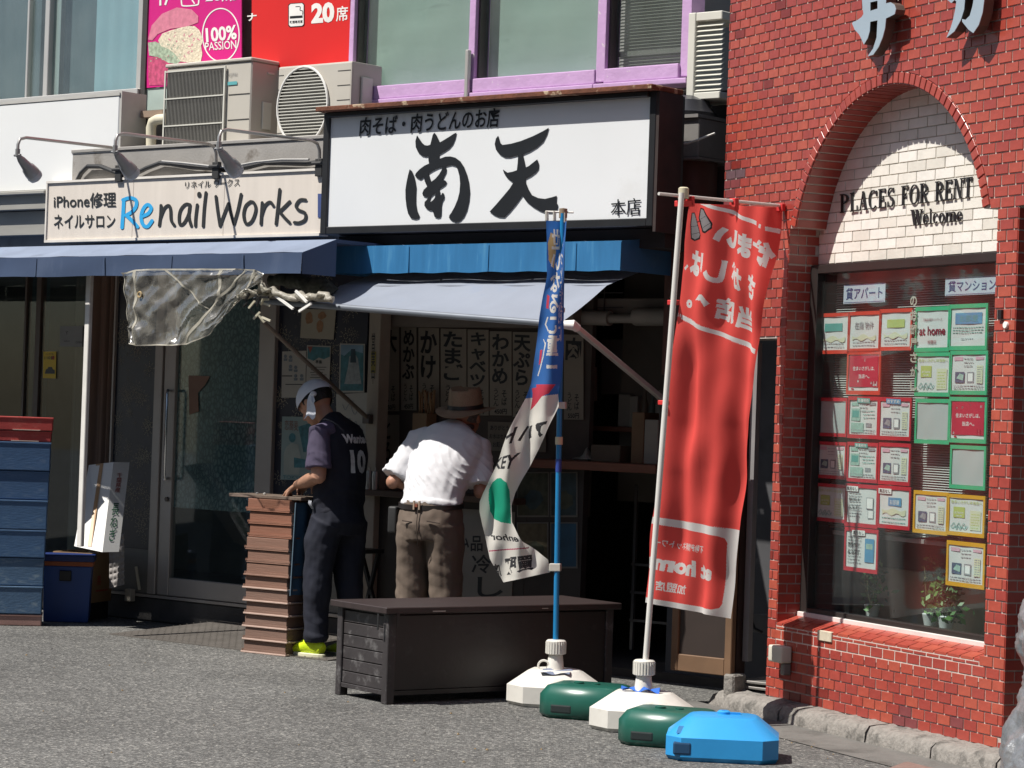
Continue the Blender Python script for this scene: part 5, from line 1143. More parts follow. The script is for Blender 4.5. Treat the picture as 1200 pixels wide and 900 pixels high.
for a,b in (((s_at(420,695,.3)[0],-.3,.02),(s_at(445,600,.3)[0],-.3,.62)),((s_at(455,695,.3)[0],-.3,.02),(s_at(425,600,.3)[0],-.3,.62)),((s_at(420,695,.3)[0],-.45,.02),(s_at(445,600,.3)[0],-.45,.62)),((s_at(455,695,.3)[0],-.45,.02),(s_at(425,600,.3)[0],-.45,.62))):
    g=MB(); g.bar(a,b,.025,.02); part('leg',g,BLK,t)
g=MB(); g.box(s_at(420,600,.3)[0],s_at(450,600,.3)[0],-.47,-.28,.62,.645); part('seat',g,BLK,t,bevel=.005)
# ================================================================== RIGHT END: duct, pipe, passage, cabinet
t=thing('exhaust_duct','grey metal duct box on a rust brown pipe between sign and brick wall','duct',SF,(*[s_at(808,200,.3)[0]],-.3,1.9))
DUCT=M('duct_metal',(.20,.19,.18),rough=.6,var=.25,sc=4,metal=.3,col2=(.10,.09,.085),c2=.58,w2=.15)
a=s_at(792,140,.4); b=s_at(836,183,.4); g=MB(); g.box(a[0]-.15,b[0]-.09,-.42,-.05,b[1],a[1]); part('box',g,DUCT,t,bevel=.004)
g=MB(); g.box(a[0]-.16,b[0]-.085,-.44,-.04,a[1]+.001,a[1]+.02); g.box(a[0]-.16,b[0]-.08,-.43,-.04,b[1]-.015,b[1]-.001); part('flange',g,DUCT,t)
g=MB(); cx=s_at(804,130,.25)[0]; g.lathe([(.17,0),(.175,.03),(.15,.06),(.13,.10),(.06,.13),(0,.135)],(cx,-.25,a[1]+.02),20); part('cap',g,M('black_cap',(.03,.03,.035),rough=.35),t,smooth=True)
g=MB(); cx=s_at(812,200,.25)[0]; zc_=b[1]-.016; g.lathe([(.14,-1.2),(.14,0)],(cx,-.25,zc_),24); part('pipe',g,M('rust_pipe',(.085,.028,.018),rough=.6,var=.4,sc=4),t,smooth=True)
g=MB(); f=pxf(SF,.46); g.tube([f(x,y) for x,y in ((793,168),(806,168),(820,163),(838,156))],.006,6); part('cable',g,M('white_cable',(.6,.58,.54)),t,smooth=True)
# passage: pilaster, downpipe, cabinet
PF=Frame((BF.w(-.02,0,0).x,BF.w(-.02,0,0).y),40.0)
def pp(px_,py_,d): 
    x,z=PF.at(px_,py_,d); return x,z
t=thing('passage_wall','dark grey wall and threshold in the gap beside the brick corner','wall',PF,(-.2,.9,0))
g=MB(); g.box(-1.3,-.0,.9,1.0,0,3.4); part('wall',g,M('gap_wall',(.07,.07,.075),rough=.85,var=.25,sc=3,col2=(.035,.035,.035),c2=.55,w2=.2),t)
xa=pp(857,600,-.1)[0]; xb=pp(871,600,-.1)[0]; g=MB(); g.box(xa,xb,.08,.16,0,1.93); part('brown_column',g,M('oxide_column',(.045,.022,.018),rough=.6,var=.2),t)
xa=xb+.01; g=MB(); g.box(xa,xa+.035,.12,.16,.25,1.93); part('downpipe',g,M('grey_downpipe',(.24,.23,.23),rough=.6),t)
g=MB(); g.box(xa-.01,.05,.1,.5,.0,.10); part('concrete_footing',g,KM,t,bevel=.01)
g=MB(); g.box(xa-.01,.05,.09,.5,.11,.125); g.box(xa-.01,.05,.085,.5,.14,.155); part('threshold',g,M('steel_threshold',(.45,.43,.40),rough=.3,metal=.7),t,bevel=.003)
g=MB(); fz=lambda x,y:(pp(x,y,-.26)[0],.26,pp(x,y,-.26)[1]); g.tube([fz(874,722),(fz(880,724)),fz(884,736),fz(893,741)],.008,6); part('cable',g,BLK,t,smooth=True)
g=MB(); a=pp(850,787,0); b=pp(862,812,0); g.box(a[0],b[0],-.02,.1,0,a[1]-.01); solo('concrete_block','small upright concrete block at the foot of the brown column','block',PF,(a[0],0,0),g,KM,bevel=.01)
t=thing('wooden_hatch','wooden framed dark panel low beside the brown column','hatch',PF,(-.5,.0,.2))
a=pp(788,700,.0); b=pp(856,790,.0); z_=pp(820,789,.0)[1]; zu=1.35
g=MB(); WF_=M('ochre_frame',(.15,.085,.045),rough=.7,var=.2,sc=6)
g.box(a[0],a[0]+.045,.0,.04,z_,zu); g.box(b[0]-.045,b[0],.0,.04,z_,zu); g.box(a[0]+.045,b[0]-.045,.002,.038,z_,z_+.09); g.box(a[0]+.045,b[0]-.045,.002,.038,zu-.06,zu); part('frame',g,WF_,t,bevel=.004)
g=MB(); g.box(a[0]+.046,b[0]-.046,.015,.03,z_+.091,zu-.06); part('panel',g,M('dark_brown_panel',(.030,.020,.016),rough=.6),t)
# dark kitchen clutter under the hatch on the right
t=thing('kitchen_rack','dim metal rack with bags in the dark opening behind the red banner','rack',SF,(3.9,.5,.2))
g=MB()
for z in (.45,.62,.28): g.bar((xl2,.5,z),(XE+.2,.5,z),.02,.015)
for x in (xl2+.02,xl2+.5,XE+.1): g.bar((x,.5,.1),(x,.5,1.1),.02,.02,up=(0,1,0))
part('bars',g,M('rack_metal',(.22,.21,.2),rough=.4,metal=.6),t)
g=MB(); g.lathe([(.12,0),(.16,.08),(.13,.16),(.05,.2),(0,.2)],(4.2,.55,.29),12); part('bag',g,M('grey_bag',(.18,.17,.17),rough=.6,var=.3,sc=15,bump=.6),t,smooth=True)
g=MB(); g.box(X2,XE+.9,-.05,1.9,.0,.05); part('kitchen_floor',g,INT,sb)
# diamond plate
g=MB(); xa=s_at(124,738,.95)[0]; xb=xa+1.95; y0,y1=-.92,-.035
g.add([(xa,y0,.006),(xb,y0,.006),(xb,y1,.06),(xa+.1,y1,.06),(xa,y0,.0),(xb,y0,.0),(xb,y1,.0),(xa+.1,y1,.0)],[(0,1,2,3),(0,4,5,1),(1,5,6,2),(2,6,7,3),(3,7,4,0)])
PLM=M('tread_plate',(.16,.145,.13),rough=.5,metal=.4,var=.2,sc=6,col2=(.10,.08,.07),c2=.55,w2=.2)
t=thing('tread_plate','worn steel tread plate on the ground in front of the glass door','plate',SF,(xa,y0,0)); part('sheet',g,PLM,t)
g=MB(); j=0; y=y0+.03
while y<y1-.02:
    x=xa+.05+(.03 if j%2 else 0); zz=.006+(y-y0)/(y1-y0)*.054
    while x<xb-.03:
        a=.013 if j%2 else -.013
        g.add([(x-.016,y-a*.9,zz+.0005),(x,y-.004,zz+.004),(x+.016,y+a*.9,zz+.0005),(x,y+.004,zz+.004)],[(0,1,2,3)]); x+=.06
    y+=.03; j+=1
part('tread_studs',g,PLM,t,kind='stuff')
# ================================================================== FLYERS IN THE ARCHED WINDOW
YG=.185; DF=-YG; ff=pxf(BF,DF)
HR=M('holder_red_orange',(.62,.055,.03),rough=.4); HC=M('holder_crimson',(.50,.02,.035),rough=.4); HG=M('holder_green',(.02,.42,.20),rough=.4); HY=M('holder_amber',(.68,.34,.02),rough=.4)
FP=M('flyer_paper',(.62,.63,.60),rough=.55,var=.05,sc=6); FB=M('blank_holder',(.42,.46,.44),rough=.4,var=.08,sc=4)
PR=dict(teal=M('pr_teal',(.10,.32,.28),rough=.6,var=.2),lime=M('pr_lime',(.42,.48,.14),rough=.6,var=.15),blue=M('pr_blue',(.08,.26,.42),rough=.6,var=.15),navy=M('pr_navy',(.07,.11,.17),rough=.6,var=.4,sc=60),pink=M('pr_pink',(.62,.36,.42),rough=.6,var=.15),grey=M('pr_grey',(.26,.27,.28),rough=.6,var=.3,sc=60),pale=M('pr_pale',(.60,.60,.42),rough=.6,var=.1),crim=M('pr_crimson',(.48,.02,.05),rough=.5,var=.1),dk=CH_,mar=M('pr_maroon',(.22,.01,.03),rough=.5),white=WHT,mint=M('pr_mint',(.30,.45,.38),rough=.6,var=.2,sc=40))
PK=list(PR); PM=[PR[k] for k in PK]; PI={k:i for i,k in enumerate(PK)}
def flyer(x0,y0,x1,y1,hold,kind,label):
    a=BF.at(x0,y0,DF); b=BF.at(x1,y1,DF); xl,xr,zt,zb=a[0],b[0],a[1],b[1]; Y=YG
    t=thing('flyer',label,'flyer',BF,((xl+xr)/2,Y,zb),group='property flyers in the arched window')
    W_,H_=xr-xl,zt-zb; F=lambda u,v,e=0:(xl+W_*u,Y-e,zt-H_*v)
    g=MB()
    for u0,v0,u1,v1 in ((-.06,-.115,1.06,-.005),(-.06,1.005,1.06,1.115),(-.06,-.004,-.005,1.004),(1.005,-.004,1.06,1.004)):
        p,q=F(u0,v1),F(u1,v0); g.box(p[0],q[0],Y-.006,Y+.002,p[2],q[2])
    part('holder',g,hold,t)
    g=MB(); g.grid(lambda u,v:(xl+W_*u,Y-.0012-.0012*math.sin(u*9+v*5+x0),zt-H_*v),8,8); part('sheet',g,FB if kind=='blank' else FP,t,smooth=True)
    g=MB()
    def R(u0,v0,u1,v1,c,e=.004): g.add([F(u0,v0,e),F(u1,v0,e),F(u1,v1,e),F(u0,v1,e)],[(0,1,2,3)],PI[c])
    def TX(s_,u0,v0,u1,v1,c='dk',**k): put_text(g,s_,F,.0046,PI[c],(u0,v0,u1,v1),**k)
    rr=random.Random(int(x0*3+y0))
    def lines(u0,u1,v0,v1,n,c='grey'):
        for i in range(n):
            v=v0+(v1-v0)*i/max(1,n-1); x=u0
            while x<u1-.03: w=rr.uniform(.03,.10); R(x,v,min(x+w,u1),v+.022,c,.0042); x+=w+.02
    if kind in('card_teal','card_grey','card_lime'):
        c={'card_teal':'teal','card_grey':'grey','card_lime':'lime'}[kind]
        if kind=='card_grey': TX('在庫 物件',.18,.2,.82,.42,'grey',bold=.01)
        else: R(.2,.2,.8,.44,c,.0042)
        g.add([F(.1+.8*i/10,.62+.05*math.sin(i),.0041) for i in range(11)]+[F(.9-.8*i/10,.74+.04*math.sin(i*1.3),.0041) for i in range(11)],[tuple(range(22))],PI['pale'])
        lines(.12,.88,.80,.90,2)
    elif kind=='athome':
        TX('at home',.08,.42,.92,.66,'mar',bold=.02); TX('不動産情報ネットワーク',.2,.2,.8,.28,'mar'); TX('加盟店',.36,.80,.64,.90,'mar',bold=.01)
    elif kind=='bluecard':
        R(.12,.12,.9,.42,'blue'); TX('お部屋',.25,.18,.78,.36,'teal'); lines(.06,.94,.5,.64,3,'teal'); lines(.3,.7,.8,.8,1)
    elif kind=='red':
        R(.02,.02,.98,.90,'crim'); TX('住まいさがしは、',.14,.32,.86,.44,'white',bold=.01); TX('当店へ。',.34,.54,.7,.66,'white',bold=.01)
        for i in range(5): a_=rr.uniform(.05,.9); b_=rr.choice((rr.uniform(.05,.2),rr.uniform(.7,.84))); R(a_,b_,a_+.05,b_+.06,'white')
        for i in range(4): R(.78+i*.05,.74,.80+i*.05,.88,'white' if i%2 else 'dk')
        R(.1,.93,.18,.97,'crim')
    elif kind=='limebox':
        TX('住まいさがしは当店へ',.04,.06,.96,.15,'lime',bold=.01); R(.12,.26,.46,.58,'lime'); TX('at home',.16,.38,.42,.46,'white'); TX('検索',.2,.5,.38,.55,'white')
        strokes(g,[[(.05+.05*i,.80+.07*math.sin(i*2.1+1)) for i in range(11)],[(.08+.05*i,.88+.05*math.sin(i*2.7)) for i in range(10)]],F,.008,.0044,m=PI['teal']); R(.62,.34,.94,.92,'pale'); lines(.66,.9,.44,.84,6,'lime')
    elif kind=='plan':
        lines(.06,.50,.14,.8,9,'grey'); TX('敷0礼0',.06,.28,.42,.38,'dk'); TX('6.5万',.06,.50,.44,.62,'dk')
        for u0,v0,u1,v1 in ((.66,.25,.9,.58),(.72,.6,.92,.85)):
            R(u0,v0,u1,v1,'grey'); R(u0+.02,v0+.02,u1-.02,v1-.02,'white',.0048)
    elif kind=='planblue':
        lines(.06,.50,.14,.86,9,'grey'); TX('敷0礼0',.06,.30,.42,.42,'dk'); TX('6.8万',.06,.52,.44,.64,'dk'); R(.62,.16,.92,.82,'blue'); R(.66,.3,.88,.45,'mint',.0048)
    elif kind=='bigcard':
        R(.3,.22,.74,.46,'blue'); TX('お部屋',.36,.28,.68,.42,'white')
        g.add([F(.1+.8*i/10,.56+.04*math.sin(i),.0041) for i in range(11)]+[F(.9-.8*i/10,.70+.04*math.sin(i*1.3),.0041) for i in range(11)],[tuple(range(22))],PI['pale']); lines(.1,.9,.80,.92,2,'teal')
    elif kind in('photos','photos2','mint'):
        R(.06,.06,.32,.16,'pink' if kind!='mint' else 'mint'); R(.7,.06,.94,.14,'pink' if kind!='mint' else 'grey')
        lines(.36,.66,.1,.3,3); 
        if kind=='mint': R(.06,.24,.38,.60,'mint'); R(.1,.3,.34,.5,'teal',.0045); R(.06,.66,.52,.94,'mint'); lines(.5,.94,.3,.5,3,'teal'); R(.6,.66,.8,.78,'grey')
        else:
            R(.1,.48,.38,.78,'navy'); R(.46,.48,.66,.78,'grey'); R(.49,.52,.63,.74,'white',.0046); g.add([F(.14,.66,.0047),F(.24,.52,.0047),F(.36,.56,.0047),F(.34,.72,.0047)],[(0,1,2,3)],PI['mint' if kind=='photos' else 'grey'])
            R(.74,.3,.92,.8,'pale'); lines(.76,.9,.34,.78,8)
        lines(.06,.94,.86,.93,2)
    if g.v: part('print',g,PM,t)
    return t
def tag(t,x0,y0,x1,y1,s_,c='white',tc='dk'):
    g=MB(); F=qf(ff,[(x0,y0),(x1,y0+1),(x1,y1+1),(x0,y1)]); g.add([F(0,0,.007),F(1,0,.007),F(1,1,.007),F(0,1,.007)],[(0,1,2,3)],PI[c]); put_text(g,s_,F,.008,PI[tc],(.08,.15,.92,.85),bold=.01); part('tag',g,PM,t)
FL=[(961,372,994,410,HR,'card_teal','white flyer with a teal block at the top left of the red rows'),(997,370,1030,408,HR,'card_grey','white flyer with grey heading in the middle of the top red row'),(1034,367,1067,406,HR,'card_lime','white flyer with a lime block at the right of the top red row'),
(1076,365,1111,407,HG,'athome','white flyer reading at home in the green frame'),(1116,362,1155,405,HG,'bluecard','white flyer with a wide blue heading at the top right in green frame'),
(996,416,1030,458,HR,'red','crimson flyer hanging below the top red row'),(1076,418,1112,460,HG,'limebox','flyer with a lime box in the second green row'),(1117,416,1155,458,HG,'photos','flyer with house photos in the second green row'),
(960,470,991,508,HC,'blank','empty grey sleeve at the left of the crimson rows'),(997,469,1028,510,HC,'mint','mint coloured flyer beside the empty crimson sleeve'),(1033,470,1066,512,HC,'photos2','pale flyer with grey photos under a blue tag'),
(1076,472,1111,516,HG,'blank','empty grey sleeve in the third green row'),(1116,470,1154,515,HG,'red','crimson flyer in the third green row by the brick pier'),
(960,521,990,558,HC,'photos','flyer with dark house photo at the left of the second crimson row'),(996,522,1027,562,HC,'mint','pale mint flyer in the middle of the second crimson row'),(1033,523,1065,565,HC,'photos','flyer with tower photo at the right of the second crimson row'),(1117,526,1153,570,HG,'blank','empty grey sleeve lowest in the green frames'),
(959,570,990,609,HC,'limebox','flyer with lime box at the left of the third crimson row'),(994,571,1027,615,HC,'plan','floor plan flyer with a white tag in the third crimson row'),(1032,573,1065,617,HC,'bigcard','flyer with a blue block at the right of the third crimson row'),
(1074,579,1109,623,HY,'photos2','flyer with brown house photo at the left of the amber row'),(1114,583,1152,626,HY,'limebox','flyer with a lime box at the right of the amber row'),
(993,622,1027,668,HC,'planblue','floor plan flyer with tall blue drawing hanging lowest of the crimson frames'),(1113,638,1152,686,HY,'photos','flyer with small house photo hanging alone in an amber frame')]
for i,fdat in enumerate(FL):
    t=flyer(*fdat)
    if i==9: tag(t,1006,466,1021,472,'新着物件','teal','white')
    if i==10: tag(t,1040,467,1057,473,'おすすめ','blue','white')
    if i==14: tag(t,1003,519,1018,524,'新着物件','teal','white')
    if i==18: tag(t,993,569,1007,575,'風呂なし')
    if i==19: tag(t,1031,572,1046,578,'風呂なし')
    if i==22: tag(t,1000,621,1015,627,'風呂なし')
SB=M('sign_card',(.50,.54,.60),rough=.5); NV=M('navy_letter',(.03,.05,.16),rough=.5)
for (c,s_,lab) in (([(990,334),(1038,330),(1038,354),(990,357.5)],'貸アパート','pale blue card reading 貸アパート on the grey blind'),([(1109,326),(1172,321),(1172,344),(1109,350)],'貸マンション','pale blue card reading 貸マンション cut off by the brick pier')):
    a=BF.at(*c[0],DF); b=BF.at(*c[2],DF); Y=YG-.002
    t=thing('window_card',lab,'card',BF,((a[0]+b[0])/2,Y,b[1])); g=MB(); g.box(a[0],b[0],Y-.003,Y,b[1],a[1]); part('sheet',g,SB,t)
    F=lambda u,v,e=0:(a[0]+(b[0]-a[0])*u,Y-.003-e,a[1]+(b[1]-a[1])*v)
    g=MB(); put_text(g,s_,F,.001,0,(.06,.18,.94,.8),bold=.016); g.add([F(.02,.03,.0005),F(.98,.03,.0005),F(.98,.06,.0005),F(.02,.06,.0005)],[(0,1,2,3)]); g.add([F(.02,.93,.0005),F(.98,.93,.0005),F(.98,.96,.0005),F(.02,.96,.0005)],[(0,1,2,3)]); part('lettering',g,NV,t)
t=thing('letter_string','vertical string of cream paper letters between the red and green frames','banner',BF,(BF.at(1073,460,DF)[0],YG-.01,1.5))
for i,ch in enumerate('のお部屋さがし'):
    g=MB(); y=347+i*16.5; F=qf(ff,[(1069,y),(1077,y),(1077,y+12),(1069,y+12)]); put_text(g,ch,F,.012,bold=.03); part('letter',g,M('cream_letter',(.45,.42,.34),rough=.6),t)
# pot plants inside the window
LEAF=[M('leaf_a',(.07,.17,.04),rough=.5,var=.3),M('leaf_b',(.13,.26,.07),rough=.5,var=.3),M('leaf_c',(.04,.10,.03),rough=.5,var=.3)]
def plant(label,px_,py_,w,h,seed,n):
    x,zb_=BF.at(px_,py_,-.30); zb_=ZS+.07; r=random.Random(seed); t=thing('pot_plant',label,'plant',BF,(x,.35,zb_))
    g=MB(); g.lathe([(.030,0),(.042,.055),(.038,.06),(.0,.055)],(x,.35,zb_),12); part('pot',g,M('white_pot',(.6,.6,.57),rough=.5),t,smooth=True)
    g=MB()
    for i in range(7):
        a=r.uniform(-w/2,w/2); g.tube([(x,.35,zb_+.04),(x+a*.5,.35+r.uniform(-.03,.03),zb_+h*.5),(x+a,.35+r.uniform(-.05,.05),zb_+h*r.uniform(.6,1))],.003,5)
    part('stems',g,M('plant_stem',(.16,.15,.07)),t)
    g=MB()
    for i in range(n):
        p=Vector((x+r.gauss(0,w*.27),.35+r.uniform(-.05,.05),zb_+.03+h*r.random()**.8)); d=Vector((r.uniform(-1,1),r.uniform(-1,1),r.uniform(-.3,1))).normalized(); s_=d.cross(Vector((r.uniform(-1,1),r.uniform(-1,1),.3))).normalized(); L=r.uniform(.014,.026)
        g.add([p-d*L,p+s_*L*.55,p+d*L,p-s_*L*.55],[(0,1,2,3)],r.randrange(3))
    part('leaves',g,LEAF,t,kind='stuff')
plant('bushy jade plant in a white pot at the right behind the window glass',1098,738,.24,.22,3,230)
plant('tall sparse plant beside the jade plant in the window',1080,735,.08,.30,5,60)
plant('thin plant in the left corner behind the window glass',1012,722,.18,.24,8,90)
# ---------------- things fixed on the brick wall
t=thing('outlet_box','small cream plastic outlet cover on the lower left of the brick wall','outlet',BF,(*[BF.at(910,790,.03)[0]],-.03,BF.at(910,790,.03)[1]))
a=BF.at(902,755,.06); b=BF.at(918,778,.06)
g=MB(); g.box(a[0],b[0]-.01,-.07,-.004,b[1],a[1]); part('cover',g,M('cream_plastic',(.60,.57,.48),rough=.5,var=.08),t,bevel=.012,seg=3,smooth=True)
c=BF.at(912,790,.04); g=MB(); g.box(b[0]-.05,b[0]-.015,-.05,-.004,c[1],b[1]-.001); part('plug',g,M('grey_plug',(.20,.19,.17),rough=.5),t,bevel=.006)
a=BF.at(958,738,.008); b=BF.at(974,753,.008); g=MB(); g.box(a[0],b[0],-.010,.01,b[1],a[1]); solo('repair_patch','cream filler patch replacing one brick under the window sill','patch',BF,(a[0],-.005,b[1]),g,M('cream_filler',(.52,.47,.36),rough=.8,var=.12,sc=30),bevel=.003)
x,z=BF.at(1178,381,.01); g=MB(); g.tube([(x,.0,z),(x,-.014,z)],.016,14); solo('door_button','round white button on the right brick pier','button',BF,(x,0,z),g,WHT,bevel=.002)
a=BF.at(1170,363,.01); b=BF.at(1174,374,.01); g=MB(); g.box(a[0],b[0],-.016,.0,b[1],a[1]); solo('sensor','small black sensor above the white button on the brick pier','sensor',BF,(a[0],0,b[1]),g,BLK,bevel=.002)
# raised metal letters at the top of the brick wall
RL=M('steel_letter_face',(.42,.50,.56),rough=.35,metal=.35,var=.06); 
fR=pxf(BF,.085)
K=lambda L:[(980+x/5.4545,y/5.4545) for x,y in L]
L1=K([(165,-60),(225,-70),(222,-10),(262,-14),(262,-80),(325,-90),(322,22),(350,15),(375,30),(385,60),(378,90),(350,105),(322,118),(316,180),(300,240),(275,300),(240,350),(205,360),(240,310),(262,240),(268,130),(222,140),(218,200),(205,245),(180,285),(165,250),(150,220),(122,190),(105,150),(112,140),(130,135),(165,110),(178,90),(172,50)])
H_1=K([(222,15),(222,70),(268,55),(268,5)])
L2=K([(745,-80),(960,-110),(950,0),(940,80),(915,160),(880,212),(850,190),(810,140),(808,122),(830,128),(858,100),(875,40),(885,-20),(828,-12),(822,60),(800,130),(760,200),(708,242),(735,180),(750,130),(765,60),(772,10),(760,0),(740,20),(715,0),(712,-20)])
for i,(lp,lab) in enumerate((([L1,H_1],'raised grey steel letter like 井 at the top of the brick wall'),([L2],'raised grey steel letter like カ at the top right of the brick wall'))):
    c=fR(*[sum(p[k] for p in lp[0])/len(lp[0]) for k in (0,1)])
    t=thing('steel_letter',lab,'letter',BF,c)
    g=MB(); g.prism(lp,lambda a,b,e:fR(a,b,-e),.05); 
    part('letter_body',g,M('steel_letter_side',(.10,.085,.07),rough=.5,metal=.4,var=.3),t)
    g=MB(); g.prism(lp,lambda a,b,e:fR(a,b,.004-e),.003); part('letter_face',g,RL,t)
    g=MB(); g.box(c[0]-.02,c[0]+.02,-.045,0,c[2]+.02,c[2]+.06); part('stud',g,ALD,t)
# ================================================================== FLAG BASES
WPL=M('white_polyethylene',(.66,.64,.59),rough=.45,var=.07,sc=5,bump=.08,bsc=30,col2=(.36,.32,.25),c2=.57,w2=.22,sc2=7)
GPL=M('green_polyethylene',(.016,.098,.072),rough=.32,var=.12,sc=6,col2=(.06,.17,.13),c2=.6,w2=.25,sc2=5)
BPL=M('blue_polyethylene',(.03,.30,.66),rough=.38,var=.07,sc=5,bump=.05,bsc=60)
def base_mesh(W_,D_,h1,h2,ch,topf=.52,seg=4,bev=.018,ang=34):
    bm=bmesh.new()
    def ring(w,d,z,c): 
        return [bm.verts.new((x,y,z)) for x,y in ((w-c,-d),(w,-d+c),(w,d-c),(w-c,d),(-w+c,d),(-w,d-c),(-w,-d+c),(-w+c,-d))]
    R_=[ring(W_/2-.012,D_/2-.012,.0,ch),ring(W_/2-.006,D_/2-.006,.012,ch),ring(W_/2,D_/2,.02,ch),ring(W_/2,D_/2,h1,ch),ring(W_/2*topf*1.1,D_/2*topf*1.08,h2-.006,ch*.6),ring(W_/2*topf,D_/2*topf,h2,ch*.5)]
    for a,b in zip(R_,R_[1:]):
        for i in range(8): bm.faces.new((a[i],a[(i+1)%8],b[(i+1)%8],b[i]))
    bm.faces.new(R_[0][::-1]); bm.faces.new(R_[-1])
    es=[e for e in bm.edges if e.calc_face_angle(0)>.25 and min(v.co.z for v in e.verts)>.015]
    bmesh.ops.bevel(bm,geom=es,offset=bev,segments=seg,affect='EDGES',profile=.5,clamp_overlap=True)
    bmesh.ops.recalc_face_normals(bm,faces=bm.faces)
    me=bpy.data.meshes.new('body'); bm.to_mesh(me); bm.free()
    me.polygons.foreach_set('use_smooth',[True]*len(me.polygons)); me.set_sharp_from_angle(angle=math.radians(ang)); return me
def weight(name,label,cat,cx,cy_bottom,W_,D_,h1,h2,ch,ang,mat_,topf=.52,notch=False,group=None,depth_off=None):
    p=on_z(cx,cy_bottom,0); ctr=p+Vector((ray(cx,450).x*0,1,0))*(depth_off if depth_off else D_/2)
    fr=Frame((ctr.x,ctr.y),ang); t=thing(name,label,cat,fr,(0,0,0),group=group)
    me=base_mesh(W_,D_,h1,h2,ch,topf,bev=.03 if notch else .018,ang=70 if notch else 34); me.materials.append(mat_); bo=part('body',me,None,t)
    if notch:
        g=MB(); x=-W_*.20; g.box(x-.055,x+.055,-D_/2-.0025,-D_/2+.02,.028,h1*.62); part('notch_shade',g,M('notch_shade_dark',(.012,.02,.02),rough=.6),bo,bevel=.008,seg=2)  # dark plate painted as the shade inside the handle notch
        g=MB(); x=-W_*.12; g.lathe([(.026,0),(.026,.010),(.018,.014),(.0,.014)],(x,0,h2-.002),14); g.lathe([(.02,0),(.02,.008),(0,.01)],(x+.09,.01,h2-.002),12); part('filler_cap',g,mat_,bo,smooth=True)
    return t,fr,ctr
b1,fr1,c1=weight('flag_base','white water filled flag base holding the blue pole','flag base',650,831,.47,.42,.105,.185,.11,12,WPL)
w1,_,_c=weight('ballast_weight','dark green ballast weight between the two white flag bases','weight',690,845,.44,.34,.115,.165,.06,20,GPL,.76,True)
b2,fr2,c2_=weight('flag_base','white water filled flag base holding the pole of the red banner','flag base',755,861,.49,.42,.105,.185,.11,12,WPL)
w2,_,_c=weight('ballast_weight','dark green ballast weight between the white base and the blue weight','weight',788,878,.44,.34,.115,.165,.06,20,GPL,.76,True)
w3,fr3,c3=weight('ballast_weight','bright blue ballast weight at the front of the row','weight',851,895,.50,.42,.105,.19,.07,6,BPL,.56)
x=-.20; g=MB(); g.box(-.215,-.135,-.2135,-.17,.03,.085); part('notch_shade',g,M('notch_shade_blue',(.012,.06,.14),rough=.6),w3,bevel=.008,seg=2)  # darker blue plate stands for shade in the handle notch
g=MB(); g.add([(-.205,-.175,.121),(-.14,-.175,.121),(-.13,-.135,.149),(-.195,-.135,.149)],[(0,1,2,3)]); part('grip_shade',g,M('grip_shade_blue',(.02,.14,.33),rough=.6),w3)  # darker blue patch stands for shade in the grip hollow
g=MB(); g.lathe([(.03,0),(.03,.012),(.022,.018),(.010,.018),(.010,.008),(0,.008)],(.0,.05,.188),16); g.box(.015,.075,.035,.05,.19,.200); part('filler_cap',g,BPL,w3,smooth=True)
def pole(t,fr,x,y,top,r,mat_,name='pole'):
    # top given as world point, foot at local (x,y)
    L=fr.I@Vector(top); g=MB(); g.tube([(x,y,.19),tuple(L)],r,12); part(name,g,mat_,t,smooth=True); return L
def socket(t,x,y):
    g=MB(); g.lathe([(.050,.0),(.044,.03),(.038,.08),(.036,.085)],(x,y,.175),20); part('socket',g,WPL,t,smooth=True)
    g=MB(); g.lathe([(.040,0),(.052,.004),(.052,.07),(.044,.076),(.02,.078)],(x,y,.262),24); 
    for k in range(24): a=k*math.pi/12; g.bar((x+.052*math.cos(a),y+.052*math.sin(a),.268),(x+.052*math.cos(a),y+.052*math.sin(a),.328),.005,.005,up=(0,1,0))
    part('lock_ring',g,WPL,t)
socket(b1,0,0); socket(b2,0,0)
g=MB(); g.tube([(-.055+.03*math.cos(a*math.pi/8),-.03,.20+.03*math.sin(a*math.pi/8)) for a in range(17)],.006,6); part('chain_ring',g,WPL,b1,smooth=True)
BPOLE=M('blue_pole_paint',(.015,.19,.42),rough=.3,var=.08); WPOLE=M('white_pole_paint',(.66,.64,.60),rough=.3,var=.06)
def topat(px_,py_,Y): r=ray(px_,py_); return CP+r*(Y/r.y)
T1_=topat(659.5,250,c1.y); L1_=pole(b1,fr1,0,0,T1_,.0145,BPOLE)
T2_=topat(799,226,c2_.y); L2_=pole(b2,fr2,0,0,T2_,.0145,WPOLE)
g=MB()
def on_pole(L,k): return Vector((0,0,.19)).lerp(L,k)
kk=lambda L,py_,fr,Yc:None
def pole_k(fr,L,py_):
    lo,hi=0,1
    for _ in range(30):
        m=(lo+hi)/2; q=visible_px(fr.M@on_pole(L,m))[1]
        if q>py_: lo=m
        else: hi=m
    return (lo+hi)/2
k=pole_k(fr1,L1_,521); k2=pole_k(fr1,L1_,512); g.tube([tuple(on_pole(L1_,k)),tuple(on_pole(L1_,k2))],.020,12); part('joint',g,M('cream_joint',(.55,.48,.33),rough=.5),b1,smooth=True)
k=pole_k(fr1,L1_,553); k2=pole_k(fr1,L1_,538); g=MB(); g.tube([tuple(on_pole(L1_,k)),tuple(on_pole(L1_,k2))],.0160,12); part('tape',g,M('dark_blue_tape',(.02,.05,.25),rough=.5),b1,smooth=True)
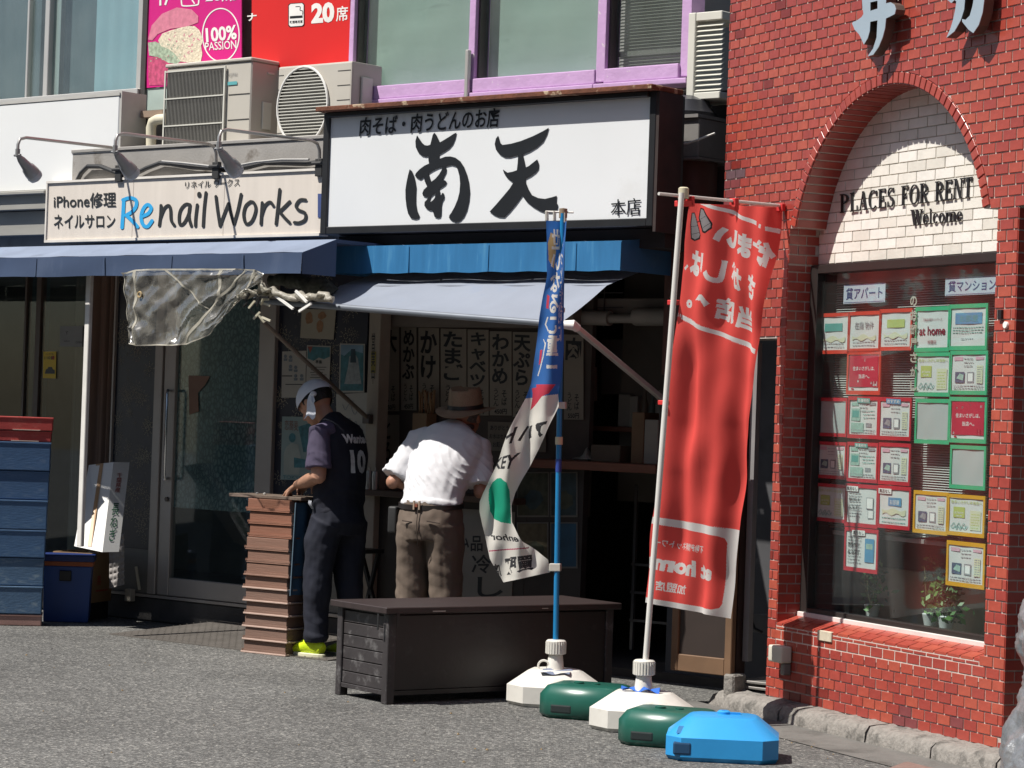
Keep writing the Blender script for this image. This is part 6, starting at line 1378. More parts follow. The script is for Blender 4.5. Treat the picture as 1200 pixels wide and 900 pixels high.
# blue cloth tied on the white bases
g=MB(); g.grid(lambda u,v:(-.02+.15*u-.03,-.05-.10*v+.02*u,.187-.012*v+.006*math.sin(u*9+v*7)),10,8); part('grey_rag',g,M('grey_blue_rag',(.16,.19,.27),rough=.9,var=.2,sc=30),b1,smooth=True)
g=MB(); g.grid(lambda u,v:(-.10+.19*u,-.065+.05*v+.02*math.sin(u*5),.194+.010*math.sin(u*11+v*5)+.012*(1-abs(2*v-1))),14,8); part('blue_rag',g,M('blue_rag',(.02,.12,.50),rough=.8,var=.15),b2,smooth=True)
# ================================================================== RED BANNER
AB=-48.0
BN=Frame((c2_.x,c2_.y),AB)
CLR=M('red_banner_cloth',(.88,.11,.095),rough=.8,var=.05,sc=5,trans=.70,bump=.12,bsc=14)
CLW=M('white_banner_print',(.86,.84,.81),rough=.8,var=.04,trans=.62)
PBase=visible_px(BN.w(0,0,1.5))[0]
def bfold(x,z):
    w=1+.5*max(0,(1.3-z))
    r_=max(0,x-.42)
    return (.022*math.sin(x*13+z*1.3)+.012*math.sin(x*27-z*2.1+1)+.006*math.sin(z*9+x*8))*min(1,abs(x+.1)*3) + .05*r_ + .010*mnoise.noise(Vector((x*5,z*4,1.7)))*2
fB=pxf(BN,0,bfold)
rowsB=[((811,238),(919,243)),((808,252),(915,272)),((802,285),(908,322)),((793,362),(897,405)),((779,470),(884,512)),((767,605),(866,623)),((761,665),(861,685)),((756,706),(857,725))]
def bmap(u,v,e=0):
    k=v*(len(rowsB)-1); i=min(int(k),len(rowsB)-2); r=k-i
    a=[rowsB[i][0][j]*(1-r)+rowsB[i+1][0][j]*r for j in (0,1)]; b=[rowsB[i][1][j]*(1-r)+rowsB[i+1][1][j]*r for j in (0,1)]
    return fB(a[0]*(1-u)+b[0]*u,a[1]*(1-u)+b[1]*u,e)
bn=thing('red_banner','tall red advertising banner with mirrored white lettering on a white pole','banner',BN,bmap(0,0))

class Sheet2D:
    """print areas of a cloth, filled in as triangles on a fine raster; the cloth's faces take their dye from it"""
    def __init__(s,x0,y0,x1,y1,res=.3): s.x0,s.y0,s.res=x0,y0,res; s.a=np.zeros((int((y1-y0)/res)+2,int((x1-x0)/res)+2),np.int8)
    def tri(s,p,m):
        P=[((x-s.x0)/s.res,(y-s.y0)/s.res) for x,y in p]; H,W_=s.a.shape
        ax,ay=P[0];bx,by=P[1];cx,cy=P[2]; X0,X1=max(0,int(min(ax,bx,cx))),min(W_-1,int(max(ax,bx,cx))+1); Y0,Y1=max(0,int(min(ay,by,cy))),min(H-1,int(max(ay,by,cy))+1)
        if X1<=X0 or Y1<=Y0: return
        gx,gy=np.meshgrid(np.arange(X0,X1+1)+.0,np.arange(Y0,Y1+1)+.0); d=(by-cy)*(ax-cx)+(cx-bx)*(ay-cy)
        if abs(d)<1e-9: return
        l=((by-cy)*(gx-cx)+(cx-bx)*(gy-cy))/d; k=((cy-ay)*(gx-cx)+(ax-cx)*(gy-cy))/d
        s.a[Y0:Y1+1,X0:X1+1][(l>=-1e-6)&(k>=-1e-6)&(l+k<=1+1e-6)]=m
    def poly(s,pts,m):
        for t in tessellate_polygon([[Vector((a,b,0)) for a,b in pts]]): s.tri([pts[i] for i in t],m)
    def text(s,st,c,m,mirror=False,**k):
        vs,fs=text2d(st,**k); f=qf(lambda x,y,e:(x,y),c); P=[f(1-x if mirror else x,y) for x,y in vs]
        for q in fs:
            for i in range(1,len(q)-1): s.tri([P[q[0]],P[q[i]],P[q[i+1]]],m)
    def line(s,pts,w,m):
        for (ax,ay),(bx,by) in zip(pts,pts[1:]):
            dx,dy=bx-ax,by-ay; L=math.hypot(dx,dy) or 1; nx,ny=-dy/L*w/2,dx/L*w/2; ex,ey=dx/L*w/3,dy/L*w/3
            s.poly([(ax+nx-ex,ay+ny-ey),(bx+nx+ex,by+ny+ey),(bx-nx+ex,by-ny+ey),(ax-nx-ex,ay-ny-ey)],m)
    def at(s,x,y):
        j=int((y-s.y0)/s.res+.5); i=int((x-s.x0)/s.res+.5)
        return int(s.a[min(max(j,0),s.a.shape[0]-1),min(max(i,0),s.a.shape[1]-1)])
def cloth_mesh(rows,f,nu,nv,sh,extra=None):
    def pxy(u,v):
        k=v*(len(rows)-1); i=min(int(k),len(rows)-2); r_=k-i
        a=[rows[i][0][j]*(1-r_)+rows[i+1][0][j]*r_ for j in (0,1)]; b=[rows[i][1][j]*(1-r_)+rows[i+1][1][j]*r_ for j in (0,1)]
        return a[0]*(1-u)+b[0]*u,a[1]*(1-u)+b[1]*u
    g=MB(); g.v=[f(*pxy(i/nu,j/nv),0) for j in range(nv+1) for i in range(nu+1)]
    for j in range(nv):
        for i in range(nu):
            g.f.append([j*(nu+1)+i,j*(nu+1)+i+1,(j+1)*(nu+1)+i+1,(j+1)*(nu+1)+i]); x,y=pxy((i+.5)/nu,(j+.5)/nv); m=sh.at(x,y)
            if extra and m==0: m=extra((i+.5)/nu,(j+.5)/nv)
            g.m.append(m)
    return g
S2=Sheet2D(740,220,930,740)
S2.poly([(822,239),(836,239.5),(892,259),(892,264)],1); S2.poly([(896,262),(899,263),(898,267.5),(895,266.5)],1); S2.poly([(903,265),(915,268.5),(914,274),(903,270)],1)
S2.poly([(798,369),(894,409.5),(893,415),(797,374)],1); S2.poly([(791,366),(793,367),(793,371),(791,370)],1); S2.poly([(795,367),(796.5,368),(796.5,372),(795,371.5)],1)
S2.poly([(764,605),(870,622),(866,730),(750,708),(752,699),(840,715),(846,713),(848,708),(853,636),(851,631),(847,629),(763,613)],1)
bt=lambda st,c,b_=.03: S2.text(st,c,1,mirror=True,bold=b_)
bt('い',[(841,264),(866,271),(862,294),(838,285)],.06); bt('ま',[(867,271),(885,277),(881,304),(864,298)],.06); bt('住',[(887,277),(912,287),(908,316),(881,304)],.05)
bt('、',[(801,309),(806,310),(805,318),(800,316)],.05); bt('は',[(811,292),(829,297),(825,328),(806,320)],.06); bt('し',[(833,302),(850,306),(846,334),(828,327)],.06); bt('が',[(855,305),(873,317),(869,342),(853,336)],.06); bt('さ',[(880,318),(896,327),(892,354),(877,348)],.06)
bt('。',[(804,350),(812,352),(811,362),(803,360)],.05); bt('へ',[(814,346),(838,344),(835,365),(812,357)],.07); bt('店',[(842,347),(861,352),(857,381),(837,373)],.045); bt('当',[(865,357),(885,364),(881,391),(859,382)],.05)
bt('不動産情報ネットワーク',[(767,630),(826,640),(824,649),(766,639)],.014); bt('at home',[(758,646),(840,663),(838,682),(756,665)],.055); bt('加盟店',[(772,680),(803,686),(801,697),(771,692)],.022)
C2=lambda L:[(750+x/4.5,220+y/4.5) for x,y in L]
S2.poly(C2([(285,130),(300,130),(330,250),(325,270),(290,282),(272,270),(275,190)]),3); S2.poly(C2([(330,105),(350,110),(400,185),(398,215),(365,240),(345,235),(320,160)]),3)
S2.poly(C2([(288,136),(298,136),(325,248),(317,262),(293,273),(278,263),(280,190)]),2); S2.poly(C2([(333,112),(347,116),(392,188),(391,208),(364,230),(351,226),(327,160)]),2)
for L in ([(278,205),(315,200)],[(280,245),(325,235)],[(335,165),(372,145)],[(345,215),(392,185)]): S2.line(C2(L),.5,3)
S2.line(C2([(310,180),(335,175)]),1,3)
BG=M('binocular_grey',(.40,.40,.41),rough=.8,trans=.4); BNK=M('banner_black',(.03,.03,.035),rough=.8)
part('cloth',cloth_mesh(rowsB,fB,300,900,S2),[CLR,CLW,BG,BNK],bn,smooth=180)
HB=visible_px
# loops and crossbar
HB=visible_px
def clipp(px_,py_,w,h,name,mat_,par,fr,d=.02):
    f=pxf(fr,d); g=MB(); g.prism([[(px_-w/2,py_-h/2),(px_+w/2,py_-h/2),(px_+w/2,py_+h/2),(px_-w/2,py_+h/2)]],lambda a,b,e:f(a,b,-e),.04); part(name,g,mat_,par,bevel=.003)
LOOP=M('red_loop',(.60,.03,.03),rough=.7)
fb0=pxf(BN,0)
A0=Vector(fb0(772,227)); A1=Vector(fb0(930,242.5)); g=MB(); g.tube([tuple(A0),tuple(A1)],.008,8); g.tube([tuple(A1.lerp(A0,.07)),tuple(A1)],.012,8); part('crossbar',g,WPOLE,bn,smooth=True)
g=MB(); p=Vector(fb0(801,226)); g.lathe([(.02,-.03),(.026,-.028),(.026,.022),(.018,.028),(0,.028)],tuple(p),14); part('pole_cap',g,M('cream_cap',(.55,.50,.36),rough=.5),bn,smooth=True)
for px_,py_,w,h in ((805,238.5,15,7),(812.5,236,4,12),(864,239,4.5,14),(919,243,4,9),(793,354.5,8,6),(781.5,472,7,5.5)): clipp(px_,py_,w,h,'loop',LOOP,bn,BN)
# ================================================================== BLUE AND WHITE FLAG
FN=Frame((c1.x,c1.y),12.0)
def ffold(x,z):
    return .035*math.sin(x*22+z*3.5)+.014*math.sin(x*47-z*6)+.02*math.sin(z*4.2+x*9)+.012*mnoise.noise(Vector((x*12,z*6,4)))*2
fF=pxf(FN,.05,ffold)
rowsF=[((641,259),(663,259)),((641,292),(661,292)),((641,323),(660,323)),((636,348),(659.5,348)),((632,372),(659.5,372)),((627,412),(659.5,410)),((621,450),(658,440)),((615,467),(654.5,462)),((605,490),(655.5,476)),((594,515),(647,493)),((583,538),(638,513)),((572,561),(630,529)),((565,577),(616,555)),((561.5,588),(603.5,578)),((561.5,600),(599.5,592)),((564,617),(600,612)),((569,640),(613,634)),((573,655),(628,646)),((580,668),(641,656)),((588,683),(643,671))]
def fmap(u,v,e=0):
    k=v*(len(rowsF)-1); i=min(int(k),len(rowsF)-2); r=k-i
    a=[rowsF[i][0][j]*(1-r)+rowsF[i+1][0][j]*r for j in (0,1)]; b=[rowsF[i][1][j]*(1-r)+rowsF[i+1][1][j]*r for j in (0,1)]
    return fF(a[0]*(1-u)+b[0]*u,a[1]*(1-u)+b[1]*u,e)
fl=thing('blown_flag','narrow blue and white advertising flag blown out from the blue pole','flag',FN,fmap(1,0))
FBL=M('flag_blue_cloth',(.04,.17,.50),rough=.8,var=.08,sc=6,trans=.45,bump=.1,bsc=20); FWH=M('flag_white_cloth',(.72,.70,.64),rough=.8,var=.05,sc=8,trans=.35,bump=.1,bsc=20)

S3=Sheet2D(550,250,670,700)
C8=lambda L:[(550+x/4.09,480+y/4.09) for x,y in L]
S3.poly([(550,700),(550,467.5),(600,467.5),(615,467),(654.5,462),(670,462),(670,700)],1)
S3.poly([(623,461),(622,455),(628,454),(628,450.5),(652,450.5),(645,461),(636,465),(620,481),(622,470)],2); S3.poly([(641,345),(644,347),(643,362),(640,361)],2); S3.poly([(633,410),(636,410),(634,425),(631,428)],2)
S3.poly([(642,285),(645,272),(649,275),(650,295),(648,315),(643,305)],3)
S3.text('世いなるこ重ー',[(646,268),(657,268),(654,432),(641,432)],1,mirror=True,vertical=True,bold=.03); S3.text('もっと便利に',[(656.5,268),(659.8,268),(657.5,400),(654,400)],1,mirror=True,vertical=True,bold=.01)
S3.line([(642,372),(639,380),(643,388)],1.6,1); S3.line([(640,402),(637,418),(633,432),(630,440)],1.5,1); S3.line([(637,398),(640,404)],1,1)
S3.text('アハト',[(598,502),(643,492),(636,512),(592,522)],4,mirror=True,bold=.05); S3.text('KEY',[(578,538),(610,530),(604,549),(574,550)],4,bold=.03)
S3.text('enhor',[(572,625),(606,627),(611,635),(573,633)],4,mirror=True,bold=.03); S3.text('買取',[(588,654),(624,650),(625,668),(590,675)],4,mirror=True,bold=.04); S3.text('店',[(575,662),(584,660),(586,676),(578,676)],4,mirror=True,bold=.02)
S3.poly(C8([(80,430),(84,385),(100,350),(125,330),(150,328),(185,350),(195,385),(198,470),(200,548),(150,540),(105,525),(85,490)]),5)
S3.line([(572,646),(619,642)],1.3,6)
FC=[FBL,FWH,M('flag_red_print',(.62,.05,.09),rough=.8,trans=.4),M('flag_tan_print',(.50,.36,.16),rough=.8,trans=.4),M('flag_black_print',(.015,.015,.018),rough=.7),M('flag_green_print',(.01,.40,.24),rough=.7,trans=.45,var=.08),M('flag_maroon',(.30,.03,.08),rough=.8)]
part('cloth',cloth_mesh(rowsF,fF,150,900,S3),FC,fl,smooth=180)
g=MB()
f0=pxf(FN,.0); g=MB(); g.tube([f0(639.5,248),f0(672,249)],.006,6); part('crossbar',g,WPOLE,fl,smooth=True)
g=MB(); p=Vector(f0(660,249)); g.lathe([(.018,-.03),(.022,-.028),(.022,.02),(.0,.024)],tuple(p),12); part('pole_cap',g,M('brown_cap',(.25,.19,.13),rough=.6),fl,smooth=True)
CLEARC=M('clear_clip',(.50,.48,.43),rough=.3)
for px_,py_,w,h in ((640,253,3,12),(649,253,2.5,12),(661,255,3,12),(658,363,5,6),(658,475,9,8),(650,665,13,9)): clipp(px_,py_,w,h,'clip',CLEARC,fl,FN,.02)
# ================================================================== STORAGE CHEST
p_=on_z(452,826,0); chA=18.0
CH=Frame((p_.x,p_.y),0); 
ux=Vector((.815,.58,0)).normalized(); CH.ux=ux; CH.uy=Vector((-ux.y,ux.x,0)); a_=math.atan2(ux.y,ux.x); CH.ang=a_; CH.M=Matrix.Translation(CH.o)@Matrix.Rotation(a_,4,'Z'); CH.I=CH.M.inverted()
LXC=1.46
t=thing('storage_chest','dark brown slatted storage chest standing behind the flag bases','chest',CH,(.6,.25,0))
WC=M('chest_wood',(.016,.012,.012),rough=.5,var=.25,sc=4,bump=.15,bsc=25,col2=(.035,.030,.030),c2=.60,w2=.12,sc2=9); WCE=M('chest_end_wood',(.035,.030,.031),rough=.55,var=.3,sc=5,bump=.2,bsc=30,col2=(.11,.105,.105),c2=.54,w2=.12,sc2=12); WCL=M('chest_lid_wood',(.032,.021,.020),rough=.5,var=.2,sc=4,stretch=(.6,6,1),bump=.12,bsc=30)
LX,LY,HZ=1.46,.50,.50
for x in (.0,LX-.05):
    for y in (0,LY-.05): g=MB(); g.box(x,x+.05,y,y+.05,0,HZ-.035); part('leg',g,WCE,t,bevel=.004)
n=6
for k in range(n):
    z0=.07+k*(HZ-.115)/n; z1=z0+(HZ-.115)/n-.005
    g=MB(); g.box(.012,.03,.051,LY-.051,z0,z1); part('end_board',g,WCE,t,bevel=.002)
    g=MB(); g.box(LX-.03,LX-.012,.051,LY-.051,z0,z1); part('end_board',g,WCE,t,bevel=.002)
g=MB(); g.box(.051,LX-.051,.010,.028,.07,HZ-.045); part('front_panel',g,WC,t,bevel=.002)
g=MB(); g.box(.051,LX-.051,LY-.028,LY-.01,.07,HZ-.045); part('back_panel',g,WC,t)
for a in ((.004,.046,.052,LY-.052),(LX-.046,LX-.004,.052,LY-.052)): 
    g=MB(); g.box(*a,.045,.068); part('bottom_rail',g,WCE,t,bevel=.002)
g=MB(); g.box(.03,LX-.03,.03,LY-.03,HZ-.06,HZ-.04); g.box(.052,LX-.052,.006,.034,.045,.068); part('inner_rail',g,WC,t)
g=MB(); g.box(-.035,LX+.03,-.03,LY+.02,HZ-.034,HZ); part('lid',g,WCL,t,bevel=.004)
g=MB(); g.box(.030,.046,-.033,-.030,HZ-.10,HZ-.03); g.box(-.0385,-.0355,.035,.05,HZ-.12,HZ-.036); part('strap',g,BLK,t)
g=MB(); g.box(.25,.33,-.031,-.0302,HZ-.026,HZ-.020); g.box(.95,.99,-.0312,-.0302,HZ-.022,HZ-.018); part('scratch',g,M('bare_wood_scratch',(.42,.38,.34),rough=.8),t)
# ================================================================== NOODLE TRAYS IN A STACK
q0=on_z(335,770,0); NS_=Frame((q0.x,q0.y),0); ux=-Vector((-.31,.22,0)).normalized(); NS_.ux=ux; NS_.uy=Vector((-ux.y,ux.x,0)); a_=math.atan2(ux.y,ux.x); NS_.ang=a_; NS_.M=Matrix.Translation(NS_.o)@Matrix.Rotation(a_,4,'Z'); NS_.I=NS_.M.inverted()
TRW=[M('tray_wood_%d'%i,c,rough=.65,var=.18,sc=5,stretch=(.5,1,5),bump=.15,bsc=30,col2=tuple(q*.6 for q in c),c2=.58,w2=.2,sc2=6) for i,c in enumerate([(.24,.105,.065),(.22,.12,.085),(.20,.12,.09)])]
TW,TD,TH=.36,.27,.0785; ORD=['lowest','second from the ground','third from the ground','fourth from the ground','fifth from the ground','sixth from the ground','sixth from the top','fifth from the top','fourth from the top','third from the top','second from the top','topmost']
rr=random.Random(21)
for k in range(12):
    dx,dy=rr.uniform(-.009,.009),rr.uniform(-.006,.006); z=k*TH; s_=1-.004*k*0
    t=thing('noodle_tray','wooden noodle tray, %s in the stack beside the man in the bandana'%ORD[k],'tray',NS_,(-TW/2,TD/2,z),group='stacked noodle trays')
    m_=TRW[0] if k>8 else (TRW[1] if k>4 else TRW[2])
    g=MB(); g.box(-TW+.014+dx,-.014+dx,.014+dy,TD-.014+dy,z+.012,z+TH-.002); part('body',g,m_,t,bevel=.002)
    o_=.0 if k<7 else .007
    g=MB(); g.box(-TW+dx+o_,dx-o_,dy+o_,TD+dy-o_,z+.001,z+.0115); part('rim',g,M('sunlit_tray_rim',(.46,.33,.27),rough=.7,var=.15) if k<6 else m_,t,bevel=.002)  # lower rims coloured pale for the sunlight on their ledges
    g=MB(); g.box(-TW+.006+dx,-TW+.0135+dx,.004+dy,TD-.004+dy,z+.012,z+.026); g.box(-TW+.014+dx,dx-.004,.006+dy,.0135+dy,z+.012,z+.024) ; part('batten',g,m_,t)
zt_=12*TH
g=MB(); g.box(-TW-.17,.05,.03,TD-.02,zt_+.001,zt_+.022); 
t=thing('serving_board','weathered thin board lying on top of the tray stack','board',NS_,(-.2,.15,zt_)); part('plank',g,M('grey_plank',(.20,.15,.12),rough=.85,var=.3,sc=8,stretch=(1,5,1),bump=.3),t,bevel=.003)
g=MB(); 
for x in (-.36,-.3): g.lathe([(.008,0),(.010,.008),(0,.014)],(x,.10,zt_+.022),8)
part('crumbs',g,WHT,t)
# ================================================================== LEFT SIDE: blue crates, bin, boxes
q1=on_z(48.5,734,0); ux=Vector((.97,.16,0)).normalized()
def mk_frame(o,ux):
    f_=Frame((o.x,o.y),0); f_.ux=ux.normalized(); f_.uy=Vector((-f_.ux.y,f_.ux.x,0)); a=math.atan2(f_.ux.y,f_.ux.x); f_.ang=a; f_.M=Matrix.Translation(f_.o)@Matrix.Rotation(a,4,'Z'); f_.I=f_.M.inverted(); return f_
BC=mk_frame(q1,ux)
lev=[736,720,687,654,621,586,552,518,505,488.5]
zs=[max(0,BC.at(45,y,0)[1]) for y in lev]; zs[0]=0
cb=[M('blue_crate_%d'%i,c,rough=.6,var=.14,sc=4,bump=.12,bsc=30,col2=c2,c2=.56,w2=.12,sc2=7,stretch=(1,1,3)) for i,(c,c2) in enumerate([((.07,.135,.23),(.18,.25,.32)),((.05,.115,.23),(.09,.16,.26)),((.045,.105,.22),(.08,.14,.25))])]
cr_=M('red_crate',(.38,.045,.04),rough=.6,var=.12,sc=5,bump=.1,col2=(.45,.14,.11),c2=.6,w2=.15); cp_=M('pink_brown_crate',(.34,.20,.17),rough=.7,var=.15,sc=5)
CN=['pale brown crate at the bottom of the blue stack','blue crate lowest of the blue ones, scuffed pale','blue crate second from the bottom of the blue ones','blue crate third from the bottom with a scuffed band','blue crate third from the top of the blue ones','blue crate second from the top of the blue ones','blue crate directly under the two red crates','lower red crate near the top of the stack','topmost red crate at the top of the left stack']
for i in range(9):
    z0,z1=zs[i],zs[i+1]; px_r=[48.5,49,51,53,55,57,59,60,62][i]; xr=BC.at(px_r,(lev[i]+lev[i+1])/2,0)[0]; j=rr.uniform(-.008,.008)
    m_=cp_ if i==0 else (cr_ if i>6 else cb[0 if i<3 else (1 if i<5 else 2)])
    t=thing('crate',CN[i],'crate',BC,(xr-.3,.2,z0),group='crates stacked at the left edge')
    g=MB(); g.box(xr-.62,xr,j,.24+j,z0+.001,z1-.004); part('body',g,m_,t,bevel=.006,seg=2)
    g=MB(); g.box(xr-.625,xr+.004,j-.004,.244+j,z1-.0145,z1-.0035); part('rim',g,m_,t,bevel=.002)
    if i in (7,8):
        g=MB(); g.box(xr-.26,xr-.08,j-.006,j+.01,z0+.002,z0+.008); part('sunlit_edge',g,M('pale_sun_edge',(.6,.45,.38)),t)  # pale strip painted as a sunlit highlight along the red crate
# blue lidded bin, cardboard box, white leek box, egg tray
q2=on_z(103,730,0); BX=mk_frame(q2,Vector((.99,.10,0)))
t=thing('blue_bin','blue plastic bin with a darker blue lid beside the crate stack','bin',BX,(-.15,.15,0))
z1=BX.at(104,664,0)[1]; g=MB(); g.add([(-.30,.01,.0),(.0,.01,0),(.0,.22,0),(-.30,.22,0),(-.31,-.01,z1),(.012,-.01,z1),(.012,.24,z1),(-.31,.24,z1)],[(0,3,2,1),(4,5,6,7),(0,1,5,4),(1,2,6,5),(2,3,7,6),(3,0,4,7)]); part('tub',g,M('blue_tub',(.02,.07,.26),rough=.45,var=.1),t,bevel=.008,seg=2)
g=MB(); g.box(-.32,.03,-.02,.25,z1+.03,z1+.075); part('lid',g,M('navy_lid',(.012,.03,.14),rough=.45),t,bevel=.01,seg=2)
g=MB(); g.box(-.315,.02,-.016,.24,z1+.001,z1+.029); part('orange_band',g,M('orange_band',(.38,.10,.03),rough=.6),t)
g=MB(); g.box(-.20,-.12,-.026,-.012,z1-.10,z1-.03); part('handle',g,BLK,t,bevel=.004)
q3=on_z(131,702,.12); Pa,Pb=on_z(106,712,.12),on_z(131,700,.12); Pa.z=Pb.z=0; _x,_z=SF.at(106,700,.36); Pa=SF.w(_x,-.36,0); _x,_z=SF.at(131,700,.07); Pb=SF.w(_x,-.07,0); _v=(Pb-Pa).normalized(); CB=mk_frame(Pa-Vector((_v.y,-_v.x,0))*.30,Vector((_v.y,-_v.x,0)))
t=thing('cardboard_box','open brown cardboard box behind the blue bin','box',CB,(.2,.1,0)); z1=.46
g=MB(); g.box(.01,.29,.01,.28,0,.119); part('plinth',g,DARK,t)
g=MB(); KR=M('kraft_card',(.30,.19,.10),rough=.8,var=.1); g.box(.0,.30,.0,.01,.12,z1); g.box(.29,.30,.01,.3,.12,z1); g.box(.0,.01,.01,.3,.12,z1); g.box(.01,.29,.29,.3,.12,z1); g.box(.01,.29,.01,.29,.12,z1-.06); part('carton',g,KR,t)
g=MB(); g.grid(lambda u,v:(.02+.26*u,.02+.24*v,z1-.02+.03*mnoise.noise(Vector((u*4,v*4,2)))),10,10); part('packing',g,M('plastic_packing',(.5,.5,.48),rough=.3,var=.2,sc=20),t,smooth=True)
g=MB(); F=lambda u,v,e=0:(.301+e,.06+.2*u,.30-.16*v); put_text(g,'馬',F,.001,box=(.1,.0,.4,.4),bold=.01); g.add([F(.05,.6,.001),F(.9,.6,.001),F(.9,.66,.001),F(.05,.66,.001)],[(0,1,2,3)]); part('lettering',g,M('box_red_print',(.42,.05,.03)),t)
# leaning white leek box: front face px (134.. )
dl=.42; fw=lambda px_,py_,d: Vector((SF.at(px_,py_,d)[0],-d,SF.at(px_,py_,d)[1]))
TLb,TRb,BRb,BLb=fw(103,565,.46),fw(133,541,.46),fw(120,647,.74),fw(87,640,.80)
TLb,TRb=fw(104,545,.50),fw(133,541.5,.46)
t=thing('leek_box','tall white carton with brown tape leaning against the shop front','box',SF,tuple((BLb+BRb)/2))
nrm=(TRb-TLb).cross(BLb-TLb).normalized(); nrm=nrm if nrm.y>0 else -nrm; dv=Vector((.015,.13,.0))
g=MB(); dd=[p+dv for p in (TLb,TRb,BRb,BLb)]
g.add([TLb,TRb,BRb,BLb]+dd,[(0,1,2,3),(7,6,5,4),(0,4,5,1),(1,5,6,2),(2,6,7,3),(3,7,4,0)]); part('carton',g,M('white_carton',(.72,.72,.70),rough=.6,var=.04),t)
mp=lambda u,v,e=0: (TLb*(1-u)+TRb*u)*(1-v)+(BLb*(1-u)+BRb*u)*v-nrm*e
g=MB(); g.add([mp(.46,0,.002),mp(.60,0,.002),mp(.60,.97,.002),mp(.46,.97,.002)],[(0,1,2,3)]); g.add([mp(.30,.0,.0015),mp(.46,.0,.0015),mp(.46,.02,.0015),mp(.30,.02,.0015)],[(0,1,2,3)]); part('tape',g,M('brown_parcel_tape',(.42,.25,.12),rough=.45),t)
sp=lambda u,v,e=0: (TRb*(1-v)+BRb*v)+dv*u+Vector((.8,-.6,0)).normalized()*e
g=MB(); put_text(g,'長ねぎ',sp,.003,0,(.25,.46,.7,.88),vertical=True,bold=.01); part('green_lettering',g,M('box_green_print',(.03,.12,.07)),t)
g=MB(); put_text(g,'千葉県産',sp,.003,0,(.3,.12,.65,.34),vertical=True,bold=.01); part('red_lettering',g,M('box_red_print2',(.30,.05,.05)),t)
g=MB(); e0=fw(131,655,.40); 
g.grid(lambda u,v: tuple(fw(128+18*u+8*(1-v)*0+2*v*0, 630+60*v-5*u,.30)+Vector((.0,-.012*abs(math.sin(u*12)*math.sin(v*26)),0))),24,40); solo('egg_tray','grey moulded egg tray leaning behind the cardboard box','tray',SF,tuple(fw(135,690,.3)),g,M('grey_pulp',(.30,.28,.27),rough=.9,var=.15),smooth=True)
# small sunlit pipe stub at the step
g=MB(); P0=s_at(162,664,.03); P1=s_at(163.5,691,.06); g.tube([(P0[0],-.05,P0[1]),(P1[0],-.06,P1[1])],.010,8); solo('pipe_stub','short cream pipe standing on the step left of the door','pipe',SF,(P1[0],-.06,P1[1]),g,M('pvc_cream',(.62,.58,.45)),smooth=True)
g=MB(); P0=s_at(153,696,.06); g.box(P0[0]-.03,P0[0]+.03,-.09,-.04,P0[1]-.05,P0[1]+.035); solo('wood_block','small pale block at the step left of the glass door','block',SF,(P0[0],-.06,P0[1]-.05),g,M('pale_block',(.5,.46,.38)),bevel=.005)
# ================================================================== SILVER TARPAULIN
TC=Vector((2.60,10.75,0))
def tarp(u,v,e=0):
    prof=[(.0,.47),(.12,.45),(.24,.41),(.34,.365),(.42,.365),(.50,.40),(.57,.42),(.65,.405),(.76,.34),(.90,.22),(1.0,.05)]
    z=.075+v*1.0; zz=v; k=0
    while k<len(prof)-2 and prof[k+1][0]<zz: k+=1
    (a,ra),(b,rb)=prof[k],prof[k+1]; r_=ra+(rb-ra)*(zz-a)/(b-a); an=u*2*math.pi
    nz=mnoise.noise(Vector((math.cos(an)*4,math.sin(an)*4,z*7)))*.035+mnoise.noise(Vector((math.cos(an)*11,math.sin(an)*11,z*16)))*.014+abs(mnoise.noise(Vector((math.cos(an)*20,math.sin(an)*20,z*34))))*.010
    r_+=nz
    return (TC.x+r_*math.cos(an)*1.05,TC.y+r_*math.sin(an)*1.2,z+nz*.5)
def tarpmat():
    m=M('silver_tarpaulin',(.30,.31,.32),rough=.36,metal=.55,var=.2,sc=30,bump=.35,bsc=60); return m
t=thing('tarpaulin','crumpled silver tarpaulin draped over something at the lower right corner','tarpaulin',WF,(TC.x,TC.y,0))
g=MB(); g.grid(tarp,200,120); part('cover',g,tarpmat(),t,smooth=80)
g=MB(); u_=visible_px(Vector(tarp(.5,.5))); 
for uu in (.53,): 
    p=Vector(tarp(uu,.60)); g.tube([(p.x-.004+.016*math.cos(a*math.pi/6)*.3,p.y+.016*math.cos(a*math.pi/6),p.z+.016*math.sin(a*math.pi/6)) for a in range(13)],.005,6)
part('eyelet',g,WHT,t,smooth=True)
g=MB(); 
for dy in (-.2,.3): g.tube([(TC.x-.1+.12*math.cos(a*math.pi/8),TC.y+dy,.12+.12*math.sin(a*math.pi/8)) for a in range(17)],.03,8)
part('wheel',g,BLK,t,smooth=True)
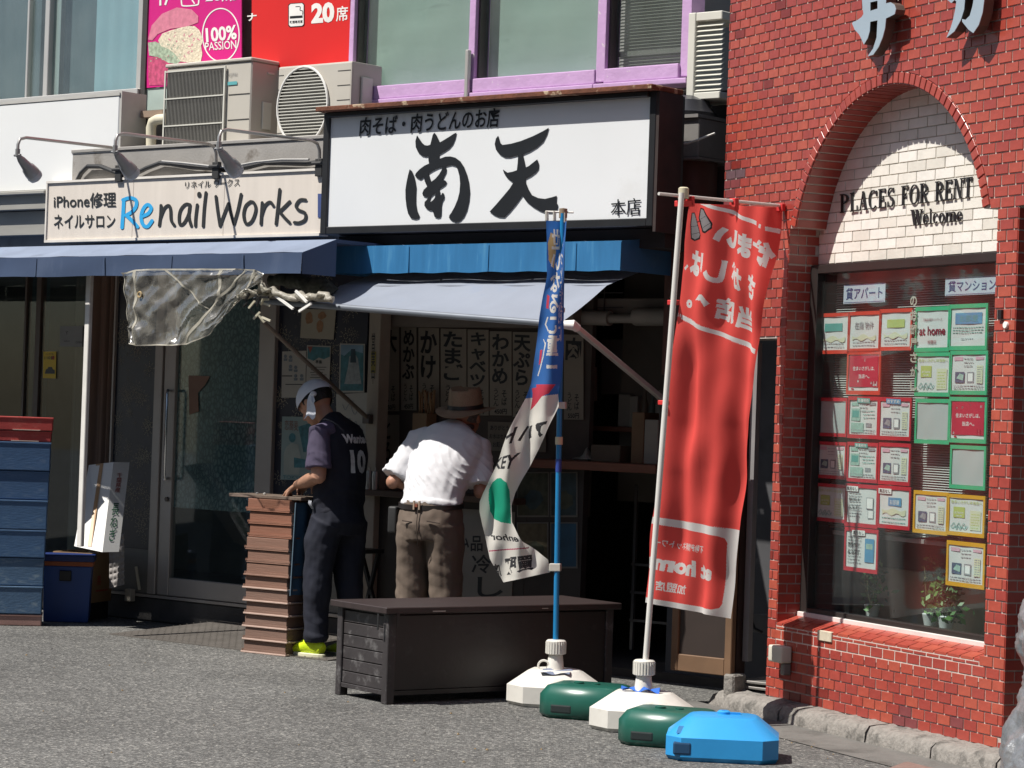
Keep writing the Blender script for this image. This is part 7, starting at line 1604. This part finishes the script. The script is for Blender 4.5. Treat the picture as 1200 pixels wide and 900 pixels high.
# ================================================================== PEOPLE
def ringtube(mb, pts, rads, R, seg=16):
    """loft with elliptical rings: rads = (half width along R, half depth)"""
    pts=[Vector(p) for p in pts]; R=Vector(R); n=len(pts); vs=[]
    for i,p in enumerate(pts):
        t=(pts[min(i+1,n-1)]-pts[max(i-1,0)]).normalized(); u=(R-t*R.dot(t)).normalized(); w=t.cross(u); a,b=rads[i]
        for k in range(seg):
            an=2*math.pi*k/seg; vs.append(p+u*a*math.cos(an)+w*b*math.sin(an))
    fs=[(i*seg+k,i*seg+(k+1)%seg,(i+1)*seg+(k+1)%seg,(i+1)*seg+k) for i in range(n-1) for k in range(seg)]
    fs+=[tuple(range(seg))[::-1],tuple((n-1)*seg+k for k in range(seg))]; mb.add(vs,fs)
def sph(mb,c,rx,ry,rz,seg=14):
    c=Vector(c); mb.lathe([(max(1e-3,math.sin(math.pi*i/10)) if 0<i<10 else .001,-math.cos(math.pi*i/10)*rz) for i in range(11)],tuple(c),seg,sx=rx,sy=ry)
def remesh(mb,name,mats,parent,voxel,smooth=3,disp=None,disp2=None,keep=None):
    me=mb.mesh('tmp',mats[0] if isinstance(mats,(list,tuple)) else mats); o=bpy.data.objects.new('tmp',me); COL.objects.link(o)
    m=o.modifiers.new('r','REMESH'); m.mode='VOXEL'; m.voxel_size=voxel; m.use_smooth_shade=True
    if smooth: k=o.modifiers.new('s','SMOOTH'); k.factor=.6; k.iterations=smooth
    dg=bpy.context.evaluated_depsgraph_get(); out=bpy.data.meshes.new_from_object(o.evaluated_get(dg)); bpy.data.objects.remove(o)
    out.name=name; out.materials.clear()
    for q in (mats if isinstance(mats,(list,tuple)) else [mats]): out.materials.append(q)
    if disp:
        nn=[v.normal.copy() for v in out.vertices]
        for v,nr in zip(out.vertices,nn): v.co=v.co+nr*disp(v.co)
    if keep:
        bm=bmesh.new(); bm.from_mesh(out); bmesh.ops.delete(bm,geom=[v for v in bm.verts if not keep(v.co)],context='VERTS'); bm.to_mesh(out); bm.free()
    out.polygons.foreach_set('use_smooth',[True]*len(out.polygons)); out.polygons.foreach_set('material_index',[0]*len(out.polygons)); out.update()
    if parent is None: return out
    o=bpy.data.objects.new(name,out); COL.objects.link(o); o.parent=parent; BASE[o.name]=(0,0,0); return o
SKIN=M('skin',(.50,.27,.18),rough=.55,var=.08,sc=12,bump=.04,bsc=90,col2=(.52,.22,.15),c2=.6,w2=.3,sc2=6)
SKIN2=M('skin_tanned',(.36,.18,.115),rough=.55,var=.08,sc=12,bump=.05,bsc=90,col2=(.40,.17,.11),c2=.6,w2=.3,sc2=6)
HAIRM=M('black_hair',(.010,.009,.009),rough=.45,var=.4,sc=60,bump=.8,bsc=90); HAIRG=M('grey_hair',(.10,.095,.09),rough=.6,var=.4,sc=60,bump=.8,bsc=90)
def hand(mb,wrist,d,palmn,side,curl=.5,s=1.0,spread=.12):
    """palm and five separate fingers; d = wrist->knuckles, palmn = palm normal, side = +1 thumb on the (d x palmn) side"""
    d=Vector(d).normalized(); pn=Vector(palmn); pn=(pn-d*pn.dot(d)).normalized(); th=d.cross(pn)*side; w=Vector(wrist)
    ringtube(mb,[w-d*.02,w+d*.02*s,w+d*.055*s,w+d*.09*s],[(.025,.018),(.030*s,.017*s),(.040*s,.015*s),(.038*s,.011*s)],th)
    Ls=[.068,.077,.072,.056]
    for i,L in enumerate(Ls):
        o=w+d*(.086-.004*abs(i-1.3))*s+th*(.029-.0195*i)*s; f=(d+th*spread*(1.3-i)*.5).normalized(); P=[o-f*.012]; a=0; q=o
        for k,fr_ in enumerate((.45,.32,.23)):
            a+=curl*(.8 if k==0 else 1.0)+.05*i; q=q+(f*math.cos(a)+pn*math.sin(a))*L*fr_*s*1.05; P.append(q)
        mb.tube(P,.008,8,rs=[.0092*s,.0088*s,.0082*s,.0070*s])
    o=w+d*.028*s+th*.026*s; f=(d*.75+th*.62+pn*.25).normalized(); P=[o-f*.01,o+f*.030*s,o+f*.030*s+(f+pn*.4*curl*2).normalized()*.028*s,o+f*.030*s+(f+pn*.4*curl*2).normalized()*.052*s]
    mb.tube(P,.01,8,rs=[.013*s,.0115*s,.010*s,.008*s])
def head(mb,c,fwd,up,s=1.0):
    """skull, jaw, neck root, nose, ears, brow, lips; c = centre of the skull"""
    f=Vector(fwd).normalized(); u=Vector(up); u=(u-f*u.dot(f)).normalized(); r=f.cross(u); c=Vector(c)
    def el(o,a,b,d_,n=12,m_=10):      # ellipsoid with axes r,f,u
        vs=[];fs=[]
        for i in range(m_+1):
            ph=math.pi*i/m_
            for k in range(n): th=2*math.pi*k/n; vs.append(o+r*a*math.sin(ph)*math.cos(th)+f*b*math.sin(ph)*math.sin(th)-u*d_*math.cos(ph))
        for i in range(m_):
            for k in range(n): fs.append((i*n+k,i*n+(k+1)%n,(i+1)*n+(k+1)%n,(i+1)*n+k))
        mb.add(vs,fs)
    el(c+u*.02*s-f*.01*s,.076*s,.096*s,.088*s,20,14); el(c-u*.045*s+f*.030*s,.058*s,.062*s,.068*s); el(c-u*.088*s+f*.060*s,.026*s,.026*s,.022*s)
    el(c-u*.005*s+f*.060*s,.055*s,.030*s,.045*s); el(c+u*.018*s+f*.078*s,.045*s,.014*s,.012*s)
    P=[c+f*.082*s+u*.008*s,c+f*.099*s-u*.016*s,c+f*.108*s-u*.032*s,c+f*.094*s-u*.042*s]; mb.tube(P,.01,8,rs=[.008*s,.0105*s,.0135*s,.010*s])
    el(c-u*.062*s+f*.087*s,.022*s,.010*s,.006*s); el(c-u*.072*s+f*.084*s,.019*s,.010*s,.006*s)
    for sd in (-1,1):
        el(c+r*sd*.078*s-f*.004*s-u*.012*s,.010*s,.020*s,.030*s); el(c+r*sd*.030*s+f*.078*s-u*.001*s,.014*s,.012*s,.009*s)
    return f,u,r,el
# ---------------- the man in the straw hat (stands with his back to the camera, leaning on the counter)
HY=14.74; hp=CP+ray(512,450)*(HY/ray(512,450).y); th_=25.0
HM=Frame((hp.x,hp.y),th_)           # local x = his right, y = the way he faces
t1=thing('person','man in a straw hat, white t-shirt and brown trousers leaning on the counter','person',HM,(0,0,0))
SH=[(-.195,.19,1.335),(.175,.215,1.315)]; EL=[(-.295,.06,1.09),(.235,.14,1.055)]; WR=[(-.17,.33,1.035),(.16,.42,1.015)]
def torso(mb,k=0,w=1.0,tail=.0,collar=True):
    ringtube(mb,[(0,-.02,.90-tail),(0,-.015,.97),(.0,.03,1.08),(.01,.10,1.20),(.02,.165,1.30),(.03,.205,1.365),(.042,.235,1.405),(.05,.25,1.43)],
      [(.170*w+k,.125+k),(.168*w+k,.125+k),(.172*w+k,.130+k),(.190*w+k,.135+k),(.205*w+k,.125+k),(.185*w+k,.100+k),(.115*w+k,.075+k),(.062+k,.062+k)],(1,0,0),20)
g=MB(); torso(g,-.008)
HC_=Vector((.045,.315,1.485))
ringtube(g,[(.05,.25,1.38),(.05,.275,1.42),(.045,.30,1.46)],[(.064,.064),(.058,.060),(.058,.060)],(1,0,0)); hf,hu,hr,_e=head(g,HC_,(.0,.97,.16),(0,-.16,.97))
for i,sd in ((0,-1),(1,1)):
    ringtube(g,[SH[i],tuple((Vector(SH[i])*.5+Vector(EL[i])*.5)),EL[i],tuple(Vector(EL[i])*.6+Vector(WR[i])*.4),WR[i]],[(.055,.055),(.046,.048),(.040,.040),(.040,.036),(.027,.022)],(1,0,0)); sph(g,EL[i],.042,.042,.042)
    hand(g,WR[i],Vector(WR[i])-Vector(EL[i]),(0,0,-1),-sd,curl=.35)
for sd in (-1,1): ringtube(g,[(sd*.085,-.02,.92),(sd*.10,-.01,.70),(sd*.105,.0,.48),(sd*.11,-.02,.28),(sd*.115,-.03,.09)],[(.085,.10),(.08,.085),(.058,.062),(.055,.058),(.038,.04)],(1,0,0)); sph(g,(sd*.12,.04,.045),.045,.12,.04)
remesh(g,'body',SKIN2,t1,.0075,3)
SHIRT=M('white_tshirt_cloth',(.60,.60,.62),rough=.85,var=.03,sc=6,bump=.10,bsc=18)
def wr1(co):
    # long creases that run from the right shoulder blade down to the left hip
    a=math.sin((co.z*1.0+co.x*1.15)*62+4*mnoise.noise(co*5)); w=max(0,min(1,(1.36-co.z)*6))*max(0,min(1,(co.z-.97)*9))
    return .0050*(1-abs(a))**2*w*2.0*(.4+.6*max(0,mnoise.noise(co*4+Vector((3,0,0)))+.5)) + .010*mnoise.noise(Vector((co.x*7+co.z*5,co.y*4,co.z*3-co.x*3))) + .005*mnoise.noise(co*19)
g=MB(); torso(g,.010,1.04,-.055)
ringtube(g,[(0,-.02,.955),(0,-.015,.985)],[(.192,.150),(.190,.148)],(1,0,0),20)
for i in (0,1):
    A_s,B_s=Vector(SH[i]),Vector(EL[i]); ins=A_s+Vector((-.06 if i else .06,.0,.02)); ringtube(g,[ins,A_s,A_s*.5+B_s*.5,A_s*.12+B_s*.88],[(.07,.075),(.080,.078),(.078,.074),(.090,.084)],(1,0,0),18)
remesh(g,'t_shirt',SHIRT,t1,.0075,4,disp=wr1,keep=lambda c:True)
g=MB(); g.lathe([(.070,-.012),(.075,.0),(.070,.014),(.062,.016)],(.048,.248,1.425),24,sy=.95); part('collar',g,M('dark_collar',(.06,.06,.055),rough=.8),t1,smooth=True)
TRO=M('brown_trouser_cloth',(.13,.098,.075),rough=.85,var=.10,sc=8,bump=.12,bsc=40)
def wr2(co): return .010*mnoise.noise(Vector((co.x*9,co.y*6,co.z*5)))+.005*mnoise.noise(co*18)+.004*max(0,math.sin(co.z*40+co.x*22+3*mnoise.noise(co*4)))*(1 if co.z<.87 else .2)
g=MB(); ringtube(g,[(0,-.02,.99),(0,-.025,.93),(0,-.035,.86),(0,-.03,.78)],[(.182,.138),(.192,.150),(.196,.160),(.185,.14)],(1,0,0),22)
for sd in (-1,1): ringtube(g,[(sd*.092,-.03,.86),(sd*.100,-.02,.70),(sd*.105,-.01,.50),(sd*.11,-.02,.30),(sd*.115,-.025,.07)],[(.108,.135),(.103,.118),(.092,.098),(.084,.090),(.080,.088)],(1,0,0),18)
tro=remesh(g,'trousers',TRO,t1,.0075,3,disp=wr2)
BELT=M('belt_leather',(.018,.014,.013),rough=.4)
g=MB(); ringtube(g,[(0,-.02,.957),(0,-.0225,.985)],[(.197,.157),(.195,.155)],(1,0,0),32); belt=part('belt',g,BELT,t1,smooth=50)
g=MB()
for x in (-.028,.006): g.box(x-.006,x+.006,-.187,-.176,.945,.998)
part('belt_loops',g,M('tan_loop',(.35,.27,.2),rough=.6),belt,bevel=.002)
g=MB(); g.box(-.020,-.002,-.190,-.180,.962,.980); part('belt_plate',g,M('belt_plate',(.22,.07,.04),rough=.4),belt)
for sd in (-1,1):
    g=MB(); g.bar((sd*.065+.03,-.186,.875),(sd*.065-.03+.0,-.190,.880),.006,.006) if sd<0 else g.bar((.06,-.190,.885),(.135,-.172,.875),.006,.006); part('back_pocket',g,M('pocket_edge',(.05,.035,.028),rough=.8),tro)
g=MB(); g.tube([(0,-.185,.955),(0,-.196,.88),(0,-.188,.80),(0,-.165,.74)],.0028,6); part('seam',g,M('pocket_edge',(.05,.035,.028)),tro)
g=MB(); g.box(-.245,-.188,-.09,-.0,.80,.955); part('belt_pouch',g,M('black_pouch',(.02,.02,.02),rough=.6),t1,bevel=.014,seg=3,smooth=True)
for sd in (-1,1):
    g=MB(); ringtube(g,[(sd*.12,-.085,.045),(sd*.12,-.02,.055),(sd*.12,.08,.045),(sd*.12,.17,.032)],[(.040,.042),(.046,.052),(.048,.040),(.036,.028)],(1,0,0)); part('shoe',g,BELT,t1,smooth=True)
# straw hat
hc=HC_+hu*.050+hf*(-.012)
def hatpt(r_,an,h): return hc+hr*r_*math.cos(an)+hf*r_*1.12*math.sin(an)+hu*h
STRW=M('straw',(.27,.185,.12),rough=.8,var=.12,sc=20,bump=.5,bsc=120); g=MB(); n=40
prof=[(.070,.118),(.082,.124),(.090,.112),(.097,.06),(.103,.0),(.110,-.006),(.140,-.012),(.170,-.014),(.173,-.010),(.140,-.006),(.110,-.000)]
vs=[];fs=[]
cen=hc+hu*.095; vs.append(cen)
for j,(r_,h) in enumerate(prof):
    for k in range(n):
        an=2*math.pi*k/n; rr_=r_; hh=h
        if j<3: hh-= .020*math.cos(an)**2*0 + (.010 if abs(math.sin(an))>.8 else 0)
        if r_>.13: hh+=.014*math.cos(2*an)-.002
        vs.append(hatpt(rr_,an,hh))
for k in range(n): fs.append((0,1+(k+1)%n,1+k))
for j in range(len(prof)-1):
    for k in range(n): fs.append((1+j*n+k,1+j*n+(k+1)%n,1+(j+1)*n+(k+1)%n,1+(j+1)*n+k))
hat=thing('straw_hat','tan straw hat with a black band worn by the leaning man','hat',HM,tuple(hc))
hat['label']='tan straw hat with a black band on the head of the leaning man'
g.add(vs,fs); part('hat',g,STRW,hat,smooth=50)
g=MB(); vs=[hatpt(.1045,2*math.pi*k/n,.004) for k in range(n)]+[hatpt(.1015,2*math.pi*k/n,.028) for k in range(n)]; g.add(vs,[(k,(k+1)%n,n+(k+1)%n,n+k) for k in range(n)]); part('hat_band',g,BLK,hat,smooth=True)
g=MB(); f_,u_,r__,el=head(MB(),HC_,hf,hu); 
vs=[];fs=[]
for i in range(9):
    ph=math.pi*(.40+.26*i/8)
    for k in range(17): an=math.pi*(1.0+k/16); vs.append(HC_+hu*.015+hr*.0815*math.sin(ph)*math.cos(an)+hf*.101*math.sin(ph)*math.sin(an)+hu*.093*math.cos(ph))
fs=[(i*17+k,i*17+k+1,(i+1)*17+k+1,(i+1)*17+k) for i in range(8) for k in range(16)]; g.add(vs,fs); part('hair',g,HAIRG,t1,smooth=True)
# ---------------- the man in the bandana (in profile, facing left and away, working on the trays)
BY=15.50; bp=CP+ray(399,450)*(BY/ray(399,450).y)
BM=Frame((bp.x,bp.y),-49.0)         # local y (forward) = (-.75,.66)
t2=thing('person','man in a white bandana, navy number 10 shirt and lime shoes bending over the trays','person',BM,(0,0,0))
SH=[(-.175,-.01,1.36),(.165,.05,1.355)]; EL=[(-.215,-.055,1.095),(.19,.10,1.10)]; WR=[(-.135,.205,1.035),(.10,.30,1.045)]
def torso2(mb,k=0,lo=.90):
    ringtube(mb,[(0,-.02,lo),(0,-.02,.97),(0,-.02,1.08),(0,-.01,1.20),(0,.005,1.30),(0,.03,1.375),(0,.055,1.42),(0,.075,1.445)],
      [(.160+k,.118+k),(.160+k,.120+k),(.166+k,.128+k),(.182+k,.132+k),(.192+k,.122+k),(.172+k,.098+k),(.10+k,.07+k),(.058+k,.058+k)],(1,0,0),20)
g=MB(); torso2(g,-.008); HC2=Vector((-.01,.20,1.535))
ringtube(g,[(0,.055,1.39),(0,.10,1.44),(-.005,.15,1.50)],[(.060,.060),(.053,.054),(.053,.056)],(1,0,0)); bf_,bu,br2,el=head(g,HC2,(-.10,.80,-.60),(0,.6,.8),1.12)
for i,sd in ((0,-1),(1,1)):
    A_s,B_s,C_s=Vector(SH[i]),Vector(EL[i]),Vector(WR[i])
    ringtube(g,[A_s,A_s*.5+B_s*.5,B_s,B_s*.6+C_s*.4,C_s],[(.056,.056),(.052,.052),(.048,.047),(.048,.043),(.031,.026)],(1,0,0)); sph(g,B_s,.042,.044,.044)
hand(g,WR[0],(.02,.80,-.42),(.35,-.15,-.9),1,curl=.42,s=1.05); hand(g,WR[1],(-.10,.9,-.30),(-.2,-.1,-.95),-1,curl=.45)
FT=[(-.10,.07),(.10,-.06)]
for (fx,fy),sd in zip(FT,(-1,1)): ringtube(g,[(sd*.08,-.02,.90),(fx*.95,fy*.3+.0,.70),(fx,fy*.5,.48),(fx,fy*.8-.01,.28),(fx,fy-.03,.10)],[(.085,.10),(.078,.085),(.058,.06),(.055,.058),(.036,.038)],(1,0,0)); sph(g,(fx,fy+.02,.050),.026,.07,.02)
remesh(g,'body',SKIN,t2,.006,2)
NAV=M('navy_tshirt_cloth',(.007,.008,.018),rough=.85,var=.10,sc=8,bump=.12,bsc=22); PUR=M('purple_sleeve',(.085,.070,.125),rough=.85,var=.08,sc=8,bump=.12,bsc=22)  # sleeves in a paler purple than the shirt
def wr3(co): return .010*mnoise.noise(Vector((co.x*8,co.y*6,co.z*6)))+.004*mnoise.noise(co*20)+.006*max(0,math.sin(co.z*55+co.y*30+4*mnoise.noise(co*5)))*max(0,min(1,(1.10-co.z)*8))
g=MB(); torso2(g,.014,.875)
shirt_o=remesh(g,'t_shirt',NAV,t2,.007,4,disp=wr3)
for i in (0,1):
    g=MB(); A_s,B_s=Vector(SH[i]),Vector(EL[i]); ins=A_s+Vector((-.07 if i else .07,.0,.015)); ringtube(g,[ins,A_s+Vector((0,0,.004)),A_s*.5+B_s*.5,A_s*.18+B_s*.82],[(.060,.074),(.071,.074),(.072,.076),(.080,.086)],(1,0,0),18); remesh(g,'sleeve',PUR,t2,.007,4,disp=wr3)
NVT=M('navy_trouser_cloth',(.007,.009,.020),rough=.85,var=.12,sc=8,bump=.1,bsc=40)
g=MB(); ringtube(g,[(0,-.02,.97),(0,-.02,.90),(0,-.03,.82),(0,-.02,.76)],[(.168,.132),(.176,.142),(.180,.150),(.17,.13)],(1,0,0),22)
for (fx,fy),sd in zip(FT,(-1,1)): ringtube(g,[(sd*.088,-.025,.83),(fx*.97,fy*.3,.70),(fx,fy*.5,.48),(fx,fy*.8-.01,.28),(fx,fy-.035,.095)],[(.100,.128),(.098,.112),(.084,.092),(.074,.080),(.066,.072)],(1,0,0),18)
remesh(g,'trousers',NVT,t2,.007,3,disp=lambda c:.012*mnoise.noise(Vector((c.x*9,c.y*8,c.z*6)))+.005*mnoise.noise(c*20)+.006*max(0,math.sin(c.z*60+3*mnoise.noise(c*5)))*max(0,min(1,(.35-c.z)*5)))
DEN=M('denim_apron',(.06,.14,.24),rough=.85,var=.15,sc=12,bump=.12,bsc=80,col2=(.06,.13,.21),c2=.56,w2=.2,sc2=6)
g=MB(); g.grid(lambda u,v:(-.215+.33*u,.125+.055*math.sin(math.pi*u)+.012*math.sin(u*13)+.02*v,.93-.56*v),24,24); g.grid(lambda u,v:(-.215+.33*u,.120+.055*math.sin(math.pi*u)+.012*math.sin(u*13)+.02*v,.93-.56*v),24,24); apr=part('apron',g,DEN,t2,smooth=True)
g=MB(); g.tube([(-.217,.128+.02*v,.93-.56*v) for v in (0,.25,.5,.75,1)],.004,6); g.tube([(-.215+.33*u,.147+.055*math.sin(math.pi*u)+.012*math.sin(u*13),.371) for u in [i/16 for i in range(17)]],.004,6); part('apron_hem',g,M('denim_hem',(.13,.20,.26),rough=.8),apr,smooth=True)
g=MB(); g.grid(lambda u,v:(-.188-.008*math.sin(v*4),.02+.028*u*(1-.4*v)-.01*v+.004*math.sin(u*9),.950-.05*v),6,8); part('apron_tie',g,M('grey_tie',(.30,.31,.34),rough=.8),t2,smooth=True)
LIME=M('lime_shoe',(.62,.80,.015),rough=.5,var=.08,sc=14,bump=.15,bsc=60); SOLE=M('cream_sole',(.62,.60,.42),rough=.5)
for fx,fy in FT:
    g=MB(); ringtube(g,[(fx,fy-.095,.050),(fx,fy-.06,.066),(fx,fy-.01,.080),(fx,fy+.05,.062),(fx,fy+.12,.045),(fx,fy+.175,.038)],[(.030,.036),(.040,.052),(.042,.062),(.046,.046),(.046,.030),(.030,.020)],(1,0,0),18); sho=remesh(g,'shoe',LIME,t2,.005,2)
    g=MB(); pts=[]; 
    for k in range(20): a=2*math.pi*k/20; pts.append((fx+.050*math.cos(a)*(1 if math.sin(a)<.3 else .92),fy+.035+.155*math.sin(a)))
    g.prism([pts],lambda a,b,e:(a,b,.004+e*.024),1); part('sole',g,SOLE,sho,bevel=.004)
    g=MB()
    for k in range(3): y=fy+.02+k*.022; z=.090-k*.010; g.tube([(fx-.028,y,z-.012),(fx-.01,y+.004,z+.006),(fx+.01,y+.004,z+.006),(fx+.028,y,z-.012)],.0035,5)
    g.tube([(fx-.01,fy+.005,.112),(fx-.03,fy+.03,.125),(fx-.02,fy+.045,.105),(fx,fy+.01,.11)],.003,5); part('laces',g,M('dark_lime',(.40,.55,.02),rough=.6),sho,smooth=True)
# hair, bandana with its knotted tail, number on the back
def cap(mb,c,f,u,r_,a,b,d_,ph0,ph1,th0,th1,n=28,m_=14,fn=None):
    vs=[]
    for i in range(m_+1):
        for k in range(n+1):
            th=th0+(th1-th0)*k/n; p1=ph1(th) if callable(ph1) else ph1; ph=ph0+(p1-ph0)*i/m_; q=1+(fn(ph,th) if fn else 0)
            vs.append(c+r_*a*q*math.sin(ph)*math.cos(th)+f*b*q*math.sin(ph)*math.sin(th)+u*d_*q*math.cos(ph))
    mb.add(vs,[(i*(n+1)+k,i*(n+1)+k+1,(i+1)*(n+1)+k+1,(i+1)*(n+1)+k) for i in range(m_) for k in range(n)])
cc=HC2+bu*.02-bf_*.012
g=MB(); cap(g,cc,bf_,bu,br2,.094,.116,.106,.9,lambda th:2.15-.75*max(0,math.sin(th))**.8,-math.pi-.35,.35,36,12,lambda ph,th:.02*mnoise.noise(Vector((th*6,ph*6,0)))); part('hair',g,HAIRM,t2,smooth=True)
BAND=M('bandana_cloth',(.72,.75,.82),rough=.85,var=.05,sc=10,bump=.15,bsc=30)
g=MB(); cap(g,cc,bf_,bu,br2,.104,.130,.120,.0,lambda th:1.55+.02*math.sin(th)+.05*math.sin(3*th),0,2*math.pi,44,16,lambda ph,th:.015*abs(math.sin(ph*7+th*1.5))+.02*mnoise.noise(Vector((th*3,ph*5,2)))); bnd=part('bandana',g,BAND,t2,smooth=True)
kn=cc-br2*.085-bf_*.062-bu*.012
g=MB(); sphv=MB(); g.lathe([(.001,-.018),(.016,-.012),(.021,0),(.016,.012),(.001,.018)],tuple(kn+Vector((-.012,-.01,0))),12)
tl_=[(0,0),(.3,.5),(.65,.9),(1,1)]
g.grid(lambda u,v:tuple(kn+Vector((-.022-.02*v,-.01+.060*(u-.5)*(.5+v*1.1)+.01*math.sin(v*6),-.005-.14*v+.012*math.sin(u*8+v*3)))),10,16)
g.grid(lambda u,v:tuple(kn+Vector((-.012-.03*v,-.035*v-.03*(u-.5)*(.4+v),-.0-.05*v+.01*math.sin(u*7)))),8,10)
part('bandana_knot',g,BAND,bnd,smooth=True)
bm=bmesh.new(); bm.from_mesh(shirt_o.data); bvh=BVHTree.FromBMesh(bm); bm.free()
def backpt(x,z,e): 
    h=bvh.ray_cast(Vector((x,-.6,z)),Vector((0,1,0)))
    y=h[0].y if h[0] is not None else -.14
    return (x,y-.0025-e,z)
def backtext(s_,x0,x1,z1,z0,bold):
    vs,fs=text2d(s_,bold=bold); bm=bmesh.new(); bv=[bm.verts.new((x0+(x1-x0)*x,z1+(z0-z1)*y,0)) for x,y in vs]
    for f_ in fs:
        try: bm.faces.new([bv[i] for i in f_])
        except ValueError: pass
    for ax,lo,hi in ((0,x0,x1),(1,z0,z1)):
        for i in range(1,14):
            p=[0,0,0]; p[ax]=lo+(hi-lo)*i/14; q=[0,0,0]; q[ax]=1
            bmesh.ops.bisect_plane(bm,geom=bm.verts[:]+bm.edges[:]+bm.faces[:],plane_co=p,plane_no=q)
    bm.verts.index_update(); g.add([backpt(v.co.x,v.co.y,.001) for v in bm.verts],[[v.index for v in f_.verts] for f_ in bm.faces]); bm.free()
g=MB(); backtext('Wanted',-.085,.15,1.355,1.300,.05); backtext('10',-.045,.10,1.262,1.120,.05); part('number_print',g,M('white_shirt_print',(.62,.62,.62),rough=.8,var=.2,sc=40),shirt_o)
g=MB(); c0=HC2+bf_*.070-bu*.085; g.lathe([(.001,-.01),(.02,-.008),(.024,.0),(.015,.008),(.001,.01)],tuple(c0),10,sx=1,sy=.6); 
part('goatee',g,HAIRM,t2,smooth=True)
